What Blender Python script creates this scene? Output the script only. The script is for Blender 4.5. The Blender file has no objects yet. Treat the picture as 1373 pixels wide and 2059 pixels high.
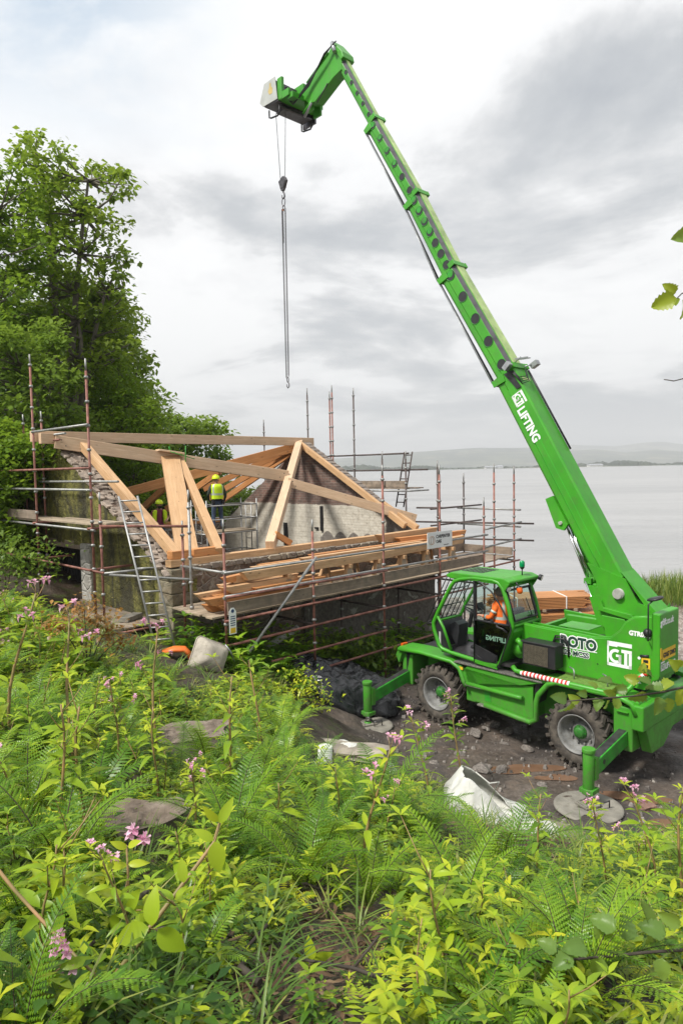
import bpy, bmesh, math, random
import numpy as np
from math import radians, sin, cos, pi, sqrt, atan2
from mathutils import Vector, Matrix, Euler, noise as mnoise

random.seed(7); rng = np.random.default_rng(7)
S = bpy.context.scene
COL = S.collection

# ------------------------------------------------------------------ camera
HAZE_D = 0.00030
CAM_H = 5.2; F_PX = 1373.0
cam_d = bpy.data.cameras.new('camera'); cam = bpy.data.objects.new('camera', cam_d); COL.objects.link(cam)
cam_d.sensor_fit = 'VERTICAL'; cam_d.sensor_height = 36.0; cam_d.sensor_width = 24.0
cam_d.lens = 36.0*F_PX/2059.0
cam_d.clip_start = 0.05; cam_d.clip_end = 30000
CM = Matrix.Rotation(pi/2-radians(3.6), 4, 'X') @ Matrix.Rotation(radians(-1.1), 4, 'Z')
cam.matrix_world = Matrix.Translation((0, 0, CAM_H)) @ CM
S.camera = cam

# ------------------------------------------------------------------ world: overcast sky
SUN_EL, SUN_AZ = 52.0, 235.0          # azimuth clockwise from +Y : sun behind the camera, to the left
w = bpy.data.worlds.new("World"); S.world = w; w.use_nodes = True
nt = w.node_tree; nt.nodes.clear(); N = nt.nodes.new; LK = nt.links.new
out = N('ShaderNodeOutputWorld'); bg = N('ShaderNodeBackground'); LK(bg.outputs[0], out.inputs[0])
sky = N('ShaderNodeTexSky'); sky.sky_type = 'NISHITA'; sky.sun_disc = False
sky.sun_elevation = radians(SUN_EL); sky.sun_rotation = radians(SUN_AZ)
skm = N('ShaderNodeVectorMath'); skm.operation = 'SCALE'; LK(sky.outputs[0], skm.inputs[0]); skm.inputs['Scale'].default_value = 0.05
tc = N('ShaderNodeTexCoord')
sep = N('ShaderNodeSeparateXYZ'); LK(tc.outputs['Generated'], sep.inputs[0])
def M_(op, a, b=None, c=None, clamp=False):
    n = N('ShaderNodeMath'); n.operation = op; n.use_clamp = clamp
    for i, v in enumerate((a, b, c)):
        if v is None: continue
        if isinstance(v, (int, float)): n.inputs[i].default_value = v
        else: LK(v, n.inputs[i])
    return n.outputs[0]
# project the direction on a cloud deck so clouds flatten towards the horizon
zc = M_('ADD', M_('MAXIMUM', sep.outputs['Z'], 0.0), 0.16)
px = M_('DIVIDE', sep.outputs['X'], zc); py = M_('DIVIDE', sep.outputs['Y'], zc)
cmb = N('ShaderNodeCombineXYZ'); LK(px, cmb.inputs[0]); LK(py, cmb.inputs[1]); LK(M_('MULTIPLY', sep.outputs['Z'], 1.2), cmb.inputs[2])
def noi(vec, sc, det, rough, off=(0, 0, 0), dist=0.0):
    mp = N('ShaderNodeMapping'); mp.inputs['Location'].default_value = off; LK(vec, mp.inputs[0])
    n = N('ShaderNodeTexNoise'); n.inputs['Scale'].default_value = sc; n.inputs['Detail'].default_value = det
    n.inputs['Roughness'].default_value = rough; n.inputs['Distortion'].default_value = dist; LK(mp.outputs[0], n.inputs[0])
    return n.outputs['Fac']
n1 = noi(cmb.outputs[0], 0.95, 9, 0.58, (3.1, 2.6, 0.4), 0.3)
n1 = M_('ADD', M_('MULTIPLY', M_('SUBTRACT', n1, 0.5), 2.1), 0.5)
n2 = noi(cmb.outputs[0], 2.3, 7, 0.58, (7.3, 4.2, 2.0), 0.2)
nn = M_('ADD', M_('ADD', M_('MULTIPLY', n1, 0.66), M_('MULTIPLY', n2, 0.38)), -0.005)
# broad light and dark parts of the cloud deck: brighter to the left / straight ahead, darker to the right and high up
bright = M_('ADD', M_('MULTIPLY', sep.outputs['X'], -0.42), 0.03)
lowdk = M_('MULTIPLY', M_('SUBTRACT', 0.10, M_('MINIMUM', M_('ABSOLUTE', M_('SUBTRACT', sep.outputs['Z'], 0.06)), 0.10)), -1.1)
fac = M_('ADD', M_('ADD', nn, M_('MULTIPLY', bright, 0.42)), lowdk)
ramp = N('ShaderNodeValToRGB'); LK(fac, ramp.inputs[0])
cr = ramp.color_ramp; cr.elements[0].position = 0.28; cr.elements[0].color = (0.34, 0.365, 0.40, 1)
cr.elements[1].position = 0.64; cr.elements[1].color = (0.82, 0.825, 0.83, 1)
for p_, c_ in ((0.38, (0.43, 0.45, 0.475)), (0.46, (0.57, 0.58, 0.595)), (0.53, (0.75, 0.755, 0.765))):
    e = cr.elements.new(p_); e.color = c_+(1,)
# thin place in the clouds: Nishita blue shows through at the upper left
thin = M_('MULTIPLY', M_('MULTIPLY', M_('SUBTRACT', sep.outputs['Z'], 0.38, None, True), 6.0, None, True), M_('MULTIPLY', M_('SUBTRACT', M_('MULTIPLY', sep.outputs['X'], -1.0), 0.08), 5.0, None, True))
gap = M_('MULTIPLY', M_('MULTIPLY', M_('SUBTRACT', n2, 0.36), 6.0, None, True), M_('MULTIPLY', thin, 1.0))
mx = N('ShaderNodeMix'); mx.data_type = 'RGBA'
LK(gap, mx.inputs[0]); LK(ramp.outputs[0], mx.inputs[6])
mb_ = N('ShaderNodeVectorMath'); mb_.operation = 'ADD'; LK(skm.outputs[0], mb_.inputs[0]); mb_.inputs[1].default_value = (0.33, 0.40, 0.45)
LK(mb_.outputs[0], mx.inputs[7])
LK(mx.outputs[2], bg.inputs[0]); bg.inputs[1].default_value = 1.0

# ------------------------------------------------------------------ sun (veiled)
sd = bpy.data.lights.new('sun', 'SUN'); so = bpy.data.objects.new('sun', sd); COL.objects.link(so)
sd.energy = 4.0; sd.angle = radians(9); sd.color = (1.0, 0.96, 0.88)
az = radians(SUN_AZ); el = radians(SUN_EL)
dirv = Vector((sin(az)*cos(el), cos(az)*cos(el), sin(el)))
so.rotation_euler = dirv.to_track_quat('Z', 'Y').to_euler()
S.view_settings.view_transform = 'Standard'; S.view_settings.look = 'None'
S.view_settings.exposure = 0.45; S.view_settings.gamma = 1.0
try: S.view_settings.use_curve_mapping = False
except Exception: pass
S.cycles.max_bounces = 6; S.cycles.transparent_max_bounces = 12; S.cycles.volume_bounces = 0
S.cycles.diffuse_bounces = 3; S.cycles.glossy_bounces = 2; S.cycles.transmission_bounces = 3

# ------------------------------------------------------------------ pixel -> world helpers
C3 = CM.to_3x3(); EYE = Vector((0, 0, CAM_H))
def ray(x, y): return C3 @ Vector(((x-686.5)/F_PX, -(y-1029.5)/F_PX, -1.0))
def atY(x, y, Y): d = ray(x, y); return EYE + d*(Y/d.y)
def atZ(x, y, Z=0.0): d = ray(x, y); return EYE + d*((Z-CAM_H)/d.z)

# ------------------------------------------------------------------ mesh builder
class MB:
    def __init__(s): s.v = []; s.f = []; s.m = []; s.sm = []
    def add(s, vs, fs, m=0, smooth=False):
        o = len(s.v); s.v += [tuple(v) for v in vs]
        for f in fs: s.f.append([i+o for i in f]); s.m.append(m); s.sm.append(smooth)
        return s
    def box(s, c, d, m=0, rot=None):
        x, y, z = d[0]/2, d[1]/2, d[2]/2
        vs = [Vector((a*x, b*y, e*z)) for a in (-1, 1) for b in (-1, 1) for e in (-1, 1)]
        if rot is not None: vs = [rot @ q for q in vs]
        vs = [q+Vector(c) for q in vs]
        return s.add(vs, [(0,1,3,2),(4,6,7,5),(0,4,5,1),(2,3,7,6),(0,2,6,4),(1,5,7,3)], m)
    def bb(s, x0, x1, y0, y1, z0, z1, m=0):
        return s.box(((x0+x1)/2, (y0+y1)/2, (z0+z1)/2), (x1-x0, y1-y0, z1-z0), m)
    def beam(s, p0, p1, w, h, up=(0, 0, 1), m=0):
        p0 = Vector(p0); p1 = Vector(p1); d = (p1-p0); L = d.length; d.normalize()
        u = Vector(up); sd_ = d.cross(u)
        if sd_.length < 1e-4: sd_ = d.cross(Vector((1, 0, 0)))
        sd_.normalize(); u = sd_.cross(d)
        R = Matrix((sd_, d, u)).transposed()
        return s.box((p0+p1)/2, (w, L, h), m, R)
    def prism(s, poly, axis, a0, a1, m=0, smooth=False):
        # poly in the two remaining axes; axis 0/1/2 is the extrusion direction
        def mk(p, a):
            if axis == 0: return (a, p[0], p[1])
            if axis == 1: return (p[0], a, p[1])
            return (p[0], p[1], a)
        n = len(poly); vs = [mk(p, a0) for p in poly]+[mk(p, a1) for p in poly]
        fs = [tuple(range(n))[::-1], tuple(range(n, 2*n))]
        s.add(vs, fs, m); o = len(s.v)-2*n
        for i in range(n):
            j = (i+1) % n; s.f.append([o+i, o+j, o+n+j, o+n+i]); s.m.append(m); s.sm.append(smooth)
        return s
    def tube(s, pts, r, n=8, m=0, closed=False, cap=True):
        pts = [Vector(p) for p in pts]; k = len(pts); rings = []
        rr = r if isinstance(r, (list, tuple)) else [r]*k
        up = None
        for i in range(k):
            if closed: t = pts[(i+1) % k]-pts[i-1]
            else: t = pts[min(i+1, k-1)]-pts[max(i-1, 0)]
            t.normalize()
            if up is None:
                up = Vector((0, 0, 1)) if abs(t.z) < .9 else Vector((1, 0, 0))
            a = t.cross(up); a.normalize(); b = a.cross(t); up = b
            rings.append([pts[i]+(a*cos(2*pi*j/n)+b*sin(2*pi*j/n))*rr[i] for j in range(n)])
        vs = [v for q in rings for v in q]; fs = []
        for i in range(k if closed else k-1):
            i2 = (i+1) % k
            for j in range(n):
                j2 = (j+1) % n; fs.append((i*n+j, i*n+j2, i2*n+j2, i2*n+j))
        s.add(vs, fs, m, True)
        if cap and not closed:
            o = len(s.v)-len(vs)
            s.f.append([o+j for j in range(n)][::-1]); s.m.append(m); s.sm.append(False)
            s.f.append([o+(k-1)*n+j for j in range(n)]); s.m.append(m); s.sm.append(False)
        return s
    def cyl(s, p0, p1, r, n=16, m=0): return s.tube([p0, p1], r, n, m)
    def lathe(s, prof, o, axis, n=24, m=0, smooth=True):
        # prof: (radius, height along axis)
        o = Vector(o); ax = Vector(axis).normalized()
        a = ax.cross(Vector((0, 0, 1)) if abs(ax.z) < .9 else Vector((1, 0, 0))).normalized(); b = ax.cross(a)
        vs = []; fs = []
        for (r, h) in prof:
            for j in range(n): vs.append(o+ax*h+(a*cos(2*pi*j/n)+b*sin(2*pi*j/n))*r)
        for i in range(len(prof)-1):
            for j in range(n):
                j2 = (j+1) % n; fs.append((i*n+j, i*n+j2, (i+1)*n+j2, (i+1)*n+j))
        return s.add(vs, fs, m, smooth)
    def build(s, name, mats, parent=None, bevel=0, mw=None, seg=2):
        me = bpy.data.meshes.new(name); me.from_pydata(s.v, [], s.f)
        if not isinstance(mats, (list, tuple)): mats = [mats]
        for q in mats: me.materials.append(q)
        me.polygons.foreach_set('material_index', s.m); me.polygons.foreach_set('use_smooth', s.sm)
        me.update()
        bm = bmesh.new(); bm.from_mesh(me); bmesh.ops.recalc_face_normals(bm, faces=bm.faces); bm.to_mesh(me); bm.free()
        o = bpy.data.objects.new(name, me); COL.objects.link(o)
        if parent is not None: o.parent = parent
        if mw is not None: o.matrix_world = mw
        if bevel:
            b = o.modifiers.new('bevel', 'BEVEL'); b.width = bevel; b.segments = seg; b.limit_method = 'ANGLE'; b.angle_limit = radians(40)
            b.harden_normals = False
        return o

def tag(o, label=None, cat=None, group=None, kind=None):
    if label: o['label'] = label
    if cat: o['category'] = cat
    if group: o['group'] = group
    if kind: o['kind'] = kind
    return o
def empty(name, loc=(0, 0, 0), rz=0.0, **kw):
    o = bpy.data.objects.new(name, None); COL.objects.link(o); o.location = loc; o.rotation_euler = (0, 0, rz)
    o.empty_display_size = .1
    return tag(o, **kw)
def kids(o): return [c for c in bpy.data.objects if c.parent == o]
def copy_tree(o, ch, loc=None, rot=None, scale=None, **kw):
    c = o.copy(); COL.objects.link(c)
    if loc is not None: c.location = loc
    if rot is not None: c.rotation_euler = rot
    if scale is not None: c.scale = scale
    for k in ch:
        d = k.copy(); COL.objects.link(d); d.parent = c
    return tag(c, **kw)

# ------------------------------------------------------------------ materials
class NT:
    def __init__(s, name):
        s.m = bpy.data.materials.new(name); s.m.use_nodes = True; s.t = s.m.node_tree
        s.b = s.t.nodes['Principled BSDF']; s.o = s.t.nodes['Material Output']
    def n(s, t, **kw):
        q = s.t.nodes.new(t)
        for k, v in kw.items(): setattr(q, k, v)
        return q
    def l(s, a, b): s.t.links.new(a, b)
    def val(s, sock, v):
        if isinstance(v, (int, float, tuple)): sock.default_value = v
        else: s.l(v, sock)
    def coord(s, kind='Object', scale=(1, 1, 1)):
        c = s.n('ShaderNodeTexCoord'); m = s.n('ShaderNodeMapping'); m.inputs['Scale'].default_value = scale
        s.l(c.outputs[kind], m.inputs[0]); return m.outputs[0]
    def pos(s, scale=(1, 1, 1)):
        c = s.n('ShaderNodeNewGeometry'); m = s.n('ShaderNodeMapping'); m.inputs['Scale'].default_value = scale
        s.l(c.outputs['Position'], m.inputs[0]); return m.outputs[0]
    def noise(s, vec, sc=5, det=4, rough=.55, dist=0):
        q = s.n('ShaderNodeTexNoise'); s.l(vec, q.inputs[0]); q.inputs['Scale'].default_value = sc; q.inputs['Detail'].default_value = det
        q.inputs['Roughness'].default_value = rough; q.inputs['Distortion'].default_value = dist; return q.outputs['Fac']
    def vor(s, vec, sc=5, feat='F1', out='Distance', rand=1.0):
        q = s.n('ShaderNodeTexVoronoi', feature=feat); s.l(vec, q.inputs['Vector']); q.inputs['Scale'].default_value = sc
        q.inputs['Randomness'].default_value = rand; return q.outputs[out]
    def ramp(s, fac, stops):
        q = s.n('ShaderNodeValToRGB'); s.l(fac, q.inputs[0]); r = q.color_ramp
        r.elements[0].position = stops[0][0]; r.elements[0].color = tuple(stops[0][1])+(1,)
        r.elements[1].position = stops[-1][0]; r.elements[1].color = tuple(stops[-1][1])+(1,)
        for p_, c_ in stops[1:-1]: e_ = r.elements.new(p_); e_.color = tuple(c_)+(1,)
        return q.outputs[0]
    def math(s, op, a, b=0.0, clamp=False):
        q = s.n('ShaderNodeMath', operation=op); q.use_clamp = clamp; s.val(q.inputs[0], a); s.val(q.inputs[1], b); return q.outputs[0]
    def mix(s, f, a, b, mode='MIX'):
        q = s.n('ShaderNodeMix', data_type='RGBA', blend_type=mode)
        for i, v in ((0, f), (6, a), (7, b)):
            if isinstance(v, tuple): v = tuple(v)+((1,) if len(v) == 3 else ())
            s.val(q.inputs[i], v)
        return q.outputs[2]
    def bump(s, h, st=.3, d=.02):
        q = s.n('ShaderNodeBump'); q.inputs['Strength'].default_value = st; q.inputs['Distance'].default_value = d
        s.l(h, q.inputs['Height']); s.l(q.outputs[0], s.b.inputs['Normal'])
    def col(s, c): s.val(s.b.inputs['Base Color'], c if not isinstance(c, tuple) else tuple(c)+((1,) if len(c) == 3 else ()))
    def rough(s, r): s.val(s.b.inputs['Roughness'], r)
    def metal(s, r): s.b.inputs['Metallic'].default_value = r

def simple(name, c, rough=.5, metal=0, var=.12, sc=6, bump=0.0, c2=None, grime=0.0):
    t = NT(name); v = t.coord()
    n = t.noise(v, sc, 5, .6)
    a = tuple(x*(1-var) for x in c); b = tuple(min(1, x*(1+var)) for x in (c2 or c))
    col = t.ramp(n, [(.3, a), (.7, b)])
    if grime:
        g = t.noise(v, sc*2.7, 8, .7, .4); gm = t.ramp(g, [(.5, (0, 0, 0)), (.72, (grime,)*3)])
        col = t.mix(gm, col, (.10, .085, .06))
    t.col(col); t.rough(t.math('ADD', rough-.08, t.math('MULTIPLY', n, .18))); t.metal(metal)
    if bump: t.bump(t.noise(v, sc*8, 6, .65), bump, .01)
    return t.m

def crane_paint():
    t = NT('crane_green_paint'); v = t.coord(); n = t.noise(v, 1.7, 5, .6); col = t.ramp(n, [(.3, (.034, .26, .010)), (.7, (.056, .335, .014))])
    sp = t.n('ShaderNodeSeparateXYZ'); t.l(v, sp.inputs[0])
    low = t.math('MULTIPLY', t.math('SUBTRACT', 1.55, sp.outputs[2]), .55, True)
    g = t.noise(v, 6, 9, .75, .5); m1 = t.ramp(g, [(.50, (0, 0, 0)), (.66, (.30,)*3)]); sm = t.noise(t.coord('Object', (9, 9, 1.2)), 1.0, 6, .7, .3)
    col = t.mix(m1, col, (.10, .10, .05)); col = t.mix(t.math('MULTIPLY', t.ramp(sm, [(.50, (0, 0, 0)), (.72, (.35,)*3)]), 1.0), col, (.07, .16, .045))
    mud = t.math('MULTIPLY', t.ramp(t.noise(v, 11, 9, .8), [(.40, (0, 0, 0)), (.62, (1, 1, 1))]), low); col = t.mix(t.math('MULTIPLY', mud, .9), col, (.12, .095, .07))
    t.col(col); t.rough(t.math('ADD', .32, t.math('ADD', t.math('MULTIPLY', g, .18), t.math('MULTIPLY', mud, .4)))); t.bump(g, .06, .004); return t.m
GREEN = crane_paint()
GREEN_L = simple('skylit_boom_top_paint', (.30, .44, .14), .42, 0, .22, 3, c2=(.40, .52, .20), grime=.5)  # lighter green: sky light on the boom top is painted in
GREEND = simple('scuffed_green_paint', (.02, .26, .015), .45, 0, .4, 7, grime=.8)
BLACK = simple('black_plastic', (.018, .018, .02), .45, 0, .3, 8)
RUBBER = simple('muddy_tyre_rubber', (.040, .036, .032), .85, 0, .45, 9, .4, c2=(.085, .072, .058))
RIM = simple('dusty_grey_rim_paint', (.185, .185, .18), .55, 0, .3, 7, grime=.75)
STEEL = simple('galvanised_steel', (.36, .37, .38), .42, .65, .22, 9)
CHROME = simple('polished_ram_steel', (.72, .72, .72), .16, 1, .08, 4)
DSTEEL = simple('dark_greased_steel', (.10, .095, .10), .38, .7, .35, 14)
GREYP = simple('grey_slide_strip', (.085, .08, .09), .4, .4, .3, 5, grime=.4)
WHITEP = simple('white_lettering', (.80, .81, .80), .5, 0, .04, 8)
DARKL = simple('dark_lettering', (.015, .05, .035), .5, 0, .1, 8)
PANEL = simple('pale_grey_cover_panel', (.44, .45, .42), .35, .1, .10, 5)
YEL = simple('warning_yellow', (.75, .48, .03), .5, 0, .1, 9)
ORANGE = simple('orange_plastic', (.78, .17, .03), .38, 0, .12, 9)
RED = simple('red_paint', (.62, .03, .02), .5, 0, .1, 9)
CHECK = simple('worn_checker_plate', (.30, .28, .26), .42, .6, .4, 18, .5)
GRATE = simple('mossy_green_mesh_floor', (.12, .22, .035), .75, 0, .4, 30, .6)
CONC = simple('weathered_concrete', (.22, .205, .175), .9, 0, .3, 4, .35, grime=.5)
SKIN = simple('skin', (.46, .25, .17), .55, 0, .08, 20)
JEANS = simple('denim_blue', (.05, .075, .13), .85, 0, .35, 14)
DKCLOTH = simple('dark_green_sleeve_cloth', (.035, .045, .035), .9, 0, .3, 14)
BLKCLOTH = simple('black_work_cloth', (.018, .018, .022), .9, 0, .3, 14)
MAROON = simple('maroon_tshirt', (.20, .03, .07), .85, 0, .15, 14)
VISYEL = simple('hi_vis_yellow_cloth', (.62, .85, .02), .8, 0, .1, 14)
VISOR = simple('hi_vis_orange_cloth', (.85, .16, .02), .8, 0, .1, 14)
REFL = simple('reflective_tape', (.50, .56, .50), .4, .1, .08, 14)
HELM = simple('yellow_green_helmet_plastic', (.68, .85, .02), .3, 0, .05, 14)
HAIR = simple('grey_hair', (.16, .15, .13), .8, 0, .3, 40)

def glass(name, tint=(.85, .95, .92), a=.12):
    t = NT(name); t.t.nodes.remove(t.b)
    tr = t.n('ShaderNodeBsdfTransparent'); tr.inputs[0].default_value = tint+(1,)
    gl = t.n('ShaderNodeBsdfGlossy'); gl.inputs['Roughness'].default_value = .04; gl.inputs[0].default_value = (.9, .9, .9, 1)
    lw_ = t.n('ShaderNodeLayerWeight'); lw_.inputs[0].default_value = .5; fr_ = t.math('MULTIPLY', t.math('POWER', lw_.outputs['Facing'], 4.0), .6)
    mxs = t.n('ShaderNodeMixShader'); t.l(t.math('ADD', fr_, a, True), mxs.inputs[0]); t.l(tr.outputs[0], mxs.inputs[1]); t.l(gl.outputs[0], mxs.inputs[2])
    t.l(mxs.outputs[0], t.o.inputs[0]); return t.m
GLASS = glass('cab_glass', a=.07); GLASSD = glass('tinted_door_glass', (.16, .26, .20), .05)
def lens(name, c, em=0.0):
    t = NT(name); t.col(c); t.rough(.15); t.b.inputs['Transmission Weight'].default_value = .25
    return t.m
LENS_G = lens('green_beacon_lens', (.0, .30, .10)); LENS_O = lens('orange_beacon_lens', (.85, .14, .01)); LENS_W = lens('lamp_lens', (.8, .8, .82))

def wood(name, c1, c2, rough=.6, knots=True, dirt=0.0):
    # grain follows the longest side: object meshes carry a 'grain' uv
    t = NT(name); uv = t.n('ShaderNodeTexCoord').outputs['UV']
    mp = t.n('ShaderNodeMapping'); t.l(uv, mp.inputs[0]); mp.inputs['Scale'].default_value = (1.2, 26, 1)
    n = t.noise(mp.outputs[0], 1.0, 6, .6, 1.2)
    mp2 = t.n('ShaderNodeMapping'); t.l(uv, mp2.inputs[0]); mp2.inputs['Scale'].default_value = (.9, 2.2, 1)
    n2 = t.noise(mp2.outputs[0], 1.5, 5, .6, .3)
    col = t.ramp(n, [(.28, tuple(x*.80 for x in c1)), (.45, c1), (.68, c2)])
    col = t.mix(t.ramp(n2, [(.35, (0, 0, 0)), (.75, (.6,)*3)]), col, tuple(x*.55 for x in c1))
    if knots:
        mp3 = t.n('ShaderNodeMapping'); t.l(uv, mp3.inputs[0]); mp3.inputs['Scale'].default_value = (2.6, 7.5, 1)
        k = t.vor(mp3.outputs[0], 1.0)
        col = t.mix(t.ramp(k, [(.06, (.85,)*3), (.13, (0, 0, 0))]), col, tuple(x*.28 for x in c1))
    if dirt:
        g = t.noise(t.pos(), 5, 7, .7, .5); col = t.mix(t.ramp(g, [(.42, (0, 0, 0)), (.65, (dirt,)*3)]), col, (.10, .09, .07))
    oi = t.n('ShaderNodeObjectInfo'); col = t.mix(t.math('MULTIPLY', oi.outputs['Random'], .60), col, tuple(x*.72 for x in c1))
    t.col(col); t.rough(rough); t.bump(n, .25, .004); return t.m
LARCH = wood('fresh_sawn_larch', (.60, .36, .18), (.78, .53, .31), dirt=.08)
OAKP = wood('pale_weathered_beam', (.68, .47, .30), (.84, .64, .44), dirt=.08)
LARCHO = wood('orange_wet_larch', (.56, .24, .08), (.72, .37, .15))
BOARD = wood('grey_scaffold_board', (.30, .23, .17), (.44, .36, .29), .85, dirt=.75)
BOARDL = wood('light_scaffold_board', (.42, .33, .23), (.54, .44, .33), .85, dirt=.5)

def woodify(o):
    """uv: u along the longest local direction of each face, v across (metres)."""
    me = o.data; uvl = me.uv_layers.new(name='grain') if not me.uv_layers else me.uv_layers[0]
    off = random.random()*40
    for p in me.polygons:
        vs = [me.vertices[i].co for i in p.vertices]; best = None; bl_ = -1
        for i in range(len(vs)):
            d = vs[(i+1) % len(vs)]-vs[i]
            if d.length > bl_: bl_ = d.length; best = d.normalized()
        n = p.normal; t_ = n.cross(best)
        for li in p.loop_indices:
            co = me.vertices[me.loops[li].vertex_index].co
            uvl.data[li].uv = (co.dot(best)+off, co.dot(t_)+off+p.index*.37)
    return o

def text(body, size, mat, parent, origin, xdir, ydir, name='lettering', bold=.0, align='LEFT', ext=.002, sx=1.0, mirror=False):
    cu = bpy.data.curves.new(name, 'FONT'); cu.body = body; cu.size = size; cu.extrude = ext; cu.offset = bold; cu.align_x = align
    cu.resolution_u = 3
    t = bpy.data.objects.new('tmp', cu); COL.objects.link(t)
    dg = bpy.context.evaluated_depsgraph_get(); dg.update()
    me = bpy.data.meshes.new_from_object(t.evaluated_get(dg)); bpy.data.objects.remove(t)
    me.name = name; me.materials.clear(); me.materials.append(mat)
    o = bpy.data.objects.new(name, me); COL.objects.link(o); o.parent = parent
    X = Vector(xdir).normalized(); Y = Vector(ydir); Y = (Y-X*Y.dot(X)).normalized(); Z = X.cross(Y)
    if mirror: pass
    R = Matrix((X*sx, Y, Z)).transposed().to_4x4()
    o.matrix_local = Matrix.Translation(origin) @ R
    return o
# ------------------------------------------------------------------ terrain
BU = Vector((cos(pi/4), sin(pi/4), 0)); BV = Vector((-BU.y, BU.x, 0)); BO = Vector((-3.53, 14.01, 0))
def W(a, b, z): return BO+BU*a+BV*b+Vector((0, 0, z))
MB_M = Matrix.Translation(BO) @ Matrix.Rotation(pi/4, 4, 'Z')
CP = [(0,0,3.5),(0,2,3.4),(-1.4,4.5,2.72),(-1.9,8.2,1.98),(-2.4,12.3,1.65),(-.63,14.37,.72),(2.2,9.1,.12),(3.2,8.8,.08),(4.5,8.5,.12),(8,8.6,.2),
 (.2,12.7,.18),(1,11,.22),(2,6,1.75),(2,4,2.55),(4,4,2.45),(6,5,2.1),(2,7.4,.95),(4.5,7,.95),(0,6,2.2),(0,8,1.55),(0,10,1.05),(-.3,12,.75),
 (-3,10,2.1),(-5,8,2.9),(-5,12,2.45),(-6,15,2.05),(-4.4,14,1.9),(-8,12,3),(-10,18,3.2),(-12,8,4.2),(-6,4,3.8),(-3,4,3.25),(-3,0,3.9),(3,0,3.3),(8,0,3.2),(8,4,2.6),(8,6.8,1.2),
 (0,16.1,.35),(2.8,19,.05),(-3,20,1.3),(-7,20,2.4),(-1,24,.6),(-8,26,3),(-14,26,5),(-18,18,6),(-4,30,.5),(-10,34,2),(3,28,-.3),
 (5,14,0),(8,12,0),(12,10,.15),(4,18,0),(8,20,0),(12,16,0),(1.5,14.5,0),(1.5,12,.04),(3.6,10.1,0),(6,10,0),(6,26,-.2),(12,26,-.15),(9,32,-.72),(3,33,-.9),(16,30,-.4),(20,20,.3),(20,8,1.0),(2.6,11.2,0),(1.0,13.4,0),(.42,13.5,0)]
CP = np.array(CP, float)
def _U(r2): return np.where(r2 > 1e-9, .5*r2*np.log(np.maximum(r2, 1e-9)), 0.0)
_n = len(CP); _d2 = ((CP[:, None, :2]-CP[None, :, :2])**2).sum(-1)
_A = np.zeros((_n+3, _n+3)); _A[:_n, :_n] = _U(_d2)+np.eye(_n)*.25
_A[:_n, _n] = 1; _A[:_n, _n+1:] = CP[:, :2]; _A[_n, :_n] = 1; _A[_n+1:, :_n] = CP[:, :2].T
_w = np.linalg.solve(_A, np.concatenate([CP[:, 2], np.zeros(3)]))
def hgt(x, y):
    x = np.asarray(x, float); y = np.asarray(y, float); sh = x.shape
    X = x.ravel(); Y = y.ravel()
    xc = np.clip(X, -20, 22); yc = np.clip(Y, -3, 35)
    r2 = (xc[:, None]-CP[None, :, 0])**2+(yc[:, None]-CP[None, :, 1])**2
    h = _U(r2) @ _w[:_n]+_w[_n]+_w[_n+1]*xc+_w[_n+2]*yc
    beach = 0.5*(1-np.tanh((h-.12)/.12))
    rough = (.05*np.sin(X*2.1+1.3*np.sin(Y*1.7))*np.sin(Y*2.6+X*.7)+.03*np.sin(X*6.3+Y*2.2)*np.sin(Y*5.1-X*1.7))
    h = np.where(h < .12, .12-(.12-h)*.55, h) if False else h
    h = h+rough*(1-beach)+rough*.3*beach
    far = np.clip((np.hypot(X, Y-15)-32)/40, 0, 1)
    left = np.clip((-X-12)/10, 0, 1)
    h = h*(1-far)+far*(-3+left*9)
    return h.reshape(sh)
def hz(x, y): return float(hgt(np.array([x]), np.array([y]))[0])

# ground sheet: fine near the camera, coarse away
def axis(lo, hi, fine0, fine1, df, dc):
    a = list(np.arange(fine0, fine1, df)); x = fine0; st = df
    while x > lo: st = min(st*1.25, dc); x -= st; a.insert(0, x)
    x = fine1; st = df
    while x < hi: a.append(x); st = min(st*1.25, dc); x += st
    return np.array(a)
gx = axis(-150, 150, -7, 10, .07, 8); gy = axis(-25, 120, .5, 22, .07, 6)
XX, YY = np.meshgrid(gx, gy); ZZ = hgt(XX, YY)
# small stony relief
def vnoise(X, Y, s, seed):
    r = np.random.default_rng(seed).random((64, 64)); x = X*s; y = Y*s
    xi = np.floor(x).astype(int); yi = np.floor(y).astype(int); fx = x-xi; fy = y-yi; fx = fx*fx*(3-2*fx); fy = fy*fy*(3-2*fy)
    g = lambda i, j: r[i % 64, j % 64]
    return (g(xi, yi)*(1-fx)*(1-fy)+g(xi+1, yi)*fx*(1-fy)+g(xi, yi+1)*(1-fx)*fy+g(xi+1, yi+1)*fx*fy)
PUDS = [(1050,1543,.52,.17,1),(1118,1560,.26,.12,2),(1240,1592,.3,.12,3),(1300,1602,.35,.11,4),(1330,1655,.28,.12,5)]
FLAT = np.ones_like(XX)
for xp, yp, rx, ry, _ in PUDS:
    c_ = atZ(xp, yp, 0.0); d_ = np.hypot((XX-c_.x)/(rx*1.7), (YY-c_.y)/(ry*2.4)); FLAT = np.minimum(FLAT, np.clip((d_-.8)/.7, 0, 1))
ZZ = ZZ-.018*(1-FLAT)
ZZ = ZZ+FLAT*(vnoise(XX, YY, 1.7, 1)-.5)*.10+(vnoise(XX, YY, 5.5, 2)-.5)*.045*(.15+.85*FLAT)+(vnoise(XX, YY, 13, 3)-.5)*.02*(.3+.7*FLAT)
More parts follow.
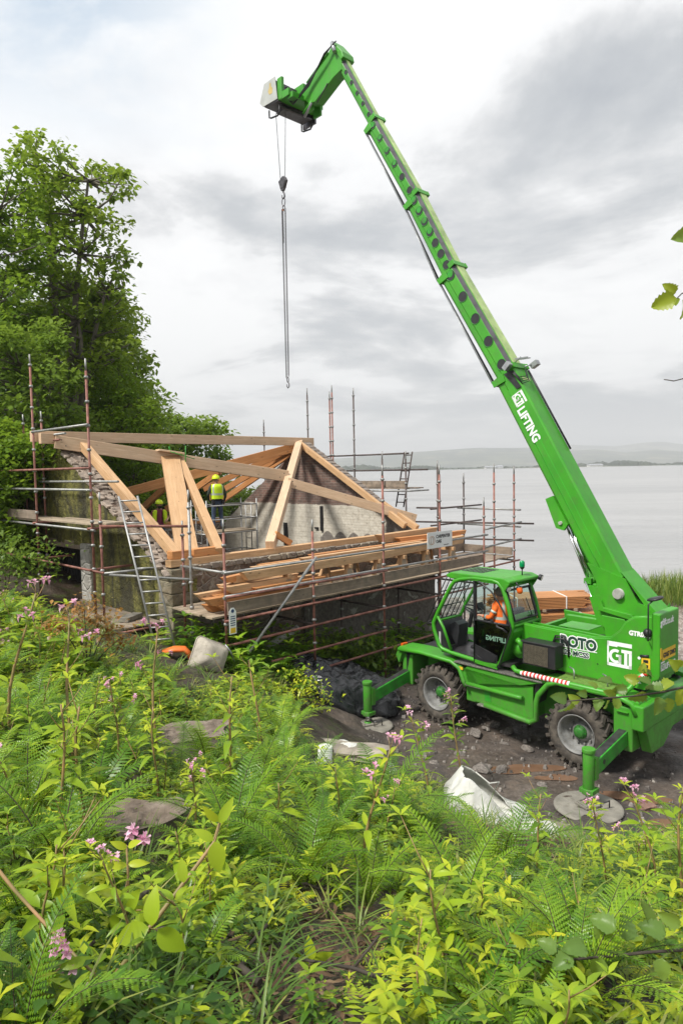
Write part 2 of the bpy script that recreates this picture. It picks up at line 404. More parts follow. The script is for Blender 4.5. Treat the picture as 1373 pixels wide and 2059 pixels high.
def grid_obj(name, X, Y, Z, m, smooth=True):
    ny, nx = X.shape; me = bpy.data.meshes.new(name)
    co = np.stack([X, Y, Z], -1).reshape(-1, 3)
    i = np.arange((ny-1)*(nx-1)); r = i//(nx-1); c_ = i % (nx-1); a = r*nx+c_
    fs = np.stack([a, a+1, a+nx+1, a+nx], -1)
    me.vertices.add(len(co)); me.vertices.foreach_set('co', co.ravel())
    me.loops.add(fs.size); me.loops.foreach_set('vertex_index', fs.ravel().astype(np.int32))
    me.polygons.add(len(fs)); me.polygons.foreach_set('loop_start', np.arange(0, fs.size, 4, dtype=np.int32))
    me.polygons.foreach_set('use_smooth', np.full(len(fs), smooth)); me.update(calc_edges=True); me.validate()
    me.materials.append(m); o = bpy.data.objects.new(name, me); COL.objects.link(o); return o
t = NT('muddy_stony_ground'); P = t.pos()
sx = t.n('ShaderNodeSeparateXYZ'); t.l(P, sx.inputs[0])
n1 = t.noise(P, .9, 6, .6); n2 = t.noise(P, 9, 8, .65); n3 = t.noise(P, 2.4, 6, .6, .4)
soil = t.ramp(n2, [(.25, (.016, .011, .007)), (.5, (.045, .032, .022)), (.75, (.10, .072, .050))])
mud = t.ramp(n2, [(.25, (.048, .037, .031)), (.55, (.100, .080, .066)), (.8, (.18, .15, .13))])
v = t.vor(P, 14, 'F1', 'Color'); vd = t.vor(P, 14, 'DISTANCE_TO_EDGE', 'Distance')
peb = t.mix(t.ramp(vd, [(.01, (0, 0, 0)), (.06, (1, 1, 1))]), (.10, .085, .07), t.ramp(v, [(.1, (.16, .12, .10)), (.5, (.30, .24, .20)), (.9, (.46, .41, .37))]))
shore = t.math('ADD', t.math('MULTIPLY', t.math('SUBTRACT', t.math('ADD', sx.outputs[1], t.math('MULTIPLY', sx.outputs[0], .35)), 19.5), .3), t.math('MULTIPLY', n1, .6), True)
high = t.math('MULTIPLY', t.math('SUBTRACT', sx.outputs[2], .28), 4.0, True)
col = t.mix(shore, mud, peb)
mudpat = t.ramp(n3, [(.52, (0, 0, 0)), (.62, (.75,)*3)])
col = t.mix(t.math('MULTIPLY', mudpat, .55), col, (.17, .125, .095))
wetp = t.ramp(t.noise(P, .55, 3, .5), [(.46, (0, 0, 0)), (.60, (.7,)*3)])
col = t.mix(t.math('MULTIPLY', wetp, t.math('SUBTRACT', 1.0, shore, True)), col, (.028, .026, .027))
col = t.mix(high, col, soil)
moss = t.ramp(t.noise(P, 3.1, 5, .6), [(.5, (0, 0, 0)), (.66, (.55,)*3)])
col = t.mix(t.math('MULTIPLY', moss, high), col, (.055, .085, .012))
t.col(col); t.rough(t.ramp(t.noise(P, .8, 3, .5), [(.45, (.48,)*3), (.6, (.92,)*3)]))
t.bump(t.math('ADD', n2, t.math('MULTIPLY', vd, .6)), .7, .035)
GROUND_M = t.m
ground = grid_obj('ground', XX, YY, ZZ, GROUND_M); tag(ground, kind='structure')

# ------------------------------------------------------------------ water, far shore, hills
t = NT('estuary_water'); P = t.pos((.35, 1.0, 1)); n = t.noise(P, .9, 5, .6, .3); n2 = t.noise(t.pos((.02, .09, 1)), 1, 4, .6)
t.col(t.ramp(n2, [(.3, (.25, .25, .25)), (.7, (.36, .355, .35))])); t.rough(.30); t.b.inputs['Specular IOR Level'].default_value = .35
t.bump(t.math('ADD', n, t.math('MULTIPLY', t.noise(t.pos((.12, .5, 1)), 1, 4, .6), 2.5)), .5, .35); WATER = t.m
wy = axis(18, 9000, 18, 60, 3, 600); wx = axis(-5000, 9000, -20, 60, 8, 600)
WX, WY = np.meshgrid(wx, wy); water = grid_obj('water', WX, WY, WX*0-.6, WATER); tag(water, kind='structure')

t = NT('distant_farmland'); P = t.pos((.0016, .0016, .004)); c1 = t.vor(P, 3.2, 'F1', 'Color'); n = t.noise(t.pos((.002, .002, .002)), 3, 6, .6)
col = t.ramp(c1, [(.15, (.035, .055, .035)), (.5, (.075, .095, .05)), (.85, (.17, .165, .11))])
col = t.mix(t.ramp(n, [(.45, (0, 0, 0)), (.55, (.85,)*3)]), col, (.022, .04, .02)); t.col(col); t.rough(.95); FARM = t.m
def hills(name, y0, y1, x0, x1, fn, nx=160, ny=16):
    X, Y = np.meshgrid(np.linspace(x0, x1, nx), np.linspace(y0, y1, ny)); T = (Y-y0)/(y1-y0)
    Z = fn(X, Y, T); o = grid_obj(name, X, Y, Z, FARM); tag(o, kind='structure'); return o
def fbm(x, seed, k=5):
    r = np.random.default_rng(seed); out = 0
    for i in range(k): out = out+np.sin(x*(.0011*1.9**i)+r.random()*6.28)*(.55**i)
    return out
def prof(px_pts, Y):
    xs = np.array([((x-686.5)/F_PX)*Y for x, y in px_pts]); zs = np.array([CAM_H+(933.5+(1373-x)*.0192-y)/F_PX*Y for x, y in px_pts]); return xs, zs
near_xs, near_zs = prof([(300,938),(620,930),(700,926),(760,917),(840,913),(900,909),(960,905),(1010,905),(1060,905),(1120,912),(1200,908),(1260,914),(1320,908),(1373,912),(1800,920)], 4800)
far_xs, far_zs = prof([(300,930),(690,926),(800,916),(900,908),(1000,906),(1060,903),(1120,896),(1180,899),(1240,900),(1290,893),(1330,891),(1373,897),(1800,915)], 6600)
hills('hills', 3300, 5400, -3500, 4600, lambda X, Y, T: -3+(np.interp(X*4800/Y*1.0, near_xs, near_zs)+3)*np.sin(np.clip(T/.71, 0, 1)*pi/2)**1.3+fbm(X+Y*.5, 5)*5*T-(np.clip(T-.71, 0, 1)*80))
hills('hills', 5400, 7600, -4500, 6500, lambda X, Y, T: -3+(np.interp(X*6600/Y*1.0, far_xs, far_zs)+3)*np.sin(np.clip(T/.55, 0, 1)*pi/2)**1.2+fbm(X*.8+Y*.4, 9)*5*T)
# low far shore strip
hills('far_shore', 1460, 1760, -1600, 2600, lambda X, Y, T: -1.2+4.2*np.sin(T*pi)+0*X, 80, 6)
# wood lining the far shore: a continuous mass of tiny crowns
t = NT('distant_trees'); t.col(t.ramp(t.noise(t.pos((.02, .02, .05)), 1, 4), [(.3, (.012, .022, .012)), (.7, (.035, .05, .022))])); t.rough(.95); DTREE = t.m
mb = MB(); r = random.Random(4)
for k in range(620):
    x = r.uniform(-450, 1300); u_ = .45+.5*sin(x*.012+1)+.35*sin(x*.042); hh = 2.5+max(0, u_)*8.5*r.uniform(.5, 1.1); wd = hh*r.uniform(.7, 1.6); y = r.uniform(1500, 1590)
    n_ = 6; ring = [(x+cos(a)*wd, y+sin(a)*wd) for a in [2*pi*j/n_ for j in range(n_)]]
    vs = [(p_[0], p_[1], -1) for p_ in ring]+[(x+(p_[0]-x)*r.uniform(.75, 1), y+(p_[1]-y)*.9, 1+hh*r.uniform(.45, .7)) for p_ in ring]+[(x+r.uniform(-2, 2), y, 1+hh)]
    fs = [(i, (i+1) % 6, 6+(i+1) % 6, 6+i) for i in range(6)]+[(6+i, 6+(i+1) % 6, 12) for i in range(6)]
    mb.add(vs, fs, 0, True)
o = mb.build('far_shore_wood', DTREE); tag(o, 'thin dark line of trees along the far shore of the estuary', 'woodland', kind='stuff')
FW = simple('far_white_wall', (.7, .7, .68), .8, 0, .05, 1); FR = simple('far_grey_roof', (.30, .31, .33), .8, 0, .05, 1)
for k, (xp, wd, hh, lab) in enumerate([(985, 46, 11, 'tiny long white building on the far shore, left of the boom'), (1003, 26, 13, 'tiny white house on the far shore between the long building and the boom'), (1195, 60, 12, 'tiny pale shed on the far shore, right of the boom')]):
    wd *= .5; hh *= .5; c_ = atY(xp, 938, 1490); h_ = empty('far_house', (c_.x, 1490, 0), 0.1, label=lab, cat='building')
    MB().bb(-wd/2, wd/2, -8, 8, 0, hh*.6).build('wall', FW, h_)
    MB().prism([(-9, hh*.6+.05), (9, hh*.6+.05), (0, hh)], 0, -wd/2-1, wd/2+1).build('roof', FR, h_)

# ------------------------------------------------------------------ puddles and stones
t = NT('orange_puddle_water'); n = t.noise(t.pos(), 3, 4); t.col(t.ramp(n, [(.3, (.15, .085, .052)), (.7, (.21, .125, .08))])); t.rough(.12); PUD = t.m
for k, (xp, yp, rx, ry, sd_) in enumerate(PUDS):
    c_ = atZ(xp, yp, 0.0); r = random.Random(sd_); pts = []; zc_ = hz(c_.x, c_.y)-.010; rx *= 1.15; ry *= 1.2
    for j in range(28):
        a = 2*pi*j/28; q = 1+.20*sin(2*a+sd_)+.12*sin(3*a+2*sd_); pts.append((cos(a)*rx*q, sin(a)*ry*q))
    mb = MB(); mb.add([(p_[0], p_[1], 0) for p_ in pts], [tuple(range(28))])
    o = mb.build('puddle', PUD); o.location = (c_.x, c_.y, zc_); tag(o, kind='structure')
STONE = simple('grey_field_stone', (.11, .095, .085), .85, 0, .4, 5, .5, c2=(.20, .175, .155))
STONE2 = simple('pale_slab_stone', (.20, .17, .135), .9, 0, .3, 3, .5, c2=(.29, .255, .21), grime=.5)
def rock_mesh(name, sd_, m, n=2):
    bm = bmesh.new(); bmesh.ops.create_icosphere(bm, subdivisions=n, radius=1)
    for v_ in bm.verts:
        q = mnoise.noise(v_.co*1.1+Vector((sd_*7.1, sd_*3.3, 0)))*.55+mnoise.noise(v_.co*2.7+Vector((sd_, 5, 0)))*.2
        v_.co *= 1+q; v_.co.z *= .62
    me = bpy.data.meshes.new(name); bm.to_mesh(me); bm.free(); me.materials.append(m); return me
rocks = [rock_mesh('stone', i, STONE) for i in range(5)]
# gravel: uncountable small stones, one mesh
mb = MB(); r = random.Random(11)
for k in range(2600):
    if k < 1500: x = r.uniform(.4, 9); y = r.uniform(9.2, 17)
    else: x = r.uniform(-.5, 12); y = r.uniform(14, 29)
    z = hz(x, y)
    s_ = .012+.045*r.random()**3; 
    if y > 17: s_ *= 1.9
    base = [(cos(a)*s_*r.uniform(.7, 1.2), sin(a)*s_*r.uniform(.6, 1)) for a in [2*pi*j/5+r.random()*.4 for j in range(5)]]
    vs = [(x+p_[0], y+p_[1], z-.01) for p_ in base]+[(x+p_[0]*.6, y+p_[1]*.6, z+s_*r.uniform(.6, 1.0)+.01) for p_ in base]
    mb.add(vs, [(i, (i+1) % 5, 5+(i+1) % 5, 5+i) for i in range(5)]+[(5, 6, 7, 8, 9)])
t = NT('gravel_stone'); t.col(t.ramp(t.vor(t.pos(), 9, 'F1', 'Color'), [(.1, (.07, .06, .055)), (.5, (.17, .15, .135)), (.9, (.34, .31, .28))])); t.rough(.85); GRAV = t.m
o = mb.build('gravel', GRAV); tag(o, 'loose small stones strewn over the muddy beach around the crane', 'gravel', kind='stuff')
for k in range(24):
    x = r.uniform(.8, 7.5); y = r.uniform(9.0, 15)
    if k < 16: q = atZ(r.uniform(780, 1060), r.uniform(1455, 1560)); x, y = q.x, q.y
    o = bpy.data.objects.new('stone', rocks[k % 5]); COL.objects.link(o); s_ = r.uniform(.04, .12)*(1.5 if k < 7 else 1)
    o.location = (x, y, hz(x, y)+s_*.05); o.scale = (s_*r.uniform(.8, 1.5), s_, s_*r.uniform(.6, 1)); o.rotation_euler = (r.uniform(-.2, .2), r.uniform(-.2, .2), r.uniform(0, 6))
    tag(o, 'grey stone lying loose on the dark mud around the green crane', 'stone', 'loose stones on the mud')
# ------------------------------------------------------------------ the telescopic crane
CC = Vector((3.78, 13.39, 0)); CF = Vector((-.6787, .7342, 0)).normalized(); CANG = atan2(CF.y, CF.x)
crane = empty('telehandler_crane', CC, CANG, label='large bright green rotating telescopic crane with its long boom raised over the cottage', cat='crane')
CRM = Matrix.Translation(CC) @ Matrix.Rotation(CANG, 4, 'Z')
def CL(s, y, z): return CRM @ Vector((s, y, z))
def P(mb, name, mats, bevel=0, parent=None, label=None):
    o = mb.build(name, mats, parent or crane, bevel)
    if label: o['label'] = label
    return o
# ---- chassis
c = MB()
c.bb(-2.1, 2.1, -.78, .78, .62, 1.28)                       # central frame
c.bb(-.68, .82, -1.14, 1.14, .60, 1.26)                      # side body
# rounded lower side body front (slopes up to the front wheel)
c.bb(-2.52, -2.2, -1.22, 1.22, .55, 1.28); c.bb(2.2, 2.48, -1.16, 1.16, .60, 1.25)
c.bb(-2.72, -2.52, -1.28, 1.28, .95, 1.36)
P(c, 'chassis', GREEN, .025)
# mudguard / deck edge: flat deck with a rolled edge running over both wheels, each side
for sgn in (1, -1):
    d = MB(); y0, y1 = (.80, 1.24) if sgn > 0 else (-1.24, -.80)
    d.prism([(2.52, 1.05), (2.60, 1.20), (2.50, 1.40), (1.95, 1.42), (1.15, 1.38), (.86, 1.30), (.74, .98), (.70, .98), (.78, 1.26), (.70, 1.34), (-.60, 1.34), (-.95, 1.44), (-2.35, 1.46), (-2.62, 1.40), (-2.66, 1.2), (-2.58, 1.2), (-2.52, 1.34), (-2.3, 1.38), (-1.0, 1.37), (-.72, 1.28), (-.45, 1.20), (.60, 1.20), (.80, 1.20), (1.0, 1.28), (1.9, 1.34), (2.40, 1.32), (2.50, 1.05)], 1, y0, y1)
    P(d, 'mudguard', GREEN, .012)
    yy = sgn*1.25
    e_ = MB()
    e_.tube([(2.50, yy, 1.34), (1.9, yy, 1.38), (1.10, yy, 1.345), (.90, yy, 1.25), (.80, yy, 1.02), (.74, yy, .92)], .045, 8)
    e_.tube([(.72, yy, .98), (-.42, yy, .98), (-.52, yy, .98)], .045, 8)
    e_.tube([(.30, yy, .66), (-.40, yy, .60), (-.68, yy, .58), (-.80, yy, .66), (-.80, yy, .98), (-.84, yy, 1.12), (-1.04, yy, 1.36), (-1.20, yy, 1.42), (-2.3, yy, 1.43), (-2.52, yy, 1.36), (-2.60, yy, 1.18)], .05, 8)
    e_.prism([(.60, .66), (-.70, .60), (-.70, 1.22), (.72, 1.22), (.72, .92)], 1, sgn*1.15, sgn*1.19)
    P(e_, 'guard_rail', GREEN, 0)
    s_ = MB(); s_.bb(-.92, 1.02, sgn*1.02 if sgn > 0 else -1.27, 1.27 if sgn > 0 else -1.02, 1.347, 1.375)
    for k in range(48):
        x = -.90+k*.04; s_.bb(x, x+.016, sgn*1.265-.012, sgn*1.265+.012, 1.352, 1.385)
    P(s_, 'running_board', CHECK, .004)
    st = MB(); st.bb(.36, .74, sgn*1.20-.09, sgn*1.20+.09, .955, .985); st.bb(-.02, .46, sgn*1.20-.09, sgn*1.20+.09, .62, .65)
    P(st, 'step', CHECK, .004)
# small marks on the side body
lb = MB(); lb.bb(.80, .92, 1.262, 1.268, 1.235, 1.29); P(lb, 'warning_label', YEL)
mk_ = MB(); mk_.bb(-.20, -.10, 1.195, 1.2, 1.16, 1.18); mk_.bb(.2, .34, 1.19, 1.196, .72, .95); P(mk_, 'side_hatch_recess', GREEND)
# ---- wheels
HUBG = simple('muddy_green_hub', (.016, .15, .012), .6, 0, .4, 12, grime=.8)
def wheel(x, sgn):
    ax = Vector((0, sgn, 0)); c0 = Vector((x, sgn*1.01, .575))
    e0 = empty('wheel'); e0.parent = crane; e0.location = c0
    ty = MB(); R_ = .575; hw = .20
    ty.lathe([(.33, -hw*.86), (.42, -hw), (.50, -hw*.98), (.545, -hw*.8), (.552, -hw*.4), (.552, hw*.4), (.545, hw*.8), (.50, hw*.98), (.42, hw), (.335, hw*.86), (.325, hw*.4), (.325, -hw*.4), (.33, -hw*.86)], (0, 0, 0), ax, 40)
    for k in range(22):                                        # chevron lugs
        for sd2 in (-1, 1):
            a = 2*pi*(k+(.5 if sd2 > 0 else 0))/22
            for q in range(3):
                aa = a+q*.055; yy = sd2*(.03+q*.062)
                cc_ = Vector((cos(aa)*.565, yy*sgn, sin(aa)*.565)); Rm = Matrix.Rotation(-aa, 3, 'Y') @ Matrix.Rotation(sd2*sgn*.55, 3, 'X')
                ty.box(cc_, (.045, .075, .055), 0, Rm)
            aa = a+.16; cc_ = Vector((cos(aa)*.535, sd2*.196, sin(aa)*.535)); ty.box(cc_, (.085, .03, .055), 0, Matrix.Rotation(-aa, 3, 'Y'))
    to = ty.build('tyre', RUBBER, e0, 0)
    rm = MB(); rm.lathe([(.335, .165), (.345, .19), (.325, .185), (.305, .15), (.295, .13), (.29, .06), (.265, .045), (.25, -.03), (.18, -.05), (.165, -.01), (.13, .02), (0, .02)], (0, 0, 0), ax, 36)
    rm.lathe([(.31, -.15), (.31, .1)], (0, 0, 0), ax, 36)
    for k in range(10):
        a = 2*pi*k/10; rm.cyl((cos(a)*.205, sgn*-.03, sin(a)*.205), (cos(a)*.205, sgn*.012, sin(a)*.205), .017, 8)
    rm.build('rim', RIM, e0)
    hb = MB(); hb.lathe([(.125, .0), (.12, .04), (.095, .06), (.09, .09), (.06, .10), (0, .10)], (0, 0, 0), ax, 20)
    for k in range(8):
        a = 2*pi*k/8; hb.cyl((cos(a)*.105, sgn*.04, sin(a)*.105), (cos(a)*.105, sgn*.06, sin(a)*.105), .011, 6)
    hb.build('hub', HUBG, e0)
for x in (-1.53, 1.53):
    for sgn in (1, -1): wheel(x, sgn)
for x in (-1.53, 1.53):
    a_ = MB(); a_.cyl((x, -.8, .575), (x, .8, .575), .11, 12); a_.lathe([(.0, -.22), (.16, -.16), (.2, 0), (.16, .16), (0, .22)], (x, 0, .575), (0, 1, 0), 16); P(a_, 'axle', BLACK)
# dark inner wheel arches
for x0, x1 in ((-2.32, -.72), (.78, 2.36)):
    a_ = MB(); a_.bb(x0, x1, -.80, .80, 1.29, 1.35); 
    for s_ in (1, -1):
        a_.prism([(x0+.02, .9), (x0+.1, 1.25), (x0+.3, 1.32), (x1-.3, 1.32), (x1-.1, 1.25), (x1-.02, .9), (x1+.0, .9), (x1+.0, 1.33), (x0, 1.33), (x0, .9)], 1, s_*.82, s_*1.16)
    P(a_, 'wheel_arch_liner', BLACK)
# ---- outriggers
for x in (2.36, -2.36):
    for sgn in (1, -1):
        o0 = empty('outrigger'); o0.parent = crane; o0.location = (x, 0, 0)
        hs = MB()
        if x < 0: hs.prism([(-1.28, 1.30), (1.24, 1.24), (1.24, 1.16), (.9, .50), (.45, .50), (-.2, .9), (-1.28, .95)] if sgn > 0 else [(1.28, 1.2), (-1.24, 1.2), (-.9, .50), (-.45, .50)], 0, -.34 if sgn > 0 else -.1, -.17 if sgn > 0 else .1)
        else: hs.bb(-.14, .14, min(sgn*.2, sgn*1.12), max(sgn*.2, sgn*1.12), .60, 1.02)
        hs.build('beam_housing', GREEN, o0, .012)
        bmv = MB(); bmv.beam((0, sgn*.7, .86), (0, sgn*2.22, .60), .17, .235); bmv.build('slide_beam', GREEND, o0, .012)
        bt = MB(); bt.beam((0, sgn*.7, .981), (0, sgn*2.2, .7236), .13, .008); bt.build('wear_strip', DSTEEL, o0)
        lg = MB(); lg.cyl((0, sgn*2.35, .30), (0, sgn*2.35, .86), .085, 16); lg.cyl((0, sgn*2.35, .86), (0, sgn*2.35, .92), .10, 16); lg.cyl((0, sgn*2.35, .22), (0, sgn*2.35, .31), .10, 16)
        lg.box((0, sgn*2.26, .60), (.19, .10, .34)); lg.box((0, sgn*2.33, .27), (.22, .2, .07))
        lg.build('leg_cylinder', GREEN, o0, .006)
        rd = MB(); rd.cyl((0, sgn*2.35, .07), (0, sgn*2.35, .25), .045, 14); rd.build('ram', CHROME, o0)
        ft = MB(); ft.lathe([(.055, .10), (.075, .07), (.08, .05), (0, .05)], (0, sgn*2.35, 0), (0, 0, 1), 16); ft.build('foot', GREEN, o0)
        hp = MB(); hp.tube([(.09, sgn*2.34, .85), (.13, sgn*2.30, .8), (.12, sgn*2.27, .6), (.1, sgn*2.2, .5), (.1, sgn*2.1, .66)], .012, 6); hp.build('hose', BLACK, o0)
        if x < 0 and sgn > 0:
            hz_ = MB()
            for k in range(7): hz_.box((.098, 2.27, .42+k*.055), (.004, .04, .028), 0)
            hz_.build('hazard_stripe', YEL, o0); hc = MB(); hc.cyl((-.088, 2.02, .635), (-.085, 2.02, .635), .04, 14, 0); hc.cyl((.085, 2.02, .635), (.089, 2.02, .635), .04, 14, 0); hc.build('hole', BLACK, o0)
# spreader discs below the feet (things of their own)
def spreader(pt, lab, zt=.05):
    e0 = empty('outrigger_pad', pt, .4, label=lab, cat='outrigger pad', group='discs under the outrigger feet')
    a = MB(); n_ = 40; pr = []
    a.lathe([(0, .0), (.50, .0), (.51, .015), (.50, .03), (.46, .038), (0, .042)], (0, 0, -.005), (0, 0, 1), n_); a.build('disc', CONC, e0)
    b = MB(); b.box((0, 0, .055), (.30, .26, .03)); b.box((-.12, 0, .075), (.03, .22, .03)); b.box((.12, 0, .075), (.03, .22, .03)); b.box((.03, .11, .075), (.22, .03, .03)); b.build('plate', CONC, e0, .005)
    c_ = MB(); c_.tube([(.05, -.2, .05), (.05, -.2, .14), (.2, -.22, .16), (.22, -.2, .05)], .012, 8); c_.build('handle', DSTEEL, e0)
pads = ['round grey outrigger pad under the near rear outrigger foot', 'round grey outrigger pad beside the black sheeting under the front outrigger foot']
spreader(CL(-2.36, 2.35, 0), pads[0]); spreader(CL(2.36, 2.35, 0), pads[1])
# ---- turret (upper structure)
tu = MB()
tu.lathe([(.62, 1.26), (.62, 1.42), (.55, 1.44), (.55, 1.52)], (0, 0, 0), (0, 0, 1), 32)
side = [(-.30, 1.52), (-.22, 2.26), (-.60, 2.24), (-1.70, 2.22), (-1.98, 2.27), (-2.14, 2.42), (-2.24, 2.58), (-2.38, 2.68), (-2.62, 2.72), (-2.72, 2.74), (-2.72, 1.66), (-2.55, 1.50)]
tu.prism(side, 1, .80, .86); tu.prism([(x if x > -2.3 else -2.3, z) for x, z in side if x > -2.4]+[(-2.3, 1.5)], 1, -.80, -.74)
tu.bb(-2.30, -.32, -.73, .79, 1.50, 1.58); tu.bb(-2.70, -2.31, .15, .79, 1.60, 1.68)
tu.bb(-2.74, -2.66, .14, .795, 1.66, 2.72)
P(tu, 'turret', GREEN, .012)
cw = MB(); cw.prism([(-2.68, 1.56), (-3.02, 1.74), (-3.10, 1.95), (-3.10, 2.86), (-3.04, 2.96), (-2.66, 2.86)], 1, -.95, .95) if False else cw.prism([(-2.665, 1.66), (-2.78, 1.72), (-2.80, 1.78), (-2.80, 2.79), (-2.665, 2.80)], 1, .13, .885)
P(cw, 'counterweight', GREEN, .02)
rs = MB(); rs.bb(-2.45, -.4, -.62, -.50, 1.6, 2.22); rs.prism([(-.35, 1.58), (-.30, 2.24), (-1.9, 2.2), (-1.9, 1.58)], 1, .52, .56); rs.bb(-.42, -.34, -.78, .5, 1.58, 2.15)
rs.bb(-1.35, -.75, -.1, .40, 2.205, 2.22)
P(rs, 'engine_cover', GREEN, .01)
rim_ = MB(); rim_.tube([(-.22, .83, 2.265), (-.60, .83, 2.245), (-1.70, .83, 2.225), (-1.98, .83, 2.275), (-2.14, .83, 2.425), (-2.24, .83, 2.585), (-2.38, .83, 2.685), (-2.70, .83, 2.735)], .018, 6); P(rim_, 'turret_edge_lip', GREEN)
hole = MB()
for x, z, r_ in ((-2.62, 2.46, .03),): hole.cyl((x, .862, z), (x, .875, z), r_, 12)
hole.tube([(-2.48, .866, 2.06), (-2.62, .866, 2.08)], .022, 8); hole.cyl((-2.52, .862, 1.80), (-2.52, .87, 1.80), .04, 12); hole.cyl((-1.75, .862, 1.78), (-1.75, .868, 1.78), .012, 8)
P(hole, 'access_hole', BLACK)
kb = MB(); kb.lathe([(.075, 0), (.07, .03), (.055, .06), (0, .065)], (-2.60, .86, 2.46), (0, 1, 0), 16); kb.cyl((-1.66, .5, 2.1), (-1.66, .5, 2.20), .06, 14); P(kb, 'rubber_bung', BLACK)
# perforated platform with handles beside the turret
pf = MB(); pf.bb(-2.30, -1.16, .87, 1.20, 1.46, 1.485)
for k in range(56):
    x = -2.28+k*.02; pf.bb(x, x+.008, .872, .90, 1.487, 1.52)
P(pf, 'mesh_platform', GRATE)
hd = MB()
for x in (-1.42, -2.02): hd.tube([(x, 1.05, 1.49), (x, 1.05, 1.62), (x+.03, 1.02, 1.65), (x+.12, .98, 1.66)], .012, 6)
P(hd, 'lever', STEEL)
gr = MB(); gr.tube([(-.30, 1.22, 1.52), (-.38, 1.245, 1.46), (-.60, 1.25, 1.45), (-2.22, 1.25, 1.45), (-2.32, 1.2, 1.46), (-2.40, 1.05, 1.55), (-2.50, .95, 1.74), (-2.64, .90, 1.84)], .045, 10); P(gr, 'turret_guard_bar', GREEN)
for x0, n_, nm in ((-.52, 15, 'x'), ):
    wr = MB(); ww = MB(); L_ = .95/25
    for k in range(25):
        x = -.50-k*L_; (wr if k % 2 else ww).tube([(x, 1.25, 1.45), (x-L_*.5, 1.252, 1.45), (x-L_, 1.25, 1.45)], .047, 10)
    P(wr, 'red_stripe', RED); P(ww, 'white_stripe', WHITEP)
wr = MB(); ww = MB()
a = Vector((-2.475, .974, 1.69)); b = Vector((-2.60, .914, 1.812))
for k in range(4): (wr if k % 2 else ww).tube([a.lerp(b, k/4), a.lerp(b, (k+1)/4)], .047, 10)
P(wr, 'red_stripe', RED); P(ww, 'white_stripe', WHITEP)
# cooler box
ac = MB(); ac.bb(-1.12, -.46, .88, 1.16, 1.60, 2.0); ac.bb(-1.14, -.44, .87, 1.18, 2.0, 2.03); P(ac, 'cooler_box', BLACK, .012)
gl = MB()
for k in range(20): gl.bb(-.98, -.50, 1.162, 1.170, 1.63+k*.0175, 1.638+k*.0175)
for k in range(17): gl.bb(-.98+k*.03, -.977+k*.03, 1.170, 1.174, 1.63, 1.97)
P(gl, 'cooler_grille', simple('cooler_fin_metal', (.16, .14, .10), .6, .4, .3, 20))
pp = MB()
for dz in (0, .05): pp.tube([(-.9, .87, 1.98+dz*.3), (-.98, .9, 2.10+dz), (-1.15, .92, 2.12+dz), (-1.22, .9, 2.02+dz), (-1.22, .88, 1.8)], .016, 6)
P(pp, 'cooler_hose', BLACK)
mr = MB(); mr.tube([(-2.62, .90, 2.35), (-2.66, 1.0, 2.36), (-2.66, 1.0, 2.95), (-2.7, .95, 3.0)], .012, 6); P(mr, 'mirror_bracket', BLACK)
mi = MB(); mi.lathe([(0, .0), (.10, .012), (.13, .03), (.12, .05), (0, .055)], (-2.72, .86, 3.0), (.25, .1, 1), 18); P(mi, 'mirror', BLACK)
# ---- cab
cabE = empty('cab'); cabE.parent = crane
oc = [(1.60, 2.05), (1.47, 2.30), (1.13, 2.86), (1.04, 2.96), (.90, 3.01), (.58, 3.06), (.14, 3.06), (.02, 3.03), (-.08, 2.93), (-.20, 2.62), (-.29, 2.26), (-.27, 2.18), (.02, 1.50), (.08, 1.47), (.55, 1.46), (1.12, 1.50), (1.38, 1.54), (1.46, 1.60), (1.59, 1.92)]
def ring_tube(mb, pts, y, r_): mb.tube([(x, y, z) for x, z in pts], r_, 8, closed=True)
fr = MB()
ring_tube(fr, [(x*.985+.005, z) for x, z in oc], 1.19, .042); ring_tube(fr, oc, .28, .035)
fr.tube([(1.50, 1.19, 2.22), (1.33, 1.19, 1.98), (1.14, 1.19, 1.56)], .03, 8)           # diagonal front post
for x, z in ((1.60, 2.05), (1.42, 1.56), (1.08, 2.93), (-.06, 2.95), (-.28, 2.25), (.03, 1.49)):
    fr.cyl((x, .28, z), (x, 1.19, z), .03, 8)
fr.build('frame', GREEN, cabE)
rf = MB(); rf.prism([(1.20, 3.02), (1.24, 3.07), (1.10, 3.13), (-.10, 3.13), (-.24, 3.08), (-.24, 3.03), (-.1, 3.0), (1.1, 3.0)], 1, .22, 1.22)
for s_ in (.24, 1.20):
    rf.prism([(-.24, 3.04), (.06, 3.04), (-.10, 2.84)], 1, s_-.02, s_+.02)
rf.build('roof', GREEN, cabE, .02)
vn = MB()
for i in range(4):
    for j in range(5):
        vn.bb(.56+i*.13, .66+i*.13, .38+j*.12, .46+j*.12, 3.128, 3.136)
vn.build('roof_vent', BLACK, cabE)
lw = MB(); lw.prism([(1.44, 1.52), (1.56, 1.93), (1.585, 2.05), (1.47, 2.2), (1.32, 1.97), (1.12, 1.52)], 1, 1.155, 1.175); lw.prism([(1.58, 2.02), (1.40, 1.57), (1.36, 1.57), (1.54, 2.04)], 1, .3, 1.15)
lw.build('front_corner_panel', BLACK, cabE)
gp = MB(); gp.bb(-.24, 1.40, .30, 1.17, 1.47, 1.53); gp.build('floor', DSTEEL, cabE)
rp = MB(); rp.prism([(-.02, 1.52), (-.30, 2.14), (-.26, 2.20), (.05, 1.6)], 1, .28, 1.18); rp.bb(.0, .06, .28, 1.18, 1.5, 1.8); rp.prism([(-.27, 2.08), (-.20, 2.42), (-.17, 2.42), (-.24, 2.08)], 1, .28, 1.18); rp.build('rear_panel', GREEN, cabE, .008)
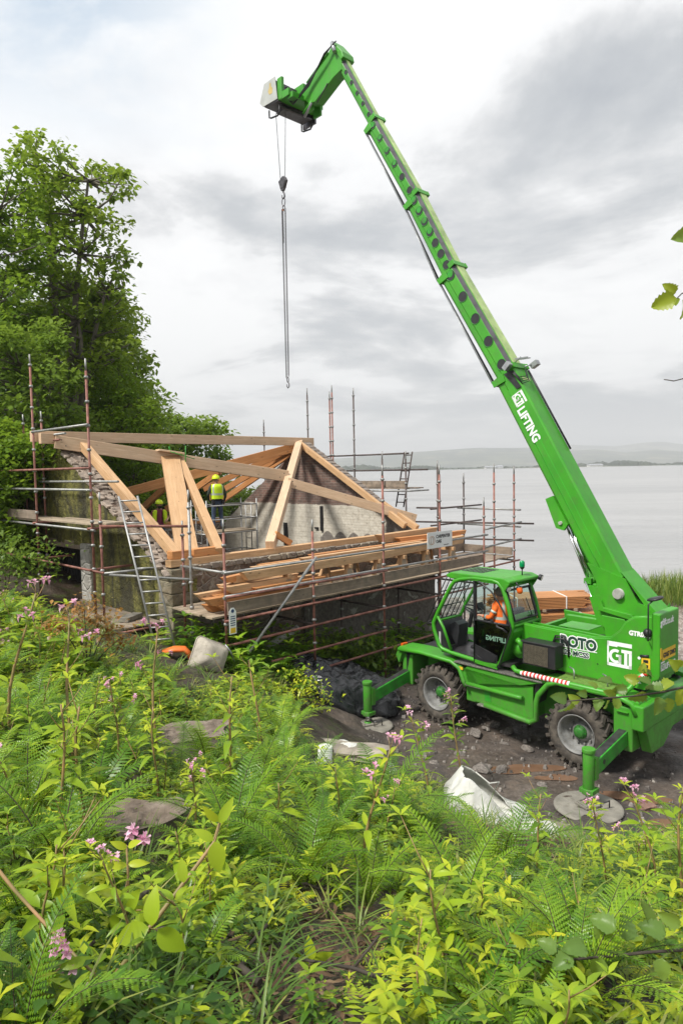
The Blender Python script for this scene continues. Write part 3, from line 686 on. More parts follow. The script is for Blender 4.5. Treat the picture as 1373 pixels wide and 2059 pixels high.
bk = MB(); bk.tube([(-.33, .5, 1.9), (-.33, .85, 1.72)], [.15, .15], 16); bk.cyl((-.30, 1.0, 1.80), (-.30, .6, 1.80), .17, 18); bk.lathe([(.17, 0), (.12, .03), (.12, .06), (0, .06)], (-.30, 1.0, 1.80), (0, 1, 0), 16); bk.tube([(-.3, 1.08, 2.0), (-.37, 1.08, 1.95), (-.4, 1.05, 1.82)], .05, 10); bk.build('tilt_cylinder', GREEN, cabE)
# glazing
gz = MB(); gz.prism([(1.44, 2.30), (1.10, 2.84), (.98, 2.95), (.64, 3.0), (.60, 3.0), (.60, 1.60), (1.12, 1.60), (1.30, 1.98), (1.46, 2.25)], 1, .285, .291)
gz.prism([(.52, 3.0), (.14, 3.0), (.02, 2.94), (-.05, 2.86), (-.16, 2.6), (-.24, 2.28), (.52, 2.28)], 1, .285, .291); gz.build('right_window', GLASS, cabE)
gz = MB(); gz.add([(1.57, .31, 2.07), (1.57, 1.15, 2.07), (1.10, 1.15, 2.90), (1.10, .31, 2.90)], [(0, 1, 2, 3)]); gz.build('windscreen', GLASS, cabE)
gz = MB(); gz.add([(-.265, .33, 2.36), (-.265, 1.14, 2.36), (-.10, 1.14, 2.90), (-.10, .33, 2.90)], [(0, 1, 2, 3)]); gz.build('rear_window', GLASS, cabE)
gs = MB()
q = [Vector((-.275, .36, 2.34)), Vector((-.275, 1.11, 2.34)), Vector((-.105, 1.11, 2.88)), Vector((-.105, .36, 2.88))]
gs.tube(q, .028, 6, closed=True); gs.build('rear_window_seal', BLACK, cabE)
wp = MB(); wp.tube([(-.285, .55, 2.38), (-.20, .62, 2.70)], .008, 6); wp.tube([(-.28, .5, 2.36), (-.29, .62, 2.38)], .012, 6); wp.build('wiper', BLACK, cabE)
# upper open door leaf folded back (door swung open at the middle) and lower door panel
dr = empty('door'); dr.parent = cabE
def Lk(mb, nm, m_, bv=0): return mb.build(nm, m_, cabE, bv)
dp = MB(); dp.prism([(.54, 1.50), (.54, 2.26), (-.24, 2.26), (-.265, 2.18), (.0, 1.56)], 1, 1.225, 1.235); o = Lk(dp, 'door_glass', GLASSD)
df = MB(); df.tube([(x, 1.24, z) for x, z in [(.54, 1.44), (.54, 3.0), (.42, 3.02), (.15, 2.86), (-.02, 2.66), (-.26, 2.30), (-.28, 2.2), (.0, 1.44)]], .016, 8, closed=True)
df.tube([(.54, 1.24, 2.27), (-.24, 1.24, 2.27)], .02, 6); df.tube([(.54, 1.245, 1.80), (.02, 1.245, 1.66)], .006, 5); df.tube([(.54, 1.245, 1.62), (.3, 1.245, 1.5)], .006, 5)
df.prism([(.53, 1.47), (.53, 1.79), (.02, 1.645), (.03, 1.52)], 1, 1.236, 1.242)
df.bb(.50, .57, 1.20, 1.23, 1.5, 3.02); o = Lk(df, 'door_frame', BLACK)
dt = MB(); dt.prism([(.55, 1.43), (.55, 1.50), (.03, 1.47), (.02, 1.40)], 1, 1.225, 1.25); Lk(dt, 'door_sill', GREEN)
dh = MB(); dh.tube([(.02, 1.25, 2.28), (.0, 1.28, 2.22), (-.12, 1.28, 2.20), (-.2, 1.26, 2.14)], .018, 6); dh.cyl((.12, 1.25, 2.3), (.12, 1.28, 2.3), .03, 8); dh.cyl((.12, 1.243, 1.60), (.12, 1.26, 1.60), .07, 14); Lk(dh, 'door_handle', BLACK)
bpy.data.objects.remove(dr)
# open doorway: grey sill, seat, console, wheel
ins = MB(); ins.bb(.0, .50, .45, .95, 1.53, 1.80); ins.bb(.02, .48, .48, .92, 1.80, 1.93); ins.prism([(.02, 1.9), (-.12, 2.48), (.0, 2.5), (.14, 1.92)], 1, .5, .9); ins.build('seat', BLACK, cabE, .03)
cs = MB(); cs.prism([(1.26, 1.53), (1.40, 1.75), (1.44, 1.98), (1.30, 2.05), (1.20, 2.0), (1.20, 1.85)], 1, .55, .86); cs.cyl((1.06, .70, 1.95), (.98, .70, 2.30), .04, 10); cs.bb(.3, .9, .30, .42, 1.8, 2.1); cs.cyl((.7, .38, 2.1), (.7, .38, 2.25), .02, 8)
cs.box((.96, .46, 2.35), (.03, .2, .16), 0, Matrix.Rotation(.3, 3, 'Y')); cs.build('dashboard', simple('grey_cab_trim', (.018, .019, .021), .5, 0, .3, 8), cabE, .02)
sw = MB(); ax = Vector((-.35, 0, .94)).normalized(); ctr = Vector((.95, .70, 2.33)); bx = ax.cross(Vector((0, 1, 0))).normalized()
sw.tube([ctr+(bx*cos(2*pi*k/20)+Vector((0, 1, 0))*sin(2*pi*k/20))*.18 for k in range(20)], .015, 6, closed=True)
for k in range(3):
    a_ = 2*pi*k/3+.4; sw.tube([ctr-ax*.02, ctr+(bx*cos(a_)+Vector((0, 1, 0))*sin(a_))*.18], .012, 6)
sw.build('steering_wheel', BLACK, cabE)
gd = MB()                                                       # front guard of bars
fy = [.20, .36, .52, .68, .84, 1.0, 1.14]
for y in fy: gd.tube([(1.80, y, 2.02), (1.22, y, 3.10)], .011, 6)
for t_ in (0, .28, .62, 1): gd.tube([(1.80-.58*t_, .20, 2.02+1.08*t_), (1.80-.58*t_, 1.14, 2.02+1.08*t_)], .013, 6)
for y in (.20, 1.14): gd.tube([(1.62, y, 2.0), (1.80, y, 2.02)], .012, 6); gd.tube([(1.1, y, 3.02), (1.22, y, 3.10)], .012, 6); gd.tube([(1.50, y, 2.3), (1.62, y, 2.35)], .01, 6)
gd.build('windscreen_guard', BLACK, cabE)
wk = MB(); wk.lathe([(.02, -.06), (.055, -.04), (.06, .02), (.05, .022)], (-.27, .20, 3.04), (-1, -.2, -.3), 14); wk.lathe([(.02, -.06), (.05, -.04), (.055, .02), (.05, .022)], (-.17, 1.16, 2.93), (-1, .3, -.3), 14); wk.build('work_lamp', BLACK, cabE)
wl_ = MB(); wl_.lathe([(.052, .0), (0, .008)], (-.29, .196, 3.034), (-1, -.2, -.3), 14); wl_.lathe([(.048, .0), (0, .008)], (-.19, 1.166, 2.924), (-1, .3, -.3), 14); wl_.build('lamp_glass', LENS_W, cabE)
be = MB(); be.lathe([(.045, 0), (.05, .02), (.05, .08), (.042, .105), (.02, .12), (0, .122)], (-.12, .62, 3.28), (0, 0, 1), 18); be.build('green_beacon', LENS_G, cabE)
bs = MB(); bs.cyl((-.12, .62, 3.12), (-.12, .62, 3.24), .012, 8); bs.lathe([(.02, 0), (.045, .03), (.047, .05)], (-.12, .62, 3.235), (0, 0, 1), 14); bs.tube([(-.2, 1.0, 3.06), (-.27, 1.02, 3.02), (-.3, 1.02, 2.96)], .014, 6); bs.lathe([(.02, 0), (.05, .02), (.052, .05)], (-.30, 1.02, 2.99), (-.35, .15, -.9), 14); bs.build('beacon_stem', BLACK, cabE)
bo = MB(); bo.lathe([(.052, .045), (.056, .09), (.05, .13), (.025, .15), (0, .152)], (-.30, 1.02, 2.99), (-.35, .15, -.9), 18); bo.build('orange_beacon', LENS_O, cabE)
il = MB(); il.bb(2.48, 2.54, .98, 1.14, 1.36, 1.44); il.build('indicator_lamp', LENS_O, crane, .008)
# ---- boom: sections drawn in the x-z plane, foot at the turret rear, rising forward
def d2(a, b): v_ = Vector((b[0]-a[0], b[1]-a[1])); return v_.normalized()
A0 = (-2.42, 2.32); 
secs = [((-1.91, 3.23), (.31, 7.14), .25, .51, 'outer'), ((.16, 6.86), (1.77, 9.44), .215, .45, 's1'), ((1.66, 9.24), (2.76, 11.22), .185, .40, 's2'), ((2.66, 11.04), (4.03, 13.28), .165, .345, 's3'), ((3.95, 13.14), (5.12, 15.13), .14, .265, 's4')]
boomE = empty('boom'); boomE.parent = crane
def seg_frame(p0, p1):
    d = d2(p0, p1); n = Vector((-d.y, d.x))     # n points up/back from the boom = outer (top) side
    return d, n
def X3(p, y): return Vector((p[0], y, p[1]))
for k, (p0, p1, hw, dp_, nm) in enumerate(secs):
    d, n = seg_frame(p0, p1); p0v = Vector(p0); p1v = Vector(p1)
    # ridge line given = top-left edge; box goes from n=0 down to n=-dp_
    m_ = MB(); ch = .085 if k else .03
    prof = [(-hw+ch, 0), (hw-ch, 0), (hw, -ch), (hw, -dp_*.62), (hw-.02, -dp_*.66), (hw-.02, -dp_+.05), (hw-.07, -dp_), (-hw+.07, -dp_), (-hw+.02, -dp_+.05), (-hw+.02, -dp_*.66), (-hw, -dp_*.62), (-hw, -ch)]
    vs = []
    for pt in (p0v, p1v):
        for (y, h) in prof: q = pt+n*h; vs.append((q.x, y, q.y))
    L_ = len(prof); fs = [tuple(range(L_))[::-1], tuple(range(L_, 2*L_))]+[(i, (i+1) % L_, L_+(i+1) % L_, L_+i) for i in range(L_)]
    m_.add(vs, fs); m_.build('boom_section', GREEN, boomE, .006)
    if k:
        # grey slide strips along the edges, top plate with the sky's light put into its colour
        s_ = MB(); t_ = MB()
        for sg in (1, -1):
            a_ = p0v+n*(-ch*.5+.0); b_ = p1v+n*(-ch*.5)
            s_.beam(X3(a_, sg*(hw-ch*.5+.006)), X3(b_, sg*(hw-ch*.5+.006)), ch*1.05, .012, up=(n.x, sg*1.0, n.y))
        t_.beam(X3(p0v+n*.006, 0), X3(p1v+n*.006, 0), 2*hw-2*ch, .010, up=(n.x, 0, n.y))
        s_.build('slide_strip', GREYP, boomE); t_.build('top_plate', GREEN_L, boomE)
        # lightening holes on the left flank
        hl = MB(); hr = MB(); L = (p1v-p0v).length; nh = {1: 5, 2: 7, 3: 6, 4: 6}[k]; f0 = {1: .17, 2: .15, 3: .15, 4: .16}[k]
        rr_ = {1: .112, 2: .098, 3: .082, 4: .055}[k]
        for j in range(nh):
            f_ = f0+(0.97-f0)*(j/(nh-1 if nh > 1 else 1))*.97
            q = p0v.lerp(p1v, f_)+n*(-dp_*.40)
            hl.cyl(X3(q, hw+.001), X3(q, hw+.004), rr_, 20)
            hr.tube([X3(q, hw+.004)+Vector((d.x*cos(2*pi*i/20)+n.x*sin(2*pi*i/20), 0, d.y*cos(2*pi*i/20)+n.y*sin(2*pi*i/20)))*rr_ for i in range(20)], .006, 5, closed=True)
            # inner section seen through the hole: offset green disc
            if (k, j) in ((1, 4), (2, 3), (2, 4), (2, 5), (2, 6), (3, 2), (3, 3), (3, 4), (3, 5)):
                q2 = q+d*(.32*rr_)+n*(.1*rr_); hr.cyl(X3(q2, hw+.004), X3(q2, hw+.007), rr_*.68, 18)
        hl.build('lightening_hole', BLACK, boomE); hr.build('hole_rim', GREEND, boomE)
        # collar at the start of this section (end of the previous one)
        pk = Vector(secs[k-1][1]); pd, pn = seg_frame(*secs[k-1][:2]); phw, pdp = secs[k-1][2:4]
        cl = MB()
        a_ = pk-pd*.04; b_ = pk+pd*.08
        cl.beam(X3(a_+pn*.018, 0), X3(b_+pn*.018, 0), 2*phw+.03, .02, up=(pn.x, 0, pn.y))
        for sg in (1, -1):
            cl.prism([tuple((a_+pn*.04)), tuple((b_+pn*.04)), tuple((b_-pn*.12)), tuple((a_-pn*.12))], 1, sg*(phw+.0), sg*(phw+.018))
            cl.prism([tuple(pk-pd*.16-pn*(pdp*.55)), tuple(pk+pd*.02-pn*(pdp*.50)), tuple(pk+pd*.0-pn*(pdp+.05)), tuple(pk-pd*.12-pn*(pdp+.05))], 1, sg*(phw-.01), sg*(phw+.02))
        cl.beam(X3(pk-pd*.10-pn*(pdp+.03), 0), X3(pk+pd*.02-pn*(pdp+.03), 0), 2*phw, .03, up=(pn.x, 0, pn.y))
        cl.build('collar', GREEN, boomE, .005)
        # hose / chain run under the section
        if k < 4:
            hs = MB(); q0 = pk-pn*(pdp+.05); q1 = Vector(secs[k][1])-n*(dp_+.04)
            hs.tube([X3(q0, hw-.02), X3(q1, hw-.05)], .013, 6); hs.tube([X3(q0, hw-.06), X3(q1-n*.03, hw-.10)], .012, 6); hs.tube([X3(q0, -hw+.03), X3(q1, -hw+.05)], .013, 6)
            hs.build('hose_run', BLACK, boomE); st_ = MB(); st_.tube([X3(q0-n*.02, hw-.0), X3(q1-n*.02, hw-.03)], .010, 6); st_.tube([X3(q0-pn*.0, -hw), X3(q0, hw)], .03, 8)
            st_.build('extension_rod', STEEL, boomE)
# weld lines / flank bends on the outer section
d, n = seg_frame(secs[0][0], secs[0][1]); p0v = Vector(secs[0][0]); p1v = Vector(secs[0][1])
wl2 = MB()
for h in (-.20, -.315): wl2.beam(X3(p0v+n*h+d*.5, .2505), X3(p1v+n*h-d*.35, .2505), .004, .006, up=(n.x, 0, n.y))
wl2.build('weld_seam', simple('bright_edge_paint', (.05, .45, .04), .4, 0, .1, 4), boomE)
# lower boom head: side plates, pivot, lift lug
hd_ = MB()
poly = [(-1.25, 3.42), (-1.42, 3.12), (-1.50, 2.86), (-1.30, 2.80), (-1.45, 2.35), (-2.30, 1.95), (-2.56, 2.12), (-2.62, 2.42), (-2.30, 2.78), (-2.18, 2.80), (-1.95, 3.20)]
for sg in (1, -1): hd_.prism(poly, 1, sg*.255, sg*.285)
hd_.prism([(-1.45, 2.60), (-1.25, 3.0), (-1.65, 2.98), (-2.40, 2.64), (-2.50, 2.45), (-2.25, 2.2)], 1, -.25, .25)
hd_.prism([(-1.91, 3.26), (-1.85, 3.32), (-2.50, 2.66), (-2.62, 2.45), (-2.56, 2.40)], 1, -.255, .255)
lug = [(-.62, 4.42), (-.56, 4.52), (-.74, 4.60), (-.98, 4.12), (-.94, 3.98), (-.82, 4.04)]
q0 = Vector((-.62, 4.5))
for sg in (1, -1):
    hd_.prism([(-.55, 4.62), (-.40, 4.56), (-.62, 4.02), (-.78, 3.98), (-.86, 4.10)], 1, sg*.20, sg*.265)
hd_.build('boom_foot', GREEN, boomE, .01)
pv = MB(); pv.cyl((-1.85, -.31, 2.93), (-1.85, .35, 2.93), .095, 28); pv.cyl((-1.85, .35, 2.93), (-1.85, .365, 2.93), .082, 28); pv.cyl((-2.15, .28, 2.52), (-2.15, .33, 2.52), .05, 16); pv.cyl((-.72, -.3, 4.12), (-.72, .3, 4.12), .035, 12)
pv.build('pivot_pin', simple('pale_pin_cover', (.42, .42, .38), .5, .3, .2, 20, grime=.3), boomE)
br_ = MB()
br_.prism([(-1.55, 2.78), (-1.60, 2.66), (-2.1, 2.60), (-2.45, 2.25), (-2.40, 2.20), (-2.1, 2.5), (-1.5, 2.6)], 1, .29, .36)
br_.prism([(-1.75, 2.10), (-1.65, 2.56), (-2.05, 2.54), (-2.3, 2.2), (-2.3, 1.7), (-1.7, 1.7)], 1, .50, .53)
br_.build('pivot_bracket', GREEN, boomE, .008)
# lift cylinder: from turret up to the lug
c0 = Vector((-1.70, 0, 1.95)); c1 = Vector((-.74, 0, 4.10)); dd = (c1-c0).normalized(); L = (c1-c0).length
cy = MB(); mid = c0+dd*(L*.52); cy.cyl(c0, mid, .115, 24); cy.cyl(mid-dd*.06, mid+dd*.04, .13, 24); cy.cyl(c0+Vector((0, .17, 0)), mid+Vector((0, .17, 0))-dd*.1, .035, 10); cy.box(mid+Vector((0, .1, 0)), (.14, .14, .1)); cy.build('lift_cylinder', GREEN, boomE)
rd = MB(); rd.cyl(mid, c1, .062, 20); rd.cyl(mid+Vector((-.0, .14, 0)), c1+Vector((0, .13, 0)), .02, 10); rd.cyl(c0+Vector((.03, .22, .05)), mid+Vector((.03, .2, 0)), .014, 8); rd.build('lift_ram', CHROME, boomE)
# lamps, bracket and cables at the top of the outer section
tp = Vector(secs[0][1]); lm = MB()
def at_(al, up_, y): q = tp+d*al+n*up_; return Vector((q.x, y, q.y))
lm.box(at_(.02, -.05, .36), (.16, .12, .10), 0, Matrix.Rotation(.8, 3, 'Y')); lm.box(at_(-.02, .16, -.30), (.16, .12, .10), 0, Matrix.Rotation(.5, 3, 'Y')); lm.tube([at_(.05, -.05, .25), at_(.05, .0, .34)], .012, 6); lm.tube([at_(0, .02, -.1), at_(0, .14, -.28)], .014, 6)
lm.bb(*(lambda v: (v.x-.16, v.x+.14, v.y-.02, v.y+.02, v.z-.01, v.z+.01))(at_(.1, .13, .0))); lm.bb(*(lambda v: (v.x-.14, v.x+.14, v.y+.06, v.y+.10, v.z-.01, v.z+.01))(at_(.1, .15, .0)))
lm.tube([at_(.1, .0, .1), at_(.12, .16, .1)], .01, 6)
lm.build('boom_lamp', STEEL, boomE)
cb = MB()
for j in range(4): cb.tube([at_(-.02, -.16, .26), at_(-.10-.03*j, -.02, .28+.01*j), at_(-.26-.05*j, .0, .24), at_(-.28-.04*j, .08, .1), at_(-.1, .08, 0)], .009, 6)
cb.tube([at_(-.1, .05, -.15), at_(-.6, .03, -.2), at_(-1.9, .025, -.22)], .02, 6)
cb.prism([tuple(tp+d*-.06-n*.10), tuple(tp+d*-.02-n*.24), tuple(tp+d*-.44-n*.14), tuple(tp+d*-.46-n*.04)], 1, .252, .27)
cb.build('boom_cable', BLACK, boomE)
# ---- jib head and winch
jb = MB()
jt = [(5.36, 15.52), (5.06, 15.14), (5.12, 14.78), (5.40, 14.72), (6.10, 14.42), (6.34, 14.48), (6.62, 14.72), (6.62, 14.92), (6.42, 14.96), (5.62, 15.34)]
jb.prism(jt, 1, -.15, .15); jb.prism([(5.38, 15.56), (5.04, 15.16), (5.0, 15.02), (5.08, 14.98), (5.42, 15.46)], 1, -.19, .19)
jb.build('jib', GREEN, boomE, .012)
js = MB(); js.beam((5.55, 0, 15.36), (6.38, 0, 14.99), .36, .02, up=(.3, 0, 1)); js.tube([(6.2, .12, 14.52), (6.55, .16, 14.3)], .03, 8); js.build('jib_flange', GREEN, boomE)
jh = MB()
for j in range(3): jh.tube([(5.30-.05*j, .22, 15.45), (5.55, .26+.02*j, 15.28), (6.2, .24, 14.92-.05*j), (6.7, .30+.03*j, 14.62-.05*j), (7.05, .34, 14.86), (7.1, .30, 15.12-.04*j), (7.0, .2, 15.1)], .016, 6)
jh.tube([(5.6, .16, 14.66), (5.9, .18, 14.40), (6.0, .16, 14.36)], .014, 6); jh.build('hydraulic_hose', BLACK, boomE)
jc = MB(); jc.cyl((5.38, .19, 15.50), (5.25, .22, 15.22), .05, 12); jc.cyl((6.15, .12, 14.56), (6.55, .12, 14.22), .03, 10); jc.build('jib_ram', STEEL, boomE)
jk = MB()      # carriage frame
jk.bb(6.88, 7.06, .50, .58, 14.68, 15.22); jk.bb(6.62, 6.98, .50, .57, 14.66, 14.84); jk.prism([(6.74, 14.66), (7.02, 14.66), (7.02, 14.84), (6.74, 14.80)], 1, -.55, .5); jk.bb(6.52, 6.72, -.50, .52, 14.60, 14.74); jk.bb(6.6, 7.05, -.1, .1, 14.7, 15.1)
jk.bb(6.34, 6.62, -.30, -.24, 14.32, 14.75); jk.bb(6.30, 6.62, .0, .05, 14.34, 14.75)
jk.build('winch_carriage', GREEN, boomE, .01)
wn = MB(); wn.prism([(7.10, 15.20), (7.50, 15.20), (7.70, 14.86), (7.58, 14.70), (7.02, 14.66)], 1, .12, .598); wn.cyl((7.28, -.62, 14.78), (7.28, .2, 14.78), .15, 20)
wn.bb(6.85, 7.40, -.66, .3, 14.86, 15.02); wn.bb(7.0, 7.5, -.68, -.62, 14.48, 15.0); wn.cyl((7.08, -.6, 14.58), (7.08, .5, 14.58), .04, 10); wn.bb(7.1, 7.42, -.55, .35, 14.56, 14.64)
wn.build('winch', DSTEEL, boomE, .006)
wpn = MB(); wpn.prism([(7.10, 15.28), (7.56, 15.28), (7.77, 14.87), (7.63, 14.73), (7.02, 14.70)], 1, .60, .62); o = wpn.build('winch_cover', PANEL, boomE, .004)
wy_ = MB(); wy_.prism([(7.27, 15.20), (7.33, 15.20), (7.34, 15.10), (7.40, 15.02), (7.34, 14.92), (7.22, 14.92), (7.20, 15.04), (7.26, 15.10)], 1, .621, .624); wy_.build('cover_sticker', simple('faded_ochre_sticker', (.50, .38, .14), .6, 0, .2, 9), boomE)
wh = MB()
for y in (.52, -.58): wh.tube([(7.5, y, 14.62), (7.50, y, 14.44), (7.42, y, 14.40), (7.14, y, 14.36), (7.06, y, 14.42), (7.06, y, 14.60)], .022, 8)
wh.build('winch_guard_loop', BLACK, boomE)
# ---- lettering and signs on the crane
TX = Vector((-d.x, 0, -d.y)); TY = Vector((n.x, 0, n.y))
q = tp-d*.50-n*.345
def logo(parent, mat, origin, X, Y, s, name='logo'):
    X = Vector(X); Y = Vector(Y); Z = X.cross(Y); o_ = Vector(origin); m_ = MB()
    def R(x0, x1, y0, y1): 
        vs = [o_+(X*a+Y*b)*s for a, b in ((x0, y0), (x1, y0), (x1, y1), (x0, y1))]; m_.add(vs, [(0, 1, 2, 3)])
    R(0, .07, 0, 1); R(0, 1, 0, .13); R(.0, .42, .80, 1); R(.42, 1, .84, 1); R(.88, 1, 0, .62)
    R(.47, .58, .13, .42)
    R(.58, 1.0, .60, .73); R(.70, .82, .13, .62)
    # letter G as a bent strip
    pts = []; c_ = (.36, .42)
    for k in range(15):
        a = radians(62+k*(298-62)/14); pts.append(((c_[0]+cos(a)*.29, c_[1]+sin(a)*.29), (c_[0]+cos(a)*.17, c_[1]+sin(a)*.17)))
    vs = []; 
    for a, b in pts: vs += [o_+(X*a[0]+Y*a[1])*s, o_+(X*b[0]+Y*b[1])*s]
    m_.add(vs, [(2*i, 2*i+1, 2*i+3, 2*i+2) for i in range(14)])
    R(.36, .58, .40, .50); R(.47, .58, .15, .50)
    ob = m_.build(name, mat, parent); return ob
logo(boomE, WHITEP, X3(q+n*.02, .2525), TX, TY, .26)
for b_, s0, off in (('LIFTING', .245, .30),): text(b_, s0, WHITEP, boomE, X3(q-d*off+n*.0, .2525), TX, TY, bold=.009, sx=.86)
# turret lettering on the left wall
XR = Vector((-1, 0, 0)); UP = Vector((0, 0, 1)); yw = .8635
logo(crane, WHITEP, Vector((-1.92, yw, 1.80)), XR, UP, .42)
text('ROTO', .255, WHITEP, crane, Vector((-1.055, yw, 1.995)), XR, UP, bold=.030, sx=.93); text('ROTO', .255, DARKL, crane, Vector((-1.055, yw+.003, 1.995)), XR, UP, bold=.012, sx=.93)
ul = MB(); ul.bb(-1.74, -1.08, .862, .865, 1.965, 1.978); P(ul, 'lettering_underline', WHITEP)
text('50.26 MCSS', .125, WHITEP, crane, Vector((-.98, yw, 1.845)), XR, UP, bold=.014, sx=1.0); text('50.26 MCSS', .125, DARKL, crane, Vector((-.98, yw+.003, 1.845)), XR, UP, bold=.004, sx=1.0)
text('GTR072', .105, WHITEP, crane, Vector((-2.29, yw, 2.38)), XR, UP, bold=.006, sx=.95)
ys = MB(); ys.bb(-2.64, -2.50, .862, .865, 1.86, 2.04); P(ys, 'warning_label', YEL)
for k in range(2): yb = MB(); yb.bb(-2.61, -2.53, .866, .868, 1.88+k*.08, 1.93+k*.08); P(yb, 'label_symbol', BLACK)
nr = MB(); nr.cyl((-2.46, .862, 2.02), (-2.46, .865, 2.02), .025, 16); P(nr, 'warning_label', WHITEP)
nr = MB(); nr.prism([(-2.28, 1.60), (-2.50, 1.60), (-2.39, 1.73)], 1, .862, .865); P(nr, 'warning_label', WHITEP); nr = MB(); nr.prism([(-2.31, 1.615), (-2.47, 1.615), (-2.39, 1.71)], 1, .866, .867); P(nr, 'label_symbol', BLACK)
# rear face of the counterweight: faces backwards (-x)
RX = Vector((0, -1, 0)); xr = -2.8025
text('gtlift.co.uk', .15, WHITEP, crane, Vector((xr, .86, 2.60)), RX, UP, bold=.004, sx=.80)
pl = MB(); pl.bb(xr-.004, xr, .28, .80, 2.02, 2.20); P(pl, 'number_plate', YEL); text('GX67 DMO', .105, BLACK, crane, Vector((xr-.006, .77, 2.07)), RX, UP, bold=.004, sx=.93)
text('LIFTING', .13, WHITEP, crane, Vector((xr, .68, 1.87)), RX, UP, bold=.005, sx=.88); logo(crane, WHITEP, Vector((xr-.001, .85, 1.86)), RX, UP, .15)
wl3 = MB(); wl3.bb(xr-.004, xr, .82, .87, 2.06, 2.24); P(wl3, 'warning_label', YEL)
# mirrored lettering seen through the door glass
text('LIFTING', .125, simple('see_through_lettering', (.16, .30, .21), .5, 0, .05, 6), crane, Vector((-.17, 1.243, 1.93)), Vector((1, 0, 0)), UP, bold=.004, ext=.001)
vb = MB(); vb.bb(1.41, 1.455, 1.177, 1.181, 1.62, 1.88); P(vb, 'side_badge', PANEL)
# ---- hook block and chain: they hang from the winch
hookE = empty('hook_block', CL(7.26, .30, 12.72), CANG, label='grey steel hook block hanging on two thin wire ropes below the crane winch', cat='hook block')
k_ = MB(); k_.prism([(-.16, .06), (-.10, .16), (.0, .20), (.10, .14), (.17, .11), (.06, -.16), (-.03, -.16)], 1, -.035, .035); k_.prism([(-.12, .06), (.12, .1), (.08, -.1), (-.06, -.1)], 1, -.05, .05); k_.build('block', DSTEEL, hookE, .006)
k_ = MB(); k_.lathe([(.11, -.015), (.085, 0), (.11, .015)], (0, 0, .10), (0, 1, 0), 20); k_.build('sheave', STEEL, hookE)
k_ = MB(); k_.cyl((.0, 0, -.16), (.0, 0, -.22), .02, 8); k_.tube([(.0, 0, -.20), (-.035, 0, -.24), (-.05, 0, -.32), (-.02, 0, -.36), (.02, 0, -.36), (.06, 0, -.32), (.065, 0, -.26)], [.02, .018, .02, .022, .02, .016, .01], 8); k_.build('hook', DSTEEL, hookE)
k_ = MB()
k_.tube([(7.50-7.26, 0, 14.62-12.72), (.11, 0, .14)], .008, 6); k_.tube([(7.09-7.26, 0, 14.6-12.72), (-.08, 0, .14)], .008, 6); k_.build('wire_rope', DSTEEL, hookE)
chainE = empty('lifting_chain', CL(7.26, .30, 12.4), CANG, label='long dark doubled chain hanging from the crane hook with a loose hook at its end', cat='chain')
def oval(mb, c_, L_, Wd, r_, ax, m=0):
    c_ = Vector(c_); u_ = Vector((0, 0, 1)); v_ = Vector(ax); pts = []
    for k in range(12):
        a = 2*pi*k/12; pts.append(c_+u_*(cos(a)*(L_/2)*(1 if abs(cos(a)) < .9 else 1))+v_*(sin(a)*Wd/2))
    mb.tube(pts, r_, 5, m, closed=True)
k_ = MB(); oval(k_, (0, 0, -.13), .22, .13, .012, (1, 0, 0)); oval(k_, (0, 0, -.27), .10, .06, .012, (.7, .7, 0)); k_.build('master_link', DSTEEL, chainE)
k_ = MB(); k_.box((.03, 0, -.33), (.05, .04, .05)); k_.build('chain_shortener', simple('rusty_clasp', (.35, .16, .10), .7, .3, .2, 20), chainE)
k_ = MB()
for (dx, dy, z0, z1) in ((-.06, 0, -.34, -4.70), (.045, .02, -.34, -4.72), (.09, -.03, -.34, -1.15)):
    z = z0; i = 0
    while z > z1:
        f_ = (z0-z)/(4.4); oval(k_, (dx*(1-.35*f_), dy, z), .060, .038, .0065, (1, 0, 0) if i % 2 else (0, 1, 0)); z -= .042; i += 1
k_.build('chain_strand', DSTEEL, chainE)
k_ = MB(); oval(k_, (0, 0, -4.78), .14, .07, .012, (1, 0, 0)); k_.tube([(0, 0, -4.84), (-.05, 0, -4.90), (-.05, 0, -4.97), (0, 0, -5.0), (.045, 0, -4.95), (.04, 0, -4.9)], .014, 6); k_.build('end_hook', DSTEEL, chainE)
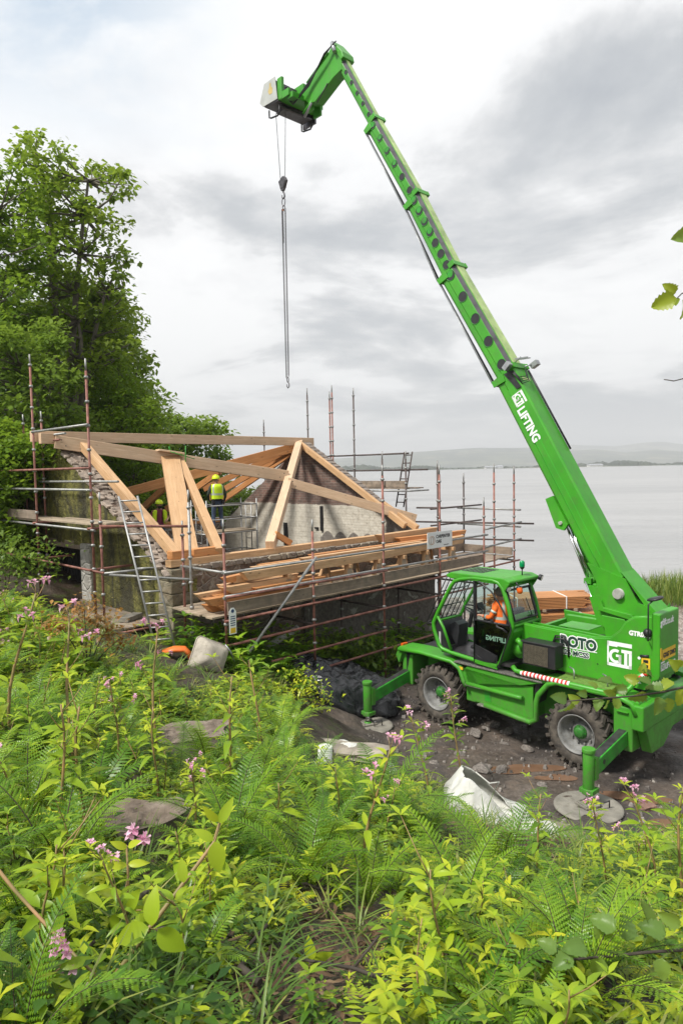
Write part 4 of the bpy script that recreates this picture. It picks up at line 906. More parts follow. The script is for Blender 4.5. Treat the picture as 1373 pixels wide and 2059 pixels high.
# ------------------------------------------------------------------ ruined stone cottage (local frame: x along the front wall, y into the building)
BANG = pi/4
def broot(name, z=0.0, **kw): return empty(name, BO+Vector((0, 0, z)), BANG, **kw)
def rubble(name, stones, mortar, moss=0.0, sc=3.2, damp=0.0):
    t = NT(name); P = t.coord('Object', (1, 1, 1.5)); Pn = t.noise(P, 2.5, 3, .5)
    wv = t.n('ShaderNodeVectorMath', operation='SCALE'); t.l(P, wv.inputs[0]); wv.inputs['Scale'].default_value = 1.0
    ad = t.n('ShaderNodeVectorMath', operation='ADD'); t.l(wv.outputs[0], ad.inputs[0])
    sc_ = t.n('ShaderNodeVectorMath', operation='SCALE'); cb_ = t.n('ShaderNodeTexNoise'); cb_.inputs['Scale'].default_value = 3.5; t.l(P, cb_.inputs[0]); t.l(cb_.outputs['Color'], sc_.inputs[0]); sc_.inputs['Scale'].default_value = .16
    t.l(sc_.outputs[0], ad.inputs[1]); V = ad.outputs[0]
    cc = t.vor(V, sc, 'F1', 'Color'); de = t.vor(V, sc, 'DISTANCE_TO_EDGE', 'Distance'); fine = t.noise(P, 16, 7, .65)
    col = t.ramp(cc, [(.1, stones[0]), (.4, stones[1]), (.65, stones[2]), (.9, stones[3])])
    col = t.mix(t.math('MULTIPLY', fine, .75), col, tuple(x*.38 for x in stones[1]))
    col = t.mix(t.math('MULTIPLY', t.ramp(de, [(.015, (1, 1, 1)), (.055, (0, 0, 0))]), .25 if moss else 1.0), col, mortar)
    if moss:
        mz = t.noise(t.coord('Object', (1, 1, .8)), 1.15, 6, .62, .5); mm = t.ramp(mz, [(.18, (0, 0, 0)), (.42, (moss,)*3)])
        mc = t.ramp(t.noise(P, 7, 6, .65), [(.3, (.075, .080, .018)), (.55, (.19, .18, .035)), (.8, (.29, .25, .085))])
        col = t.mix(mm, col, mc)
    if damp:
        dz = t.noise(t.coord('Object', (1, 1, .4)), 1.6, 6, .7, .6); col = t.mix(t.ramp(dz, [(.42, (0, 0, 0)), (.6, (damp,)*3)]), col, (.022, .019, .015))
    t.col(col); t.rough(.92); bw_ = .25 if moss else 1.0
    t.bump(t.math('ADD', t.math('MULTIPLY', t.ramp(de, [(0, (0, 0, 0)), (.09, (1, 1, 1))]), bw_), t.math('ADD', t.math('MULTIPLY', fine, .8), t.math('MULTIPLY', t.noise(P, 4.5, 6, .6), 1.6 if moss else .3))), .8, .045); return t.m
MOSSY = rubble('mossy_rubble_stone', [(.10, .085, .065), (.17, .145, .11), (.24, .20, .15), (.13, .12, .10)], (.12, .11, .08), .95, 3.6, .85)
SANDST = rubble('red_brown_rubble_stone', [(.19, .135, .105), (.28, .205, .16), (.33, .27, .22), (.16, .13, .115)], (.33, .29, .24), 0, 2.7, .3)
DKSTONE = rubble('dark_damp_rubble_stone', [(.085, .07, .06), (.13, .11, .095), (.19, .17, .15), (.075, .07, .065)], (.15, .14, .12), 0, 3.4, .5)
TOPST = rubble('broken_wall_top_stone', [(.22, .145, .105), (.27, .20, .155), (.31, .25, .20), (.20, .13, .10)], (.25, .18, .13), 0, 9)

def slab(mb, fa, fb, lo, hi, y0, y1, res, amp, axis='b', m_front=0, m_back=0, m_top=0, sd=0):
    """thick uneven wall. axis 'b': runs along local y at x in [y0,y1]; axis 'a': runs along local x at y in [y0,y1]."""
    n_ = max(2, int((hi-lo)/res)); ss = [lo+(hi-lo)*i/n_ for i in range(n_+1)]
    nz = max(2, int(2.8/res)); 
    def pt(s_, z, w_): return (w_, s_, z) if axis == 'b' else (s_, w_, z)
    def dsp(s_, z, k): return mnoise.noise(Vector((s_*2.3, z*2.3, k*9+sd)))*amp+mnoise.noise(Vector((s_*6, z*6, k*5+sd)))*amp*.6
    rows = []
    for i, s_ in enumerate(ss):
        zb, zt = fb(s_), fa(s_)+mnoise.noise(Vector((s_*4, sd, 1)))*amp*1.1
        rows.append([(s_, zb+(zt-zb)*j/nz) for j in range(nz+1)])
    def grid(w_, k, sgn, m_):
        vs = [pt(s_, z, w_+sgn*dsp(s_, z, k)) for r_ in rows for (s_, z) in r_]; q = nz+1
        fs = [(i*q+j, (i+1)*q+j, (i+1)*q+j+1, i*q+j+1) for i in range(n_) for j in range(nz)]; o = len(mb.v); mb.add(vs, fs, m_, False); return o, q
    o0, q = grid(y0, 0, 1, m_front); o1, q = grid(y1, 1, 1, m_back)
    for i in range(n_):
        mb.f.append([o0+i*q+nz, o0+(i+1)*q+nz, o1+(i+1)*q+nz, o1+i*q+nz]); mb.m.append(m_top); mb.sm.append(False)
    for i in (0, n_):
        for j in range(nz):
            mb.f.append([o0+i*q+j, o0+i*q+j+1, o1+i*q+j+1, o1+i*q+j]); mb.m.append(m_front); mb.sm.append(False)

cot = broot('stone_cottage', label='roofless rubble-stone cottage under repair with mossy near gable and whitewashed inside of the far gable', cat='building')
def zg(b): return 3.05+(5.98-3.05)*min(b/5.3, 1) if b <= 5.3 else 5.98-(b-5.3)*.53
# near gable: to the right of the doorway, above it, and left of it
g = MB()
slab(g, lambda b: zg(b), lambda b: 1.3, -.02, 3.62, .0, .60, .14, .05, 'b', 0, 0, 1, 3)
slab(g, lambda b: zg(b), lambda b: 3.42, 3.62, 8.4, .02, .60, .14, .06, 'b', 0, 0, 1, 3)
slab(g, lambda b: zg(b), lambda b: 1.3, 8.4, 10.3, .0, .60, .16, .05, 'b', 0, 0, 1, 5)
gw = g.build('gable_wall', [MOSSY, TOPST], cot)
# broken stones and slates bedded along the raking top
g = MB(); r = random.Random(5)
for k in range(300):
    b = r.uniform(.0, 5.1); a = r.uniform(-.05, .62); z = zg(b)+r.uniform(-.01, .05)
    g.box((a, b, z-.01), (r.uniform(.08, .28), r.uniform(.06, .22), r.uniform(.02, .055)), 0, Euler((-.50+r.uniform(-.25, .25), r.uniform(-.2, .2), r.uniform(0, 3)), 'XYZ').to_matrix().inverted() if False else Euler((.50+r.uniform(-.3, .3), r.uniform(-.2, .2), r.uniform(-.5, .5))).to_matrix())
for k in range(16):
    b = .1+k*.31; z = zg(b); g.box((-.05+r.uniform(-.03, .03), b, z+.0), (r.uniform(.10, .2), r.uniform(.2, .3), .06), 0, Euler((.5, 0, r.uniform(-.2, .2))).to_matrix())
SLATE = simple('weathered_wall_slate', (.19, .155, .13), .85, 0, .4, 5, .5, c2=(.33, .27, .22), grime=.5)
g.build('coping_stones', SLATE, cot, .006)
# doorway: pale dressed post, recess closed in black to stand for the shade inside, lintel
g = MB(); g.bb(-.07, .30, 3.63, 4.16, 1.6, 3.48)
DRESS = rubble('whitewashed_dressed_stone', [(.52, .50, .46), (.60, .58, .53), (.44, .41, .37), (.66, .64, .6)], (.5, .48, .43), 0, 2.2, .25); g.build('door_jamb', DRESS, cot, .03)
g = MB(); g.bb(.02, .5, 3.5, 8.5, 3.30, 3.50); g.build('lintel', BOARD, cot, .01)
g = MB(); g.bb(.50, .56, 4.16, 8.4, 1.3, 3.32)
for k in range(22): g.bb(.485, .50, 4.2+k*.19, 4.36+k*.19, 1.3, 3.30)
g.build('doorway_shade_panel', simple('doorway_shade_black', (.016, .014, .012), .9, 0, .4, 7), cot)  # black panel painted as the unlit interior of the doorway
# front wall
g = MB()
slab(g, lambda a: 3.16, lambda a: .0, .02, 8.75, .0, .58, .15, .045, 'a', 0, 1, 1, 11)
o = g.build('front_wall', [SANDST, TOPST], cot)
g = MB(); r = random.Random(9)                                   # quoins and dressed blocks
for k in range(9): g.bb(-.05 if k % 2 else -.03, .36 if k % 2 else .62, -.045, .5, .9+k*.255, 1.145+k*.255)
g.build('corner_stones', rubble('buff_quoin_stone', [(.26, .20, .16), (.33, .27, .21), (.38, .33, .27), (.22, .19, .16)], (.3, .26, .2), .25, 2, .2), cot, .02)
g = MB()
x = .2
while x < 8.5:
    w_ = r.uniform(.16, .42); g.box((x+w_/2, .02+r.uniform(-.03, .02), 3.17), (w_-.03, .16, r.uniform(.09, .15)), 0, Euler((0, 0, r.uniform(-.06, .06))).to_matrix()); x += w_
g.build('wall_head_course', rubble('wall_head_stone', [(.24, .20, .17), (.34, .29, .24), (.45, .38, .28), (.20, .17, .15)], (.3, .26, .2), 0, 3), cot, .015)
# far part of the front wall low down: darker render, with a white bloom
t = NT('dark_wall_with_white_bloom'); P = t.coord(); n_ = t.noise(P, 2.2, 7, .65, .6); f_ = t.noise(P, 11, 6, .6)
col = t.ramp(f_, [(.3, (.075, .066, .056)), (.7, (.17, .15, .13))]); col = t.mix(t.ramp(n_, [(.58, (0, 0, 0)), (.63, (.8,)*3)]), col, (.34, .34, .30))
t.col(col); t.rough(.9); t.bump(f_, .6, .03)
g = MB(); slab(g, lambda a: 2.44, lambda a: -.2, 3.6, 8.8, -.07, .0, .15, .02, 'a', 0, 0, 0, 21); g.build('dark_render', t.m, cot)
# far gable, seen from inside: brick above, flaking whitewash below
t = NT('brick_and_whitewash'); P = t.coord(); s_ = t.n('ShaderNodeSeparateXYZ'); t.l(P, s_.inputs[0])
mp = t.n('ShaderNodeCombineXYZ'); t.l(s_.outputs[1], mp.inputs[0]); t.l(s_.outputs[2], mp.inputs[1])
bk_ = t.n('ShaderNodeTexBrick'); t.l(mp.outputs[0], bk_.inputs[0]); bk_.inputs['Scale'].default_value = 1.0
bk_.inputs['Brick Width'].default_value = .24; bk_.inputs['Row Height'].default_value = .085; bk_.inputs['Mortar Size'].default_value = .010
bk_.inputs['Color1'].default_value = (.26, .145, .115, 1); bk_.inputs['Color2'].default_value = (.15, .10, .085, 1); bk_.inputs['Mortar'].default_value = (.28, .23, .19, 1)
soot = t.noise(P, 1.6, 6, .65); brick = t.mix(t.ramp(soot, [(.4, (0, 0, 0)), (.65, (.75,)*3)]), bk_.outputs[0], (.045, .035, .032))
nz_ = t.noise(P, 2.6, 6, .6); fl = t.noise(P, 9, 7, .7)
wash = t.ramp(fl, [(.28, (.30, .26, .21)), (.42, (.52, .475, .40)), (.7, (.64, .60, .52))])
b2 = t.n('ShaderNodeTexBrick'); t.l(mp.outputs[0], b2.inputs[0]); b2.inputs['Scale'].default_value = 1.0; b2.inputs['Brick Width'].default_value = .5; b2.inputs['Row Height'].default_value = .17; b2.inputs['Mortar Size'].default_value = .012
b2.inputs['Color1'].default_value = (1, 1, 1, 1); b2.inputs['Color2'].default_value = (.86, .86, .86, 1); b2.inputs['Mortar'].default_value = (.72, .70, .66, 1)
wash = t.mix(.55, wash, b2.outputs[0], 'MULTIPLY')
grey = t.ramp(fl, [(.3, (.11, .095, .082)), (.7, (.23, .205, .18))])
upper = t.math('MULTIPLY', t.math('SUBTRACT', t.math('ADD', s_.outputs[2], t.math('MULTIPLY', nz_, .12)), 4.08), 40, True)
# flaked edge at the front end and a dark band near the floor with humps
fr_ = t.math('MULTIPLY', t.math('SUBTRACT', 1.55, t.math('ADD', s_.outputs[1], t.math('MULTIPLY', nz_, .35))), 30, True)
hump = t.math('MULTIPLY', t.math('ABSOLUTE', t.math('SINE', t.math('MULTIPLY', s_.outputs[1], 5.2))), .22)
lowm = t.math('MULTIPLY', t.math('MULTIPLY', t.math('SUBTRACT', t.math('ADD', 2.95, hump), s_.outputs[2]), 40, True), t.math('MULTIPLY', t.math('SUBTRACT', 4.3, s_.outputs[1]), 20, True))
col = t.mix(upper, t.mix(t.math('MAXIMUM', fr_, lowm), wash, grey), brick)
t.col(col); t.rough(.92); t.bump(t.math('ADD', fl, t.math('MULTIPLY', bk_.outputs['Fac'], -.6)), .5, .02)
BW = t.m
g = MB()
def zf(b): return 3.2+(6.12-3.2)*b/5.05 if b <= 5.05 else 6.12-(b-5.05)*.62
slab(g, zf, lambda b: .4, -.05, 10.3, 8.25, 8.52, .12, .02, 'b', 0, 0, 0, 31); g.build('far_gable_wall', [BW, TOPST], cot)
g = MB()
for b0, b1, z0, z1 in ((5.95, 6.12, 2.55, 3.35), (4.12, 4.22, 3.15, 3.98), (4.35, 4.5, 3.2, 3.26)): g.bb(8.19, 8.26, b0, b1, z0, z1)
g.bb(8.2, 8.26, 2.2, 3.9, 2.45, 2.75)
g.build('wall_slot', BLACK, cot)
g = MB()
for k in range(26):
    b = 5.15-k*.19; g.box((8.40+r.uniform(-.02, .02), b, zf(b)+.015), (.30, .17, .03), 0, Euler((.525+r.uniform(-.08, .08), 0, r.uniform(-.1, .1))).to_matrix())
for k in range(24):
    b = 5.15+k*.19; g.box((8.40, b, zf(b)+.015), (.30, .20, .03), 0, Euler((-.555, 0, 0)).to_matrix())
g.build('gable_coping', simple('dark_coping_slate', (.20, .165, .14), .85, 0, .4, 8, .3), cot)
g = MB(); slab(g, lambda a: 3.2, lambda a: .6, .6, 8.3, 9.7, 10.25, .16, .05, 'a', 0, 0, 1, 41); g.build('back_wall', [SANDST, TOPST], cot)
# low inner remains of cross walls, pale rubble
g = MB(); slab(g, lambda b: 2.75+.3*sin(b*3), lambda b: .8, .6, 6.6, 3.4, 3.9, .14, .06, 'b', 0, 0, 1, 51); slab(g, lambda b: 2.9, lambda b: .8, .6, 9.6, 6.6, 6.7, .14, .06, 'b', 0, 0, 1, 55) if False else None
g.build('inner_cross_wall', [DRESS, TOPST], cot)

# ------------------------------------------------------------------ larch roof frame
rfm = broot('timber_roof_frame', label='new larch roof frame of heavy beams standing on the cottage walls', cat='roof frame')
def bmx(name, p0, p1, w_, h_, m_, up=(0, 0, 1), par=None, bev=.008):
    mb = MB(); mb.beam(p0, p1, w_, h_, up); o = mb.build(name, m_, par or rfm, bev); woodify(o)
    if name in ('purlin', 'principal_rafter', 'strut', 'hip_brace', 'post_plank', 'back_purlin'):
        d = (Vector(p1)-Vector(p0)); L_ = d.length; d.normalize(); s_ = d.cross(Vector(up)).normalized(); u_ = s_.cross(d)
        for q, e_ in ((.14, 1), (.26, -1), (L_-.14, 1), (L_-.26, -1)):
            c_ = Vector(p0)+d*q+u_*e_*h_*.2; mb = MB(); mb.cyl(c_-s_*(w_/2+.003), c_+s_*(w_/2+.003), .016, 8); mb.build('peg', DSTEEL, par or rfm)
    return o
bmx('ridge_beam', (-.75, 5.12, 6.16), (8.75, 5.12, 6.16), .17, .27, OAKP)
bmx('ridge_stub', (-.62, 4.92, 6.10), (-.1, 4.92, 6.10), .16, .26, OAKP)
bmx('purlin', (-.28, 4.86, 6.02), (5.75, 3.02, 5.02), .26, .33, OAKP)
bmx('purlin', (5.5, 2.72, 4.86), (8.75, .62, 3.66), .24, .27, OAKP)
bmx('principal_rafter', (8.15, 5.12, 6.10), (2.70, .10, 3.42), .22, .26, OAKP)
bmx('hip_brace', (.35, 4.75, 6.0), (.27, .20, 3.43), .20, .20, LARCH)
bmx('post_plank', (2.48, 4.02, 5.66), (.60, .33, 3.44), .48, .12, LARCH, up=(-.46, -.95, .0)); bmx('cap_board', (2.1, 4.02, 5.80), (2.75, 3.82, 5.70), .46, .05, OAKP)
bmx('strut', (2.72, 3.98, 5.58), (1.27, .10, 3.42), .20, .22, LARCH)
bmx('common_rafter', (8.02, 4.95, 6.08), (8.02, .40, 3.50), .12, .18, LARCH)
bmx('common_rafter', (8.22, 1.5, 4.14), (8.30, .18, 3.42), .14, .18, LARCH)
bmx('back_purlin', (1.9, 8.35, 4.25), (8.06, 5.33, 5.96), .20, .30, LARCHO)
for p0, p1 in (((8.3, 5.35, 5.95), (7.3, 8.45, 4.15)), ((8.15, 5.3, 5.95), (6.6, 8.3, 4.25)), ((8.2, 5.3, 6.0), (5.9, 7.6, 4.6)), ((5.9, 6.6, 5.2), (5.2, 8.9, 3.9)), ((4.4, 7.2, 4.9), (4.1, 9.2, 3.7))):
    bmx('back_rafter', p0, p1, .12, .2, LARCHO)
bmx('wall_plate', (.02, .16, 3.295), (8.70, .16, 3.295), .22, .15, LARCH)
bmx('wall_plate', (.35, 9.9, 3.30), (8.2, 9.9, 3.30), .22, .15, LARCHO)
for a0, a1, m_ in ((.10, .52, LARCHO), (.62, 1.28, LARCHO), ): bmx('plate_block', (a0, .22, 3.46), (a1, .22, 3.46), .22, .17, m_)
bmx('plate_brace', (3.02, .30, 3.68), (3.42, .20, 3.42), .12, .14, LARCHO)
g = MB(); g.tube([(2.36, 3.85, 5.88), (2.52, 4.0, 5.62)], .02, 6); g.tube([(2.3, 3.7, 5.75), (2.95, 3.55, 5.55)], .012, 6); g.tube([(2.65, 3.5, 5.9), (2.65, 3.55, 5.3)], .012, 6); g.build('clamp', GREEND, rfm)

# ------------------------------------------------------------------ scaffolding
REDP = simple('red_painted_scaffold_tube', (.20, .062, .045), .6, .2, .45, 5, c2=(.25, .11, .085), grime=.6)
GALV = simple('dull_scaffold_tube', (.30, .30, .29), .5, .5, .3, 6, grime=.5)
DKTUBE = simple('dark_scaffold_tube', (.085, .065, .06), .6, .3, .4, 6)
TR = .027
def pole(root, x, y, z0, z1, m_=None, name='pole', nodes=True, lean=(0, 0)):
    mb = MB(); mb.cyl((x, y, z0), (x+lean[0], y+lean[1], z1-.25), TR, 8); mb.cyl((x+lean[0], y+lean[1], z1-.25), (x+lean[0], y+lean[1], z1), TR*.72, 8, 1)
    if nodes:
        z = z0+.4
        while z < z1-.2:
            f_ = (z-z0)/(z1-z0); mb.lathe([(TR, -.03), (TR*1.75, -.02), (TR*1.75, .015), (TR, .03)], (x+lean[0]*f_, y+lean[1]*f_, z), (0, 0, 1), 8, 1); z += .5
    return mb.build(name, [m_ or REDP, GALV], root)
def rail(root, p0, p1, m_=None, name='ledger', r_=TR):
    mb = MB(); mb.cyl(p0, p1, r_, 8); return mb.build(name, m_ or GALV, root)
def boards(root, x0, x1, y0, y1, z, along='x', w_=.225, m_=None, name='deck_board', th=.038):
    n_ = max(1, int(round(((y1-y0) if along == 'x' else (x1-x0))/w_)))
    for k in range(n_):
        mb = MB(); dz = random.uniform(-.004, .004); e0 = random.uniform(-.06, .06); e1 = random.uniform(-.06, .06)
        if along == 'x': a = y0+(y1-y0)*k/n_; mb.bb(x0+e0, x1+e1, a+.005, a+w_-.012, z-th+dz, z+dz)
        else: a = x0+(x1-x0)*k/n_; mb.bb(a+.005, a+w_-.012, y0+e0, y1+e1, z-th+dz, z+dz)
        woodify(mb.build(name, m_ or BOARDL, root, .003))
# front scaffold along the front wall
fs = broot('front_scaffold', label='long scaffold with a boarded deck along the front wall of the cottage, facing the crane', cat='scaffold')
for x, z1, m_ in ((.05, 4.30, REDP), (2.31, 4.15, REDP), (4.56, 5.28, REDP), (6.75, 5.26, REDP), (8.78, 4.34, REDP)):
    pole(fs, x, -1.8, hz(*(W(x, -1.8, 0).xy))-.1, z1, m_)
for x, z1 in ((.05, 4.22), (2.3, 3.05), (4.55, 3.0), (6.75, 3.0)):
    pole(fs, x, -.38, hz(*(W(x, -.38, 0).xy))-.1, z1 if x < 1 else 2.45, REDP if x < 1 else DKTUBE)
for z, x0, x1, m_ in ((3.29, .0, 8.9, GALV), (2.84, .0, 8.9, GALV), (2.37, .0, 8.9, REDP), (1.90, .0, 8.9, REDP), (1.37, 1.1, 4.6, REDP), (.93, 2.3, 6.8, REDP)):
    rail(fs, (x0, -1.84, z), (x1, -1.84, z), m_)
rail(fs, (.02, -1.88, 2.83), (4.6, -1.88, 2.80), REDP)
for z, m_ in ((3.29, GALV), (2.37, DKTUBE), (1.9, DKTUBE)): rail(fs, (.05, -1.84, z), (.05, -.3, z), m_, 'transom')
for x in (2.31, 4.56, 6.75, 8.78):
    rail(fs, (x+.03, -1.84, 2.36), (x+.03, -.1, 2.36), DKTUBE, 'transom'); rail(fs, (x+.03, -1.84, 1.9), (x+.03, -.1, 1.9), DKTUBE, 'transom')
rail(fs, (.0, -.42, 2.35), (8.8, -.42, 2.35), DKTUBE)
rail(fs, (.9, -.42, 1.45), (6.8, -.42, 1.45), DKTUBE)
rail(fs, (2.30, -1.92, 3.36), (.45, -1.95, 1.70), GALV, 'diagonal_brace', .03)
boards(fs, -.18, 4.2, -1.72, -.22, 2.46, m_=BOARDL); boards(fs, 4.22, 8.85, -1.72, -.22, 2.46, m_=BOARDL)
for x0, x1, z in ((.12, 4.5, 2.60), (4.42, 8.78, 2.63)):
    mb = MB(); mb.bb(x0, x1, -1.785, -1.748, z-.115, z+.115); woodify(mb.build('toe_board', BOARD, fs, .004))
mb = MB(); mb.prism([(.06, 2.12), (.22, 2.12), (.22, 2.55), (.17, 2.62), (.11, 2.62), (.06, 2.55)], 1, -1.895, -1.888); mb.build('inspection_tag', WHITEP, fs)
mb = MB(); mb.bb(.08, .20, -1.899, -1.896, 2.14, 2.24); mb.build('tag_strip', YEL, fs); mb = MB(); mb.cyl((.14, -1.896, 2.56), (.14, -1.90, 2.56), .035, 12)
for k in range(5): mb.bb(.085, .195, -1.899, -1.896, 2.28+k*.042, 2.298+k*.042)
mb.build('tag_print', simple('tag_ink', (.03, .06, .16), .6, 0, .1, 3), fs)
# right-hand end scaffold beyond the sawn timbers
es = broot('end_scaffold', label='scaffold bay with tall bare poles beyond the far end of the front deck', cat='scaffold')
for x, y, z1, m_ in ((9.30, -1.8, 5.27, REDP), (10.45, -1.75, 5.2, REDP), (9.2, .1, 5.4, DKTUBE), (10.55, .1, 5.0, DKTUBE)):
    pole(es, x, y, -.2, z1, m_)
for z in (3.95, 3.45): 
    rail(es, (8.9, .14, z), (11.6, .14, z), DKTUBE); rail(es, (10.49, -1.95, z-.05), (10.49, .3, z-.05), GALV, 'transom'); rail(es, (8.78, -1.84, z-.5), (10.7, -1.84, z-.42), GALV)
    rail(es, (9.5, 1.2, z-.46), (10.72, -2.25, z-.46), DKTUBE)
boards(es, 8.95, 10.5, -1.7, .1, 2.52, 'y', m_=BOARD); mb = MB(); mb.bb(8.9, 10.45, .04, .08, 2.55, 2.8); woodify(mb.build('toe_board', BOARD, es, .004)); mb = MB(); mb.bb(10.40, 10.44, -1.7, .05, 2.55, 2.78); woodify(mb.build('toe_board', BOARD, es, .004))
rail(es, (10.45, -1.84, 2.4), (10.45, .2, 2.4), GALV, 'transom'); rail(es, (8.8, -1.84, 2.37), (10.6, -1.84, 2.4), REDP)
# scaffold by the near gable
gs_ = broot('gable_scaffold', label='tall red-tubed scaffold with two boarded lifts in front of the mossy gable', cat='scaffold')
pole(gs_, -1.0, 4.33, 1.9, 8.05, REDP, lean=(0, 0)); pole(gs_, -1.0, 1.40, 1.8, 7.58, REDP); pole(gs_, -1.0, 1.02, 1.8, 4.82, REDP)
pole(gs_, -.25, 6.95, 2.2, 6.85, REDP); pole(gs_, -.25, 5.72, 2.2, 6.85, REDP); pole(gs_, -1.0, 8.6, 2.2, 6.9, REDP); pole(gs_, .05, -.75, 1.6, 4.5, GALV) if False else None
for z, y0, y1, m_ in ((6.22, 1.40, 4.33, GALV), (5.32, 1.40, 9.2, REDP), (4.86, 1.40, 9.2, GALV), (4.02, 1.3, 9.2, GALV), (3.16, .95, 9.2, REDP)):
    rail(gs_, (-1.03, y0-.06, z), (-1.03, y1, z), m_)
rail(gs_, (-.28, 4.2, 6.2), (-.28, 9.5, 6.2), GALV); rail(gs_, (-.3, 4.5, 6.06), (-.3, 9.5, 6.02), REDP); rail(gs_, (-.28, 1.6, 5.02), (-.28, 9.2, 5.02), GALV)
for y in (1.42, 4.35, 6.9):
    for z in (4.05, 3.18): rail(gs_, (-1.1, y, z), (-.12, y, z), REDP, 'transom')
rail(gs_, (-1.03, .9, 3.15), (-.02, .75, 3.15), GALV, 'transom'); rail(gs_, (-1.0, 1.0, 4.12), (.05, -.7, 4.12), REDP); rail(gs_, (-1.0, 1.0, 3.12), (.05, -.7, 3.05), GALV)
pole(gs_, .0, -.72, 1.6, 4.85, GALV)
boards(gs_, -.95, -.2, 1.45, 4.3, 4.14, 'y', m_=BOARDL); boards(gs_, -.95, -.2, 4.36, 9.2, 4.12, 'y', m_=BOARDL)
mb = MB(); mb.bb(-.985, -.95, 4.4, 9.2, 4.13, 4.34); woodify(mb.build('toe_board', BOARD, gs_, .004))
boards(gs_, -1.12, -.06, .35, 4.25, 2.08, 'y', m_=BOARD)
mb = MB(); mb.cyl((-1.12, .3, 2.0), (-.06, .3, 2.0), TR, 8); mb.build('transom', REDP, gs_); 
mb = MB(); mb.cyl((-.30, 8.9, 4.4), (-.24, 5.0, 6.2), .02, 6); mb.build('diagonal_brace', DKTUBE, gs_)
# tall poles behind the far gable with a ladder and a small lift
fs2 = broot('far_scaffold', label='dark scaffold poles and small boarded lift standing behind the far gable, above the water', cat='scaffold')
for y, z1 in ((8.84, 7.2), (6.27, 8.18), (5.1, 7.95), (4.98, 8.15), (3.93, 7.96), (2.66, 5.76), (1.66, 5.74)):
    pole(fs2, 9.6, y, -.2, z1, DKTUBE if y not in (5.1, 4.98) else REDP)
for z in (5.66, 5.13): rail(fs2, (9.62, 5.6, z), (9.62, 1.55, z), DKTUBE); rail(fs2, (10.6, 5.6, z), (10.6, 1.55, z), DKTUBE) if z < 5.5 else None
rail(fs2, (9.6, 1.6, 4.45), (10.7, 1.6, 4.45), GALV, 'transom'); rail(fs2, (9.6, 1.6, 4.45), (9.6, 4.6, 4.45), GALV)
rail(fs2, (9.3, 1.0, 3.95), (9.6, .2, 3.95), DKTUBE); 
boards(fs2, 9.65, 10.55, 1.7, 4.6, 4.55, 'y', m_=BOARD); mb = MB(); mb.bb(9.70, 9.74, 1.7, 4.5, 4.56, 4.78); woodify(mb.build('toe_board', BOARD, fs2, .004))
# ladders
def ladder(name, p0, p1, wd, m_, label, side, n_=14, r_=.02):
    e0 = empty(name, p0, 0, label=label, cat='ladder'); p0 = Vector(p0); p1 = Vector(p1)-p0; s_ = Vector(side).normalized()*wd/2
    for q in (-1, 1): mb = MB(); mb.tube([s_*q, s_*q+p1], r_, 8); mb.build('rail', m_, e0)
    for k in range(n_):
        f_ = (k+.6)/n_; mb = MB(); mb.cyl(p1*f_-s_, p1*f_+s_, r_*.75, 8); mb.build('rung', m_, e0)
    return e0
ALU = simple('aluminium_tube', (.36, .36, .355), .45, .45, .12, 8, grime=.3)
b0 = atY(332, 1300, 12.75); t0 = atY(258, 998, 13.7)
ladder('ladder', b0, t0, .36, ALU, 'bare aluminium ladder leaning against the near end of the front wall', (1, .25, 0), 13, .021)
ladder('ladder', W(10.1, 2.35, 3.9), W(10.1, 1.95, 5.72), .36, DKTUBE, 'short grey ladder leaning on the small scaffold lift above the water', (.5, -.6, 0), 7, .024)
# mobile tower inside the building
tw = broot('mobile_tower', label='light alloy mobile tower with guard rails standing inside the cottage', cat='scaffold')
def twp(x0, x1, y0, y1, zt, z0=.9, plat=3.26):
    for x in (x0, x1):
        for y in (y0, y1): mb = MB(); mb.cyl((x, y, z0), (x, y, zt), .025, 8); mb.build('tower_post', ALU, tw)
    for z in (zt-.18, zt-.62, plat-.02, plat-.65, plat-1.3):
        mb = MB(); mb.cyl((x0, y0, z), (x1, y0, z), .022, 8); mb.cyl((x0, y1, z), (x1, y1, z), .022, 8); mb.cyl((x0, y0, z), (x0, y1, z), .022, 8); mb.cyl((x1, y0, z), (x1, y1, z), .022, 8); mb.build('guard_rail', ALU, tw)
    for x in (x0, x1):
        for yy in (y0+.3, y0+.6):
            mb = MB(); mb.cyl((x, yy, plat-.9), (x, yy, zt-.18), .018, 6)
            mb.build('frame_upright', ALU, tw)
        mb = MB()
        for k in range(4): mb.cyl((x, y0+.3, plat-.7+k*.4), (x, y0+.6, plat-.7+k*.4), .015, 6)
        mb.build('frame_rung', ALU, tw)
    mb = MB(); mb.cyl((x0, y0-.01, plat-.1), (x1, y0-.01, plat-1.3), .018, 6); mb.build('tower_brace', ALU, tw)
    mb = MB(); mb.bb(x0+.03, x1-.03, y0+.03, y1-.03, plat, plat+.04); mb.build('platform', BOARDL, tw)
twp(4.55, 6.5, 5.45, 6.3, 4.30)
twp(2.6, 4.4, 7.2, 8.0, 3.5, .9, 2.45)

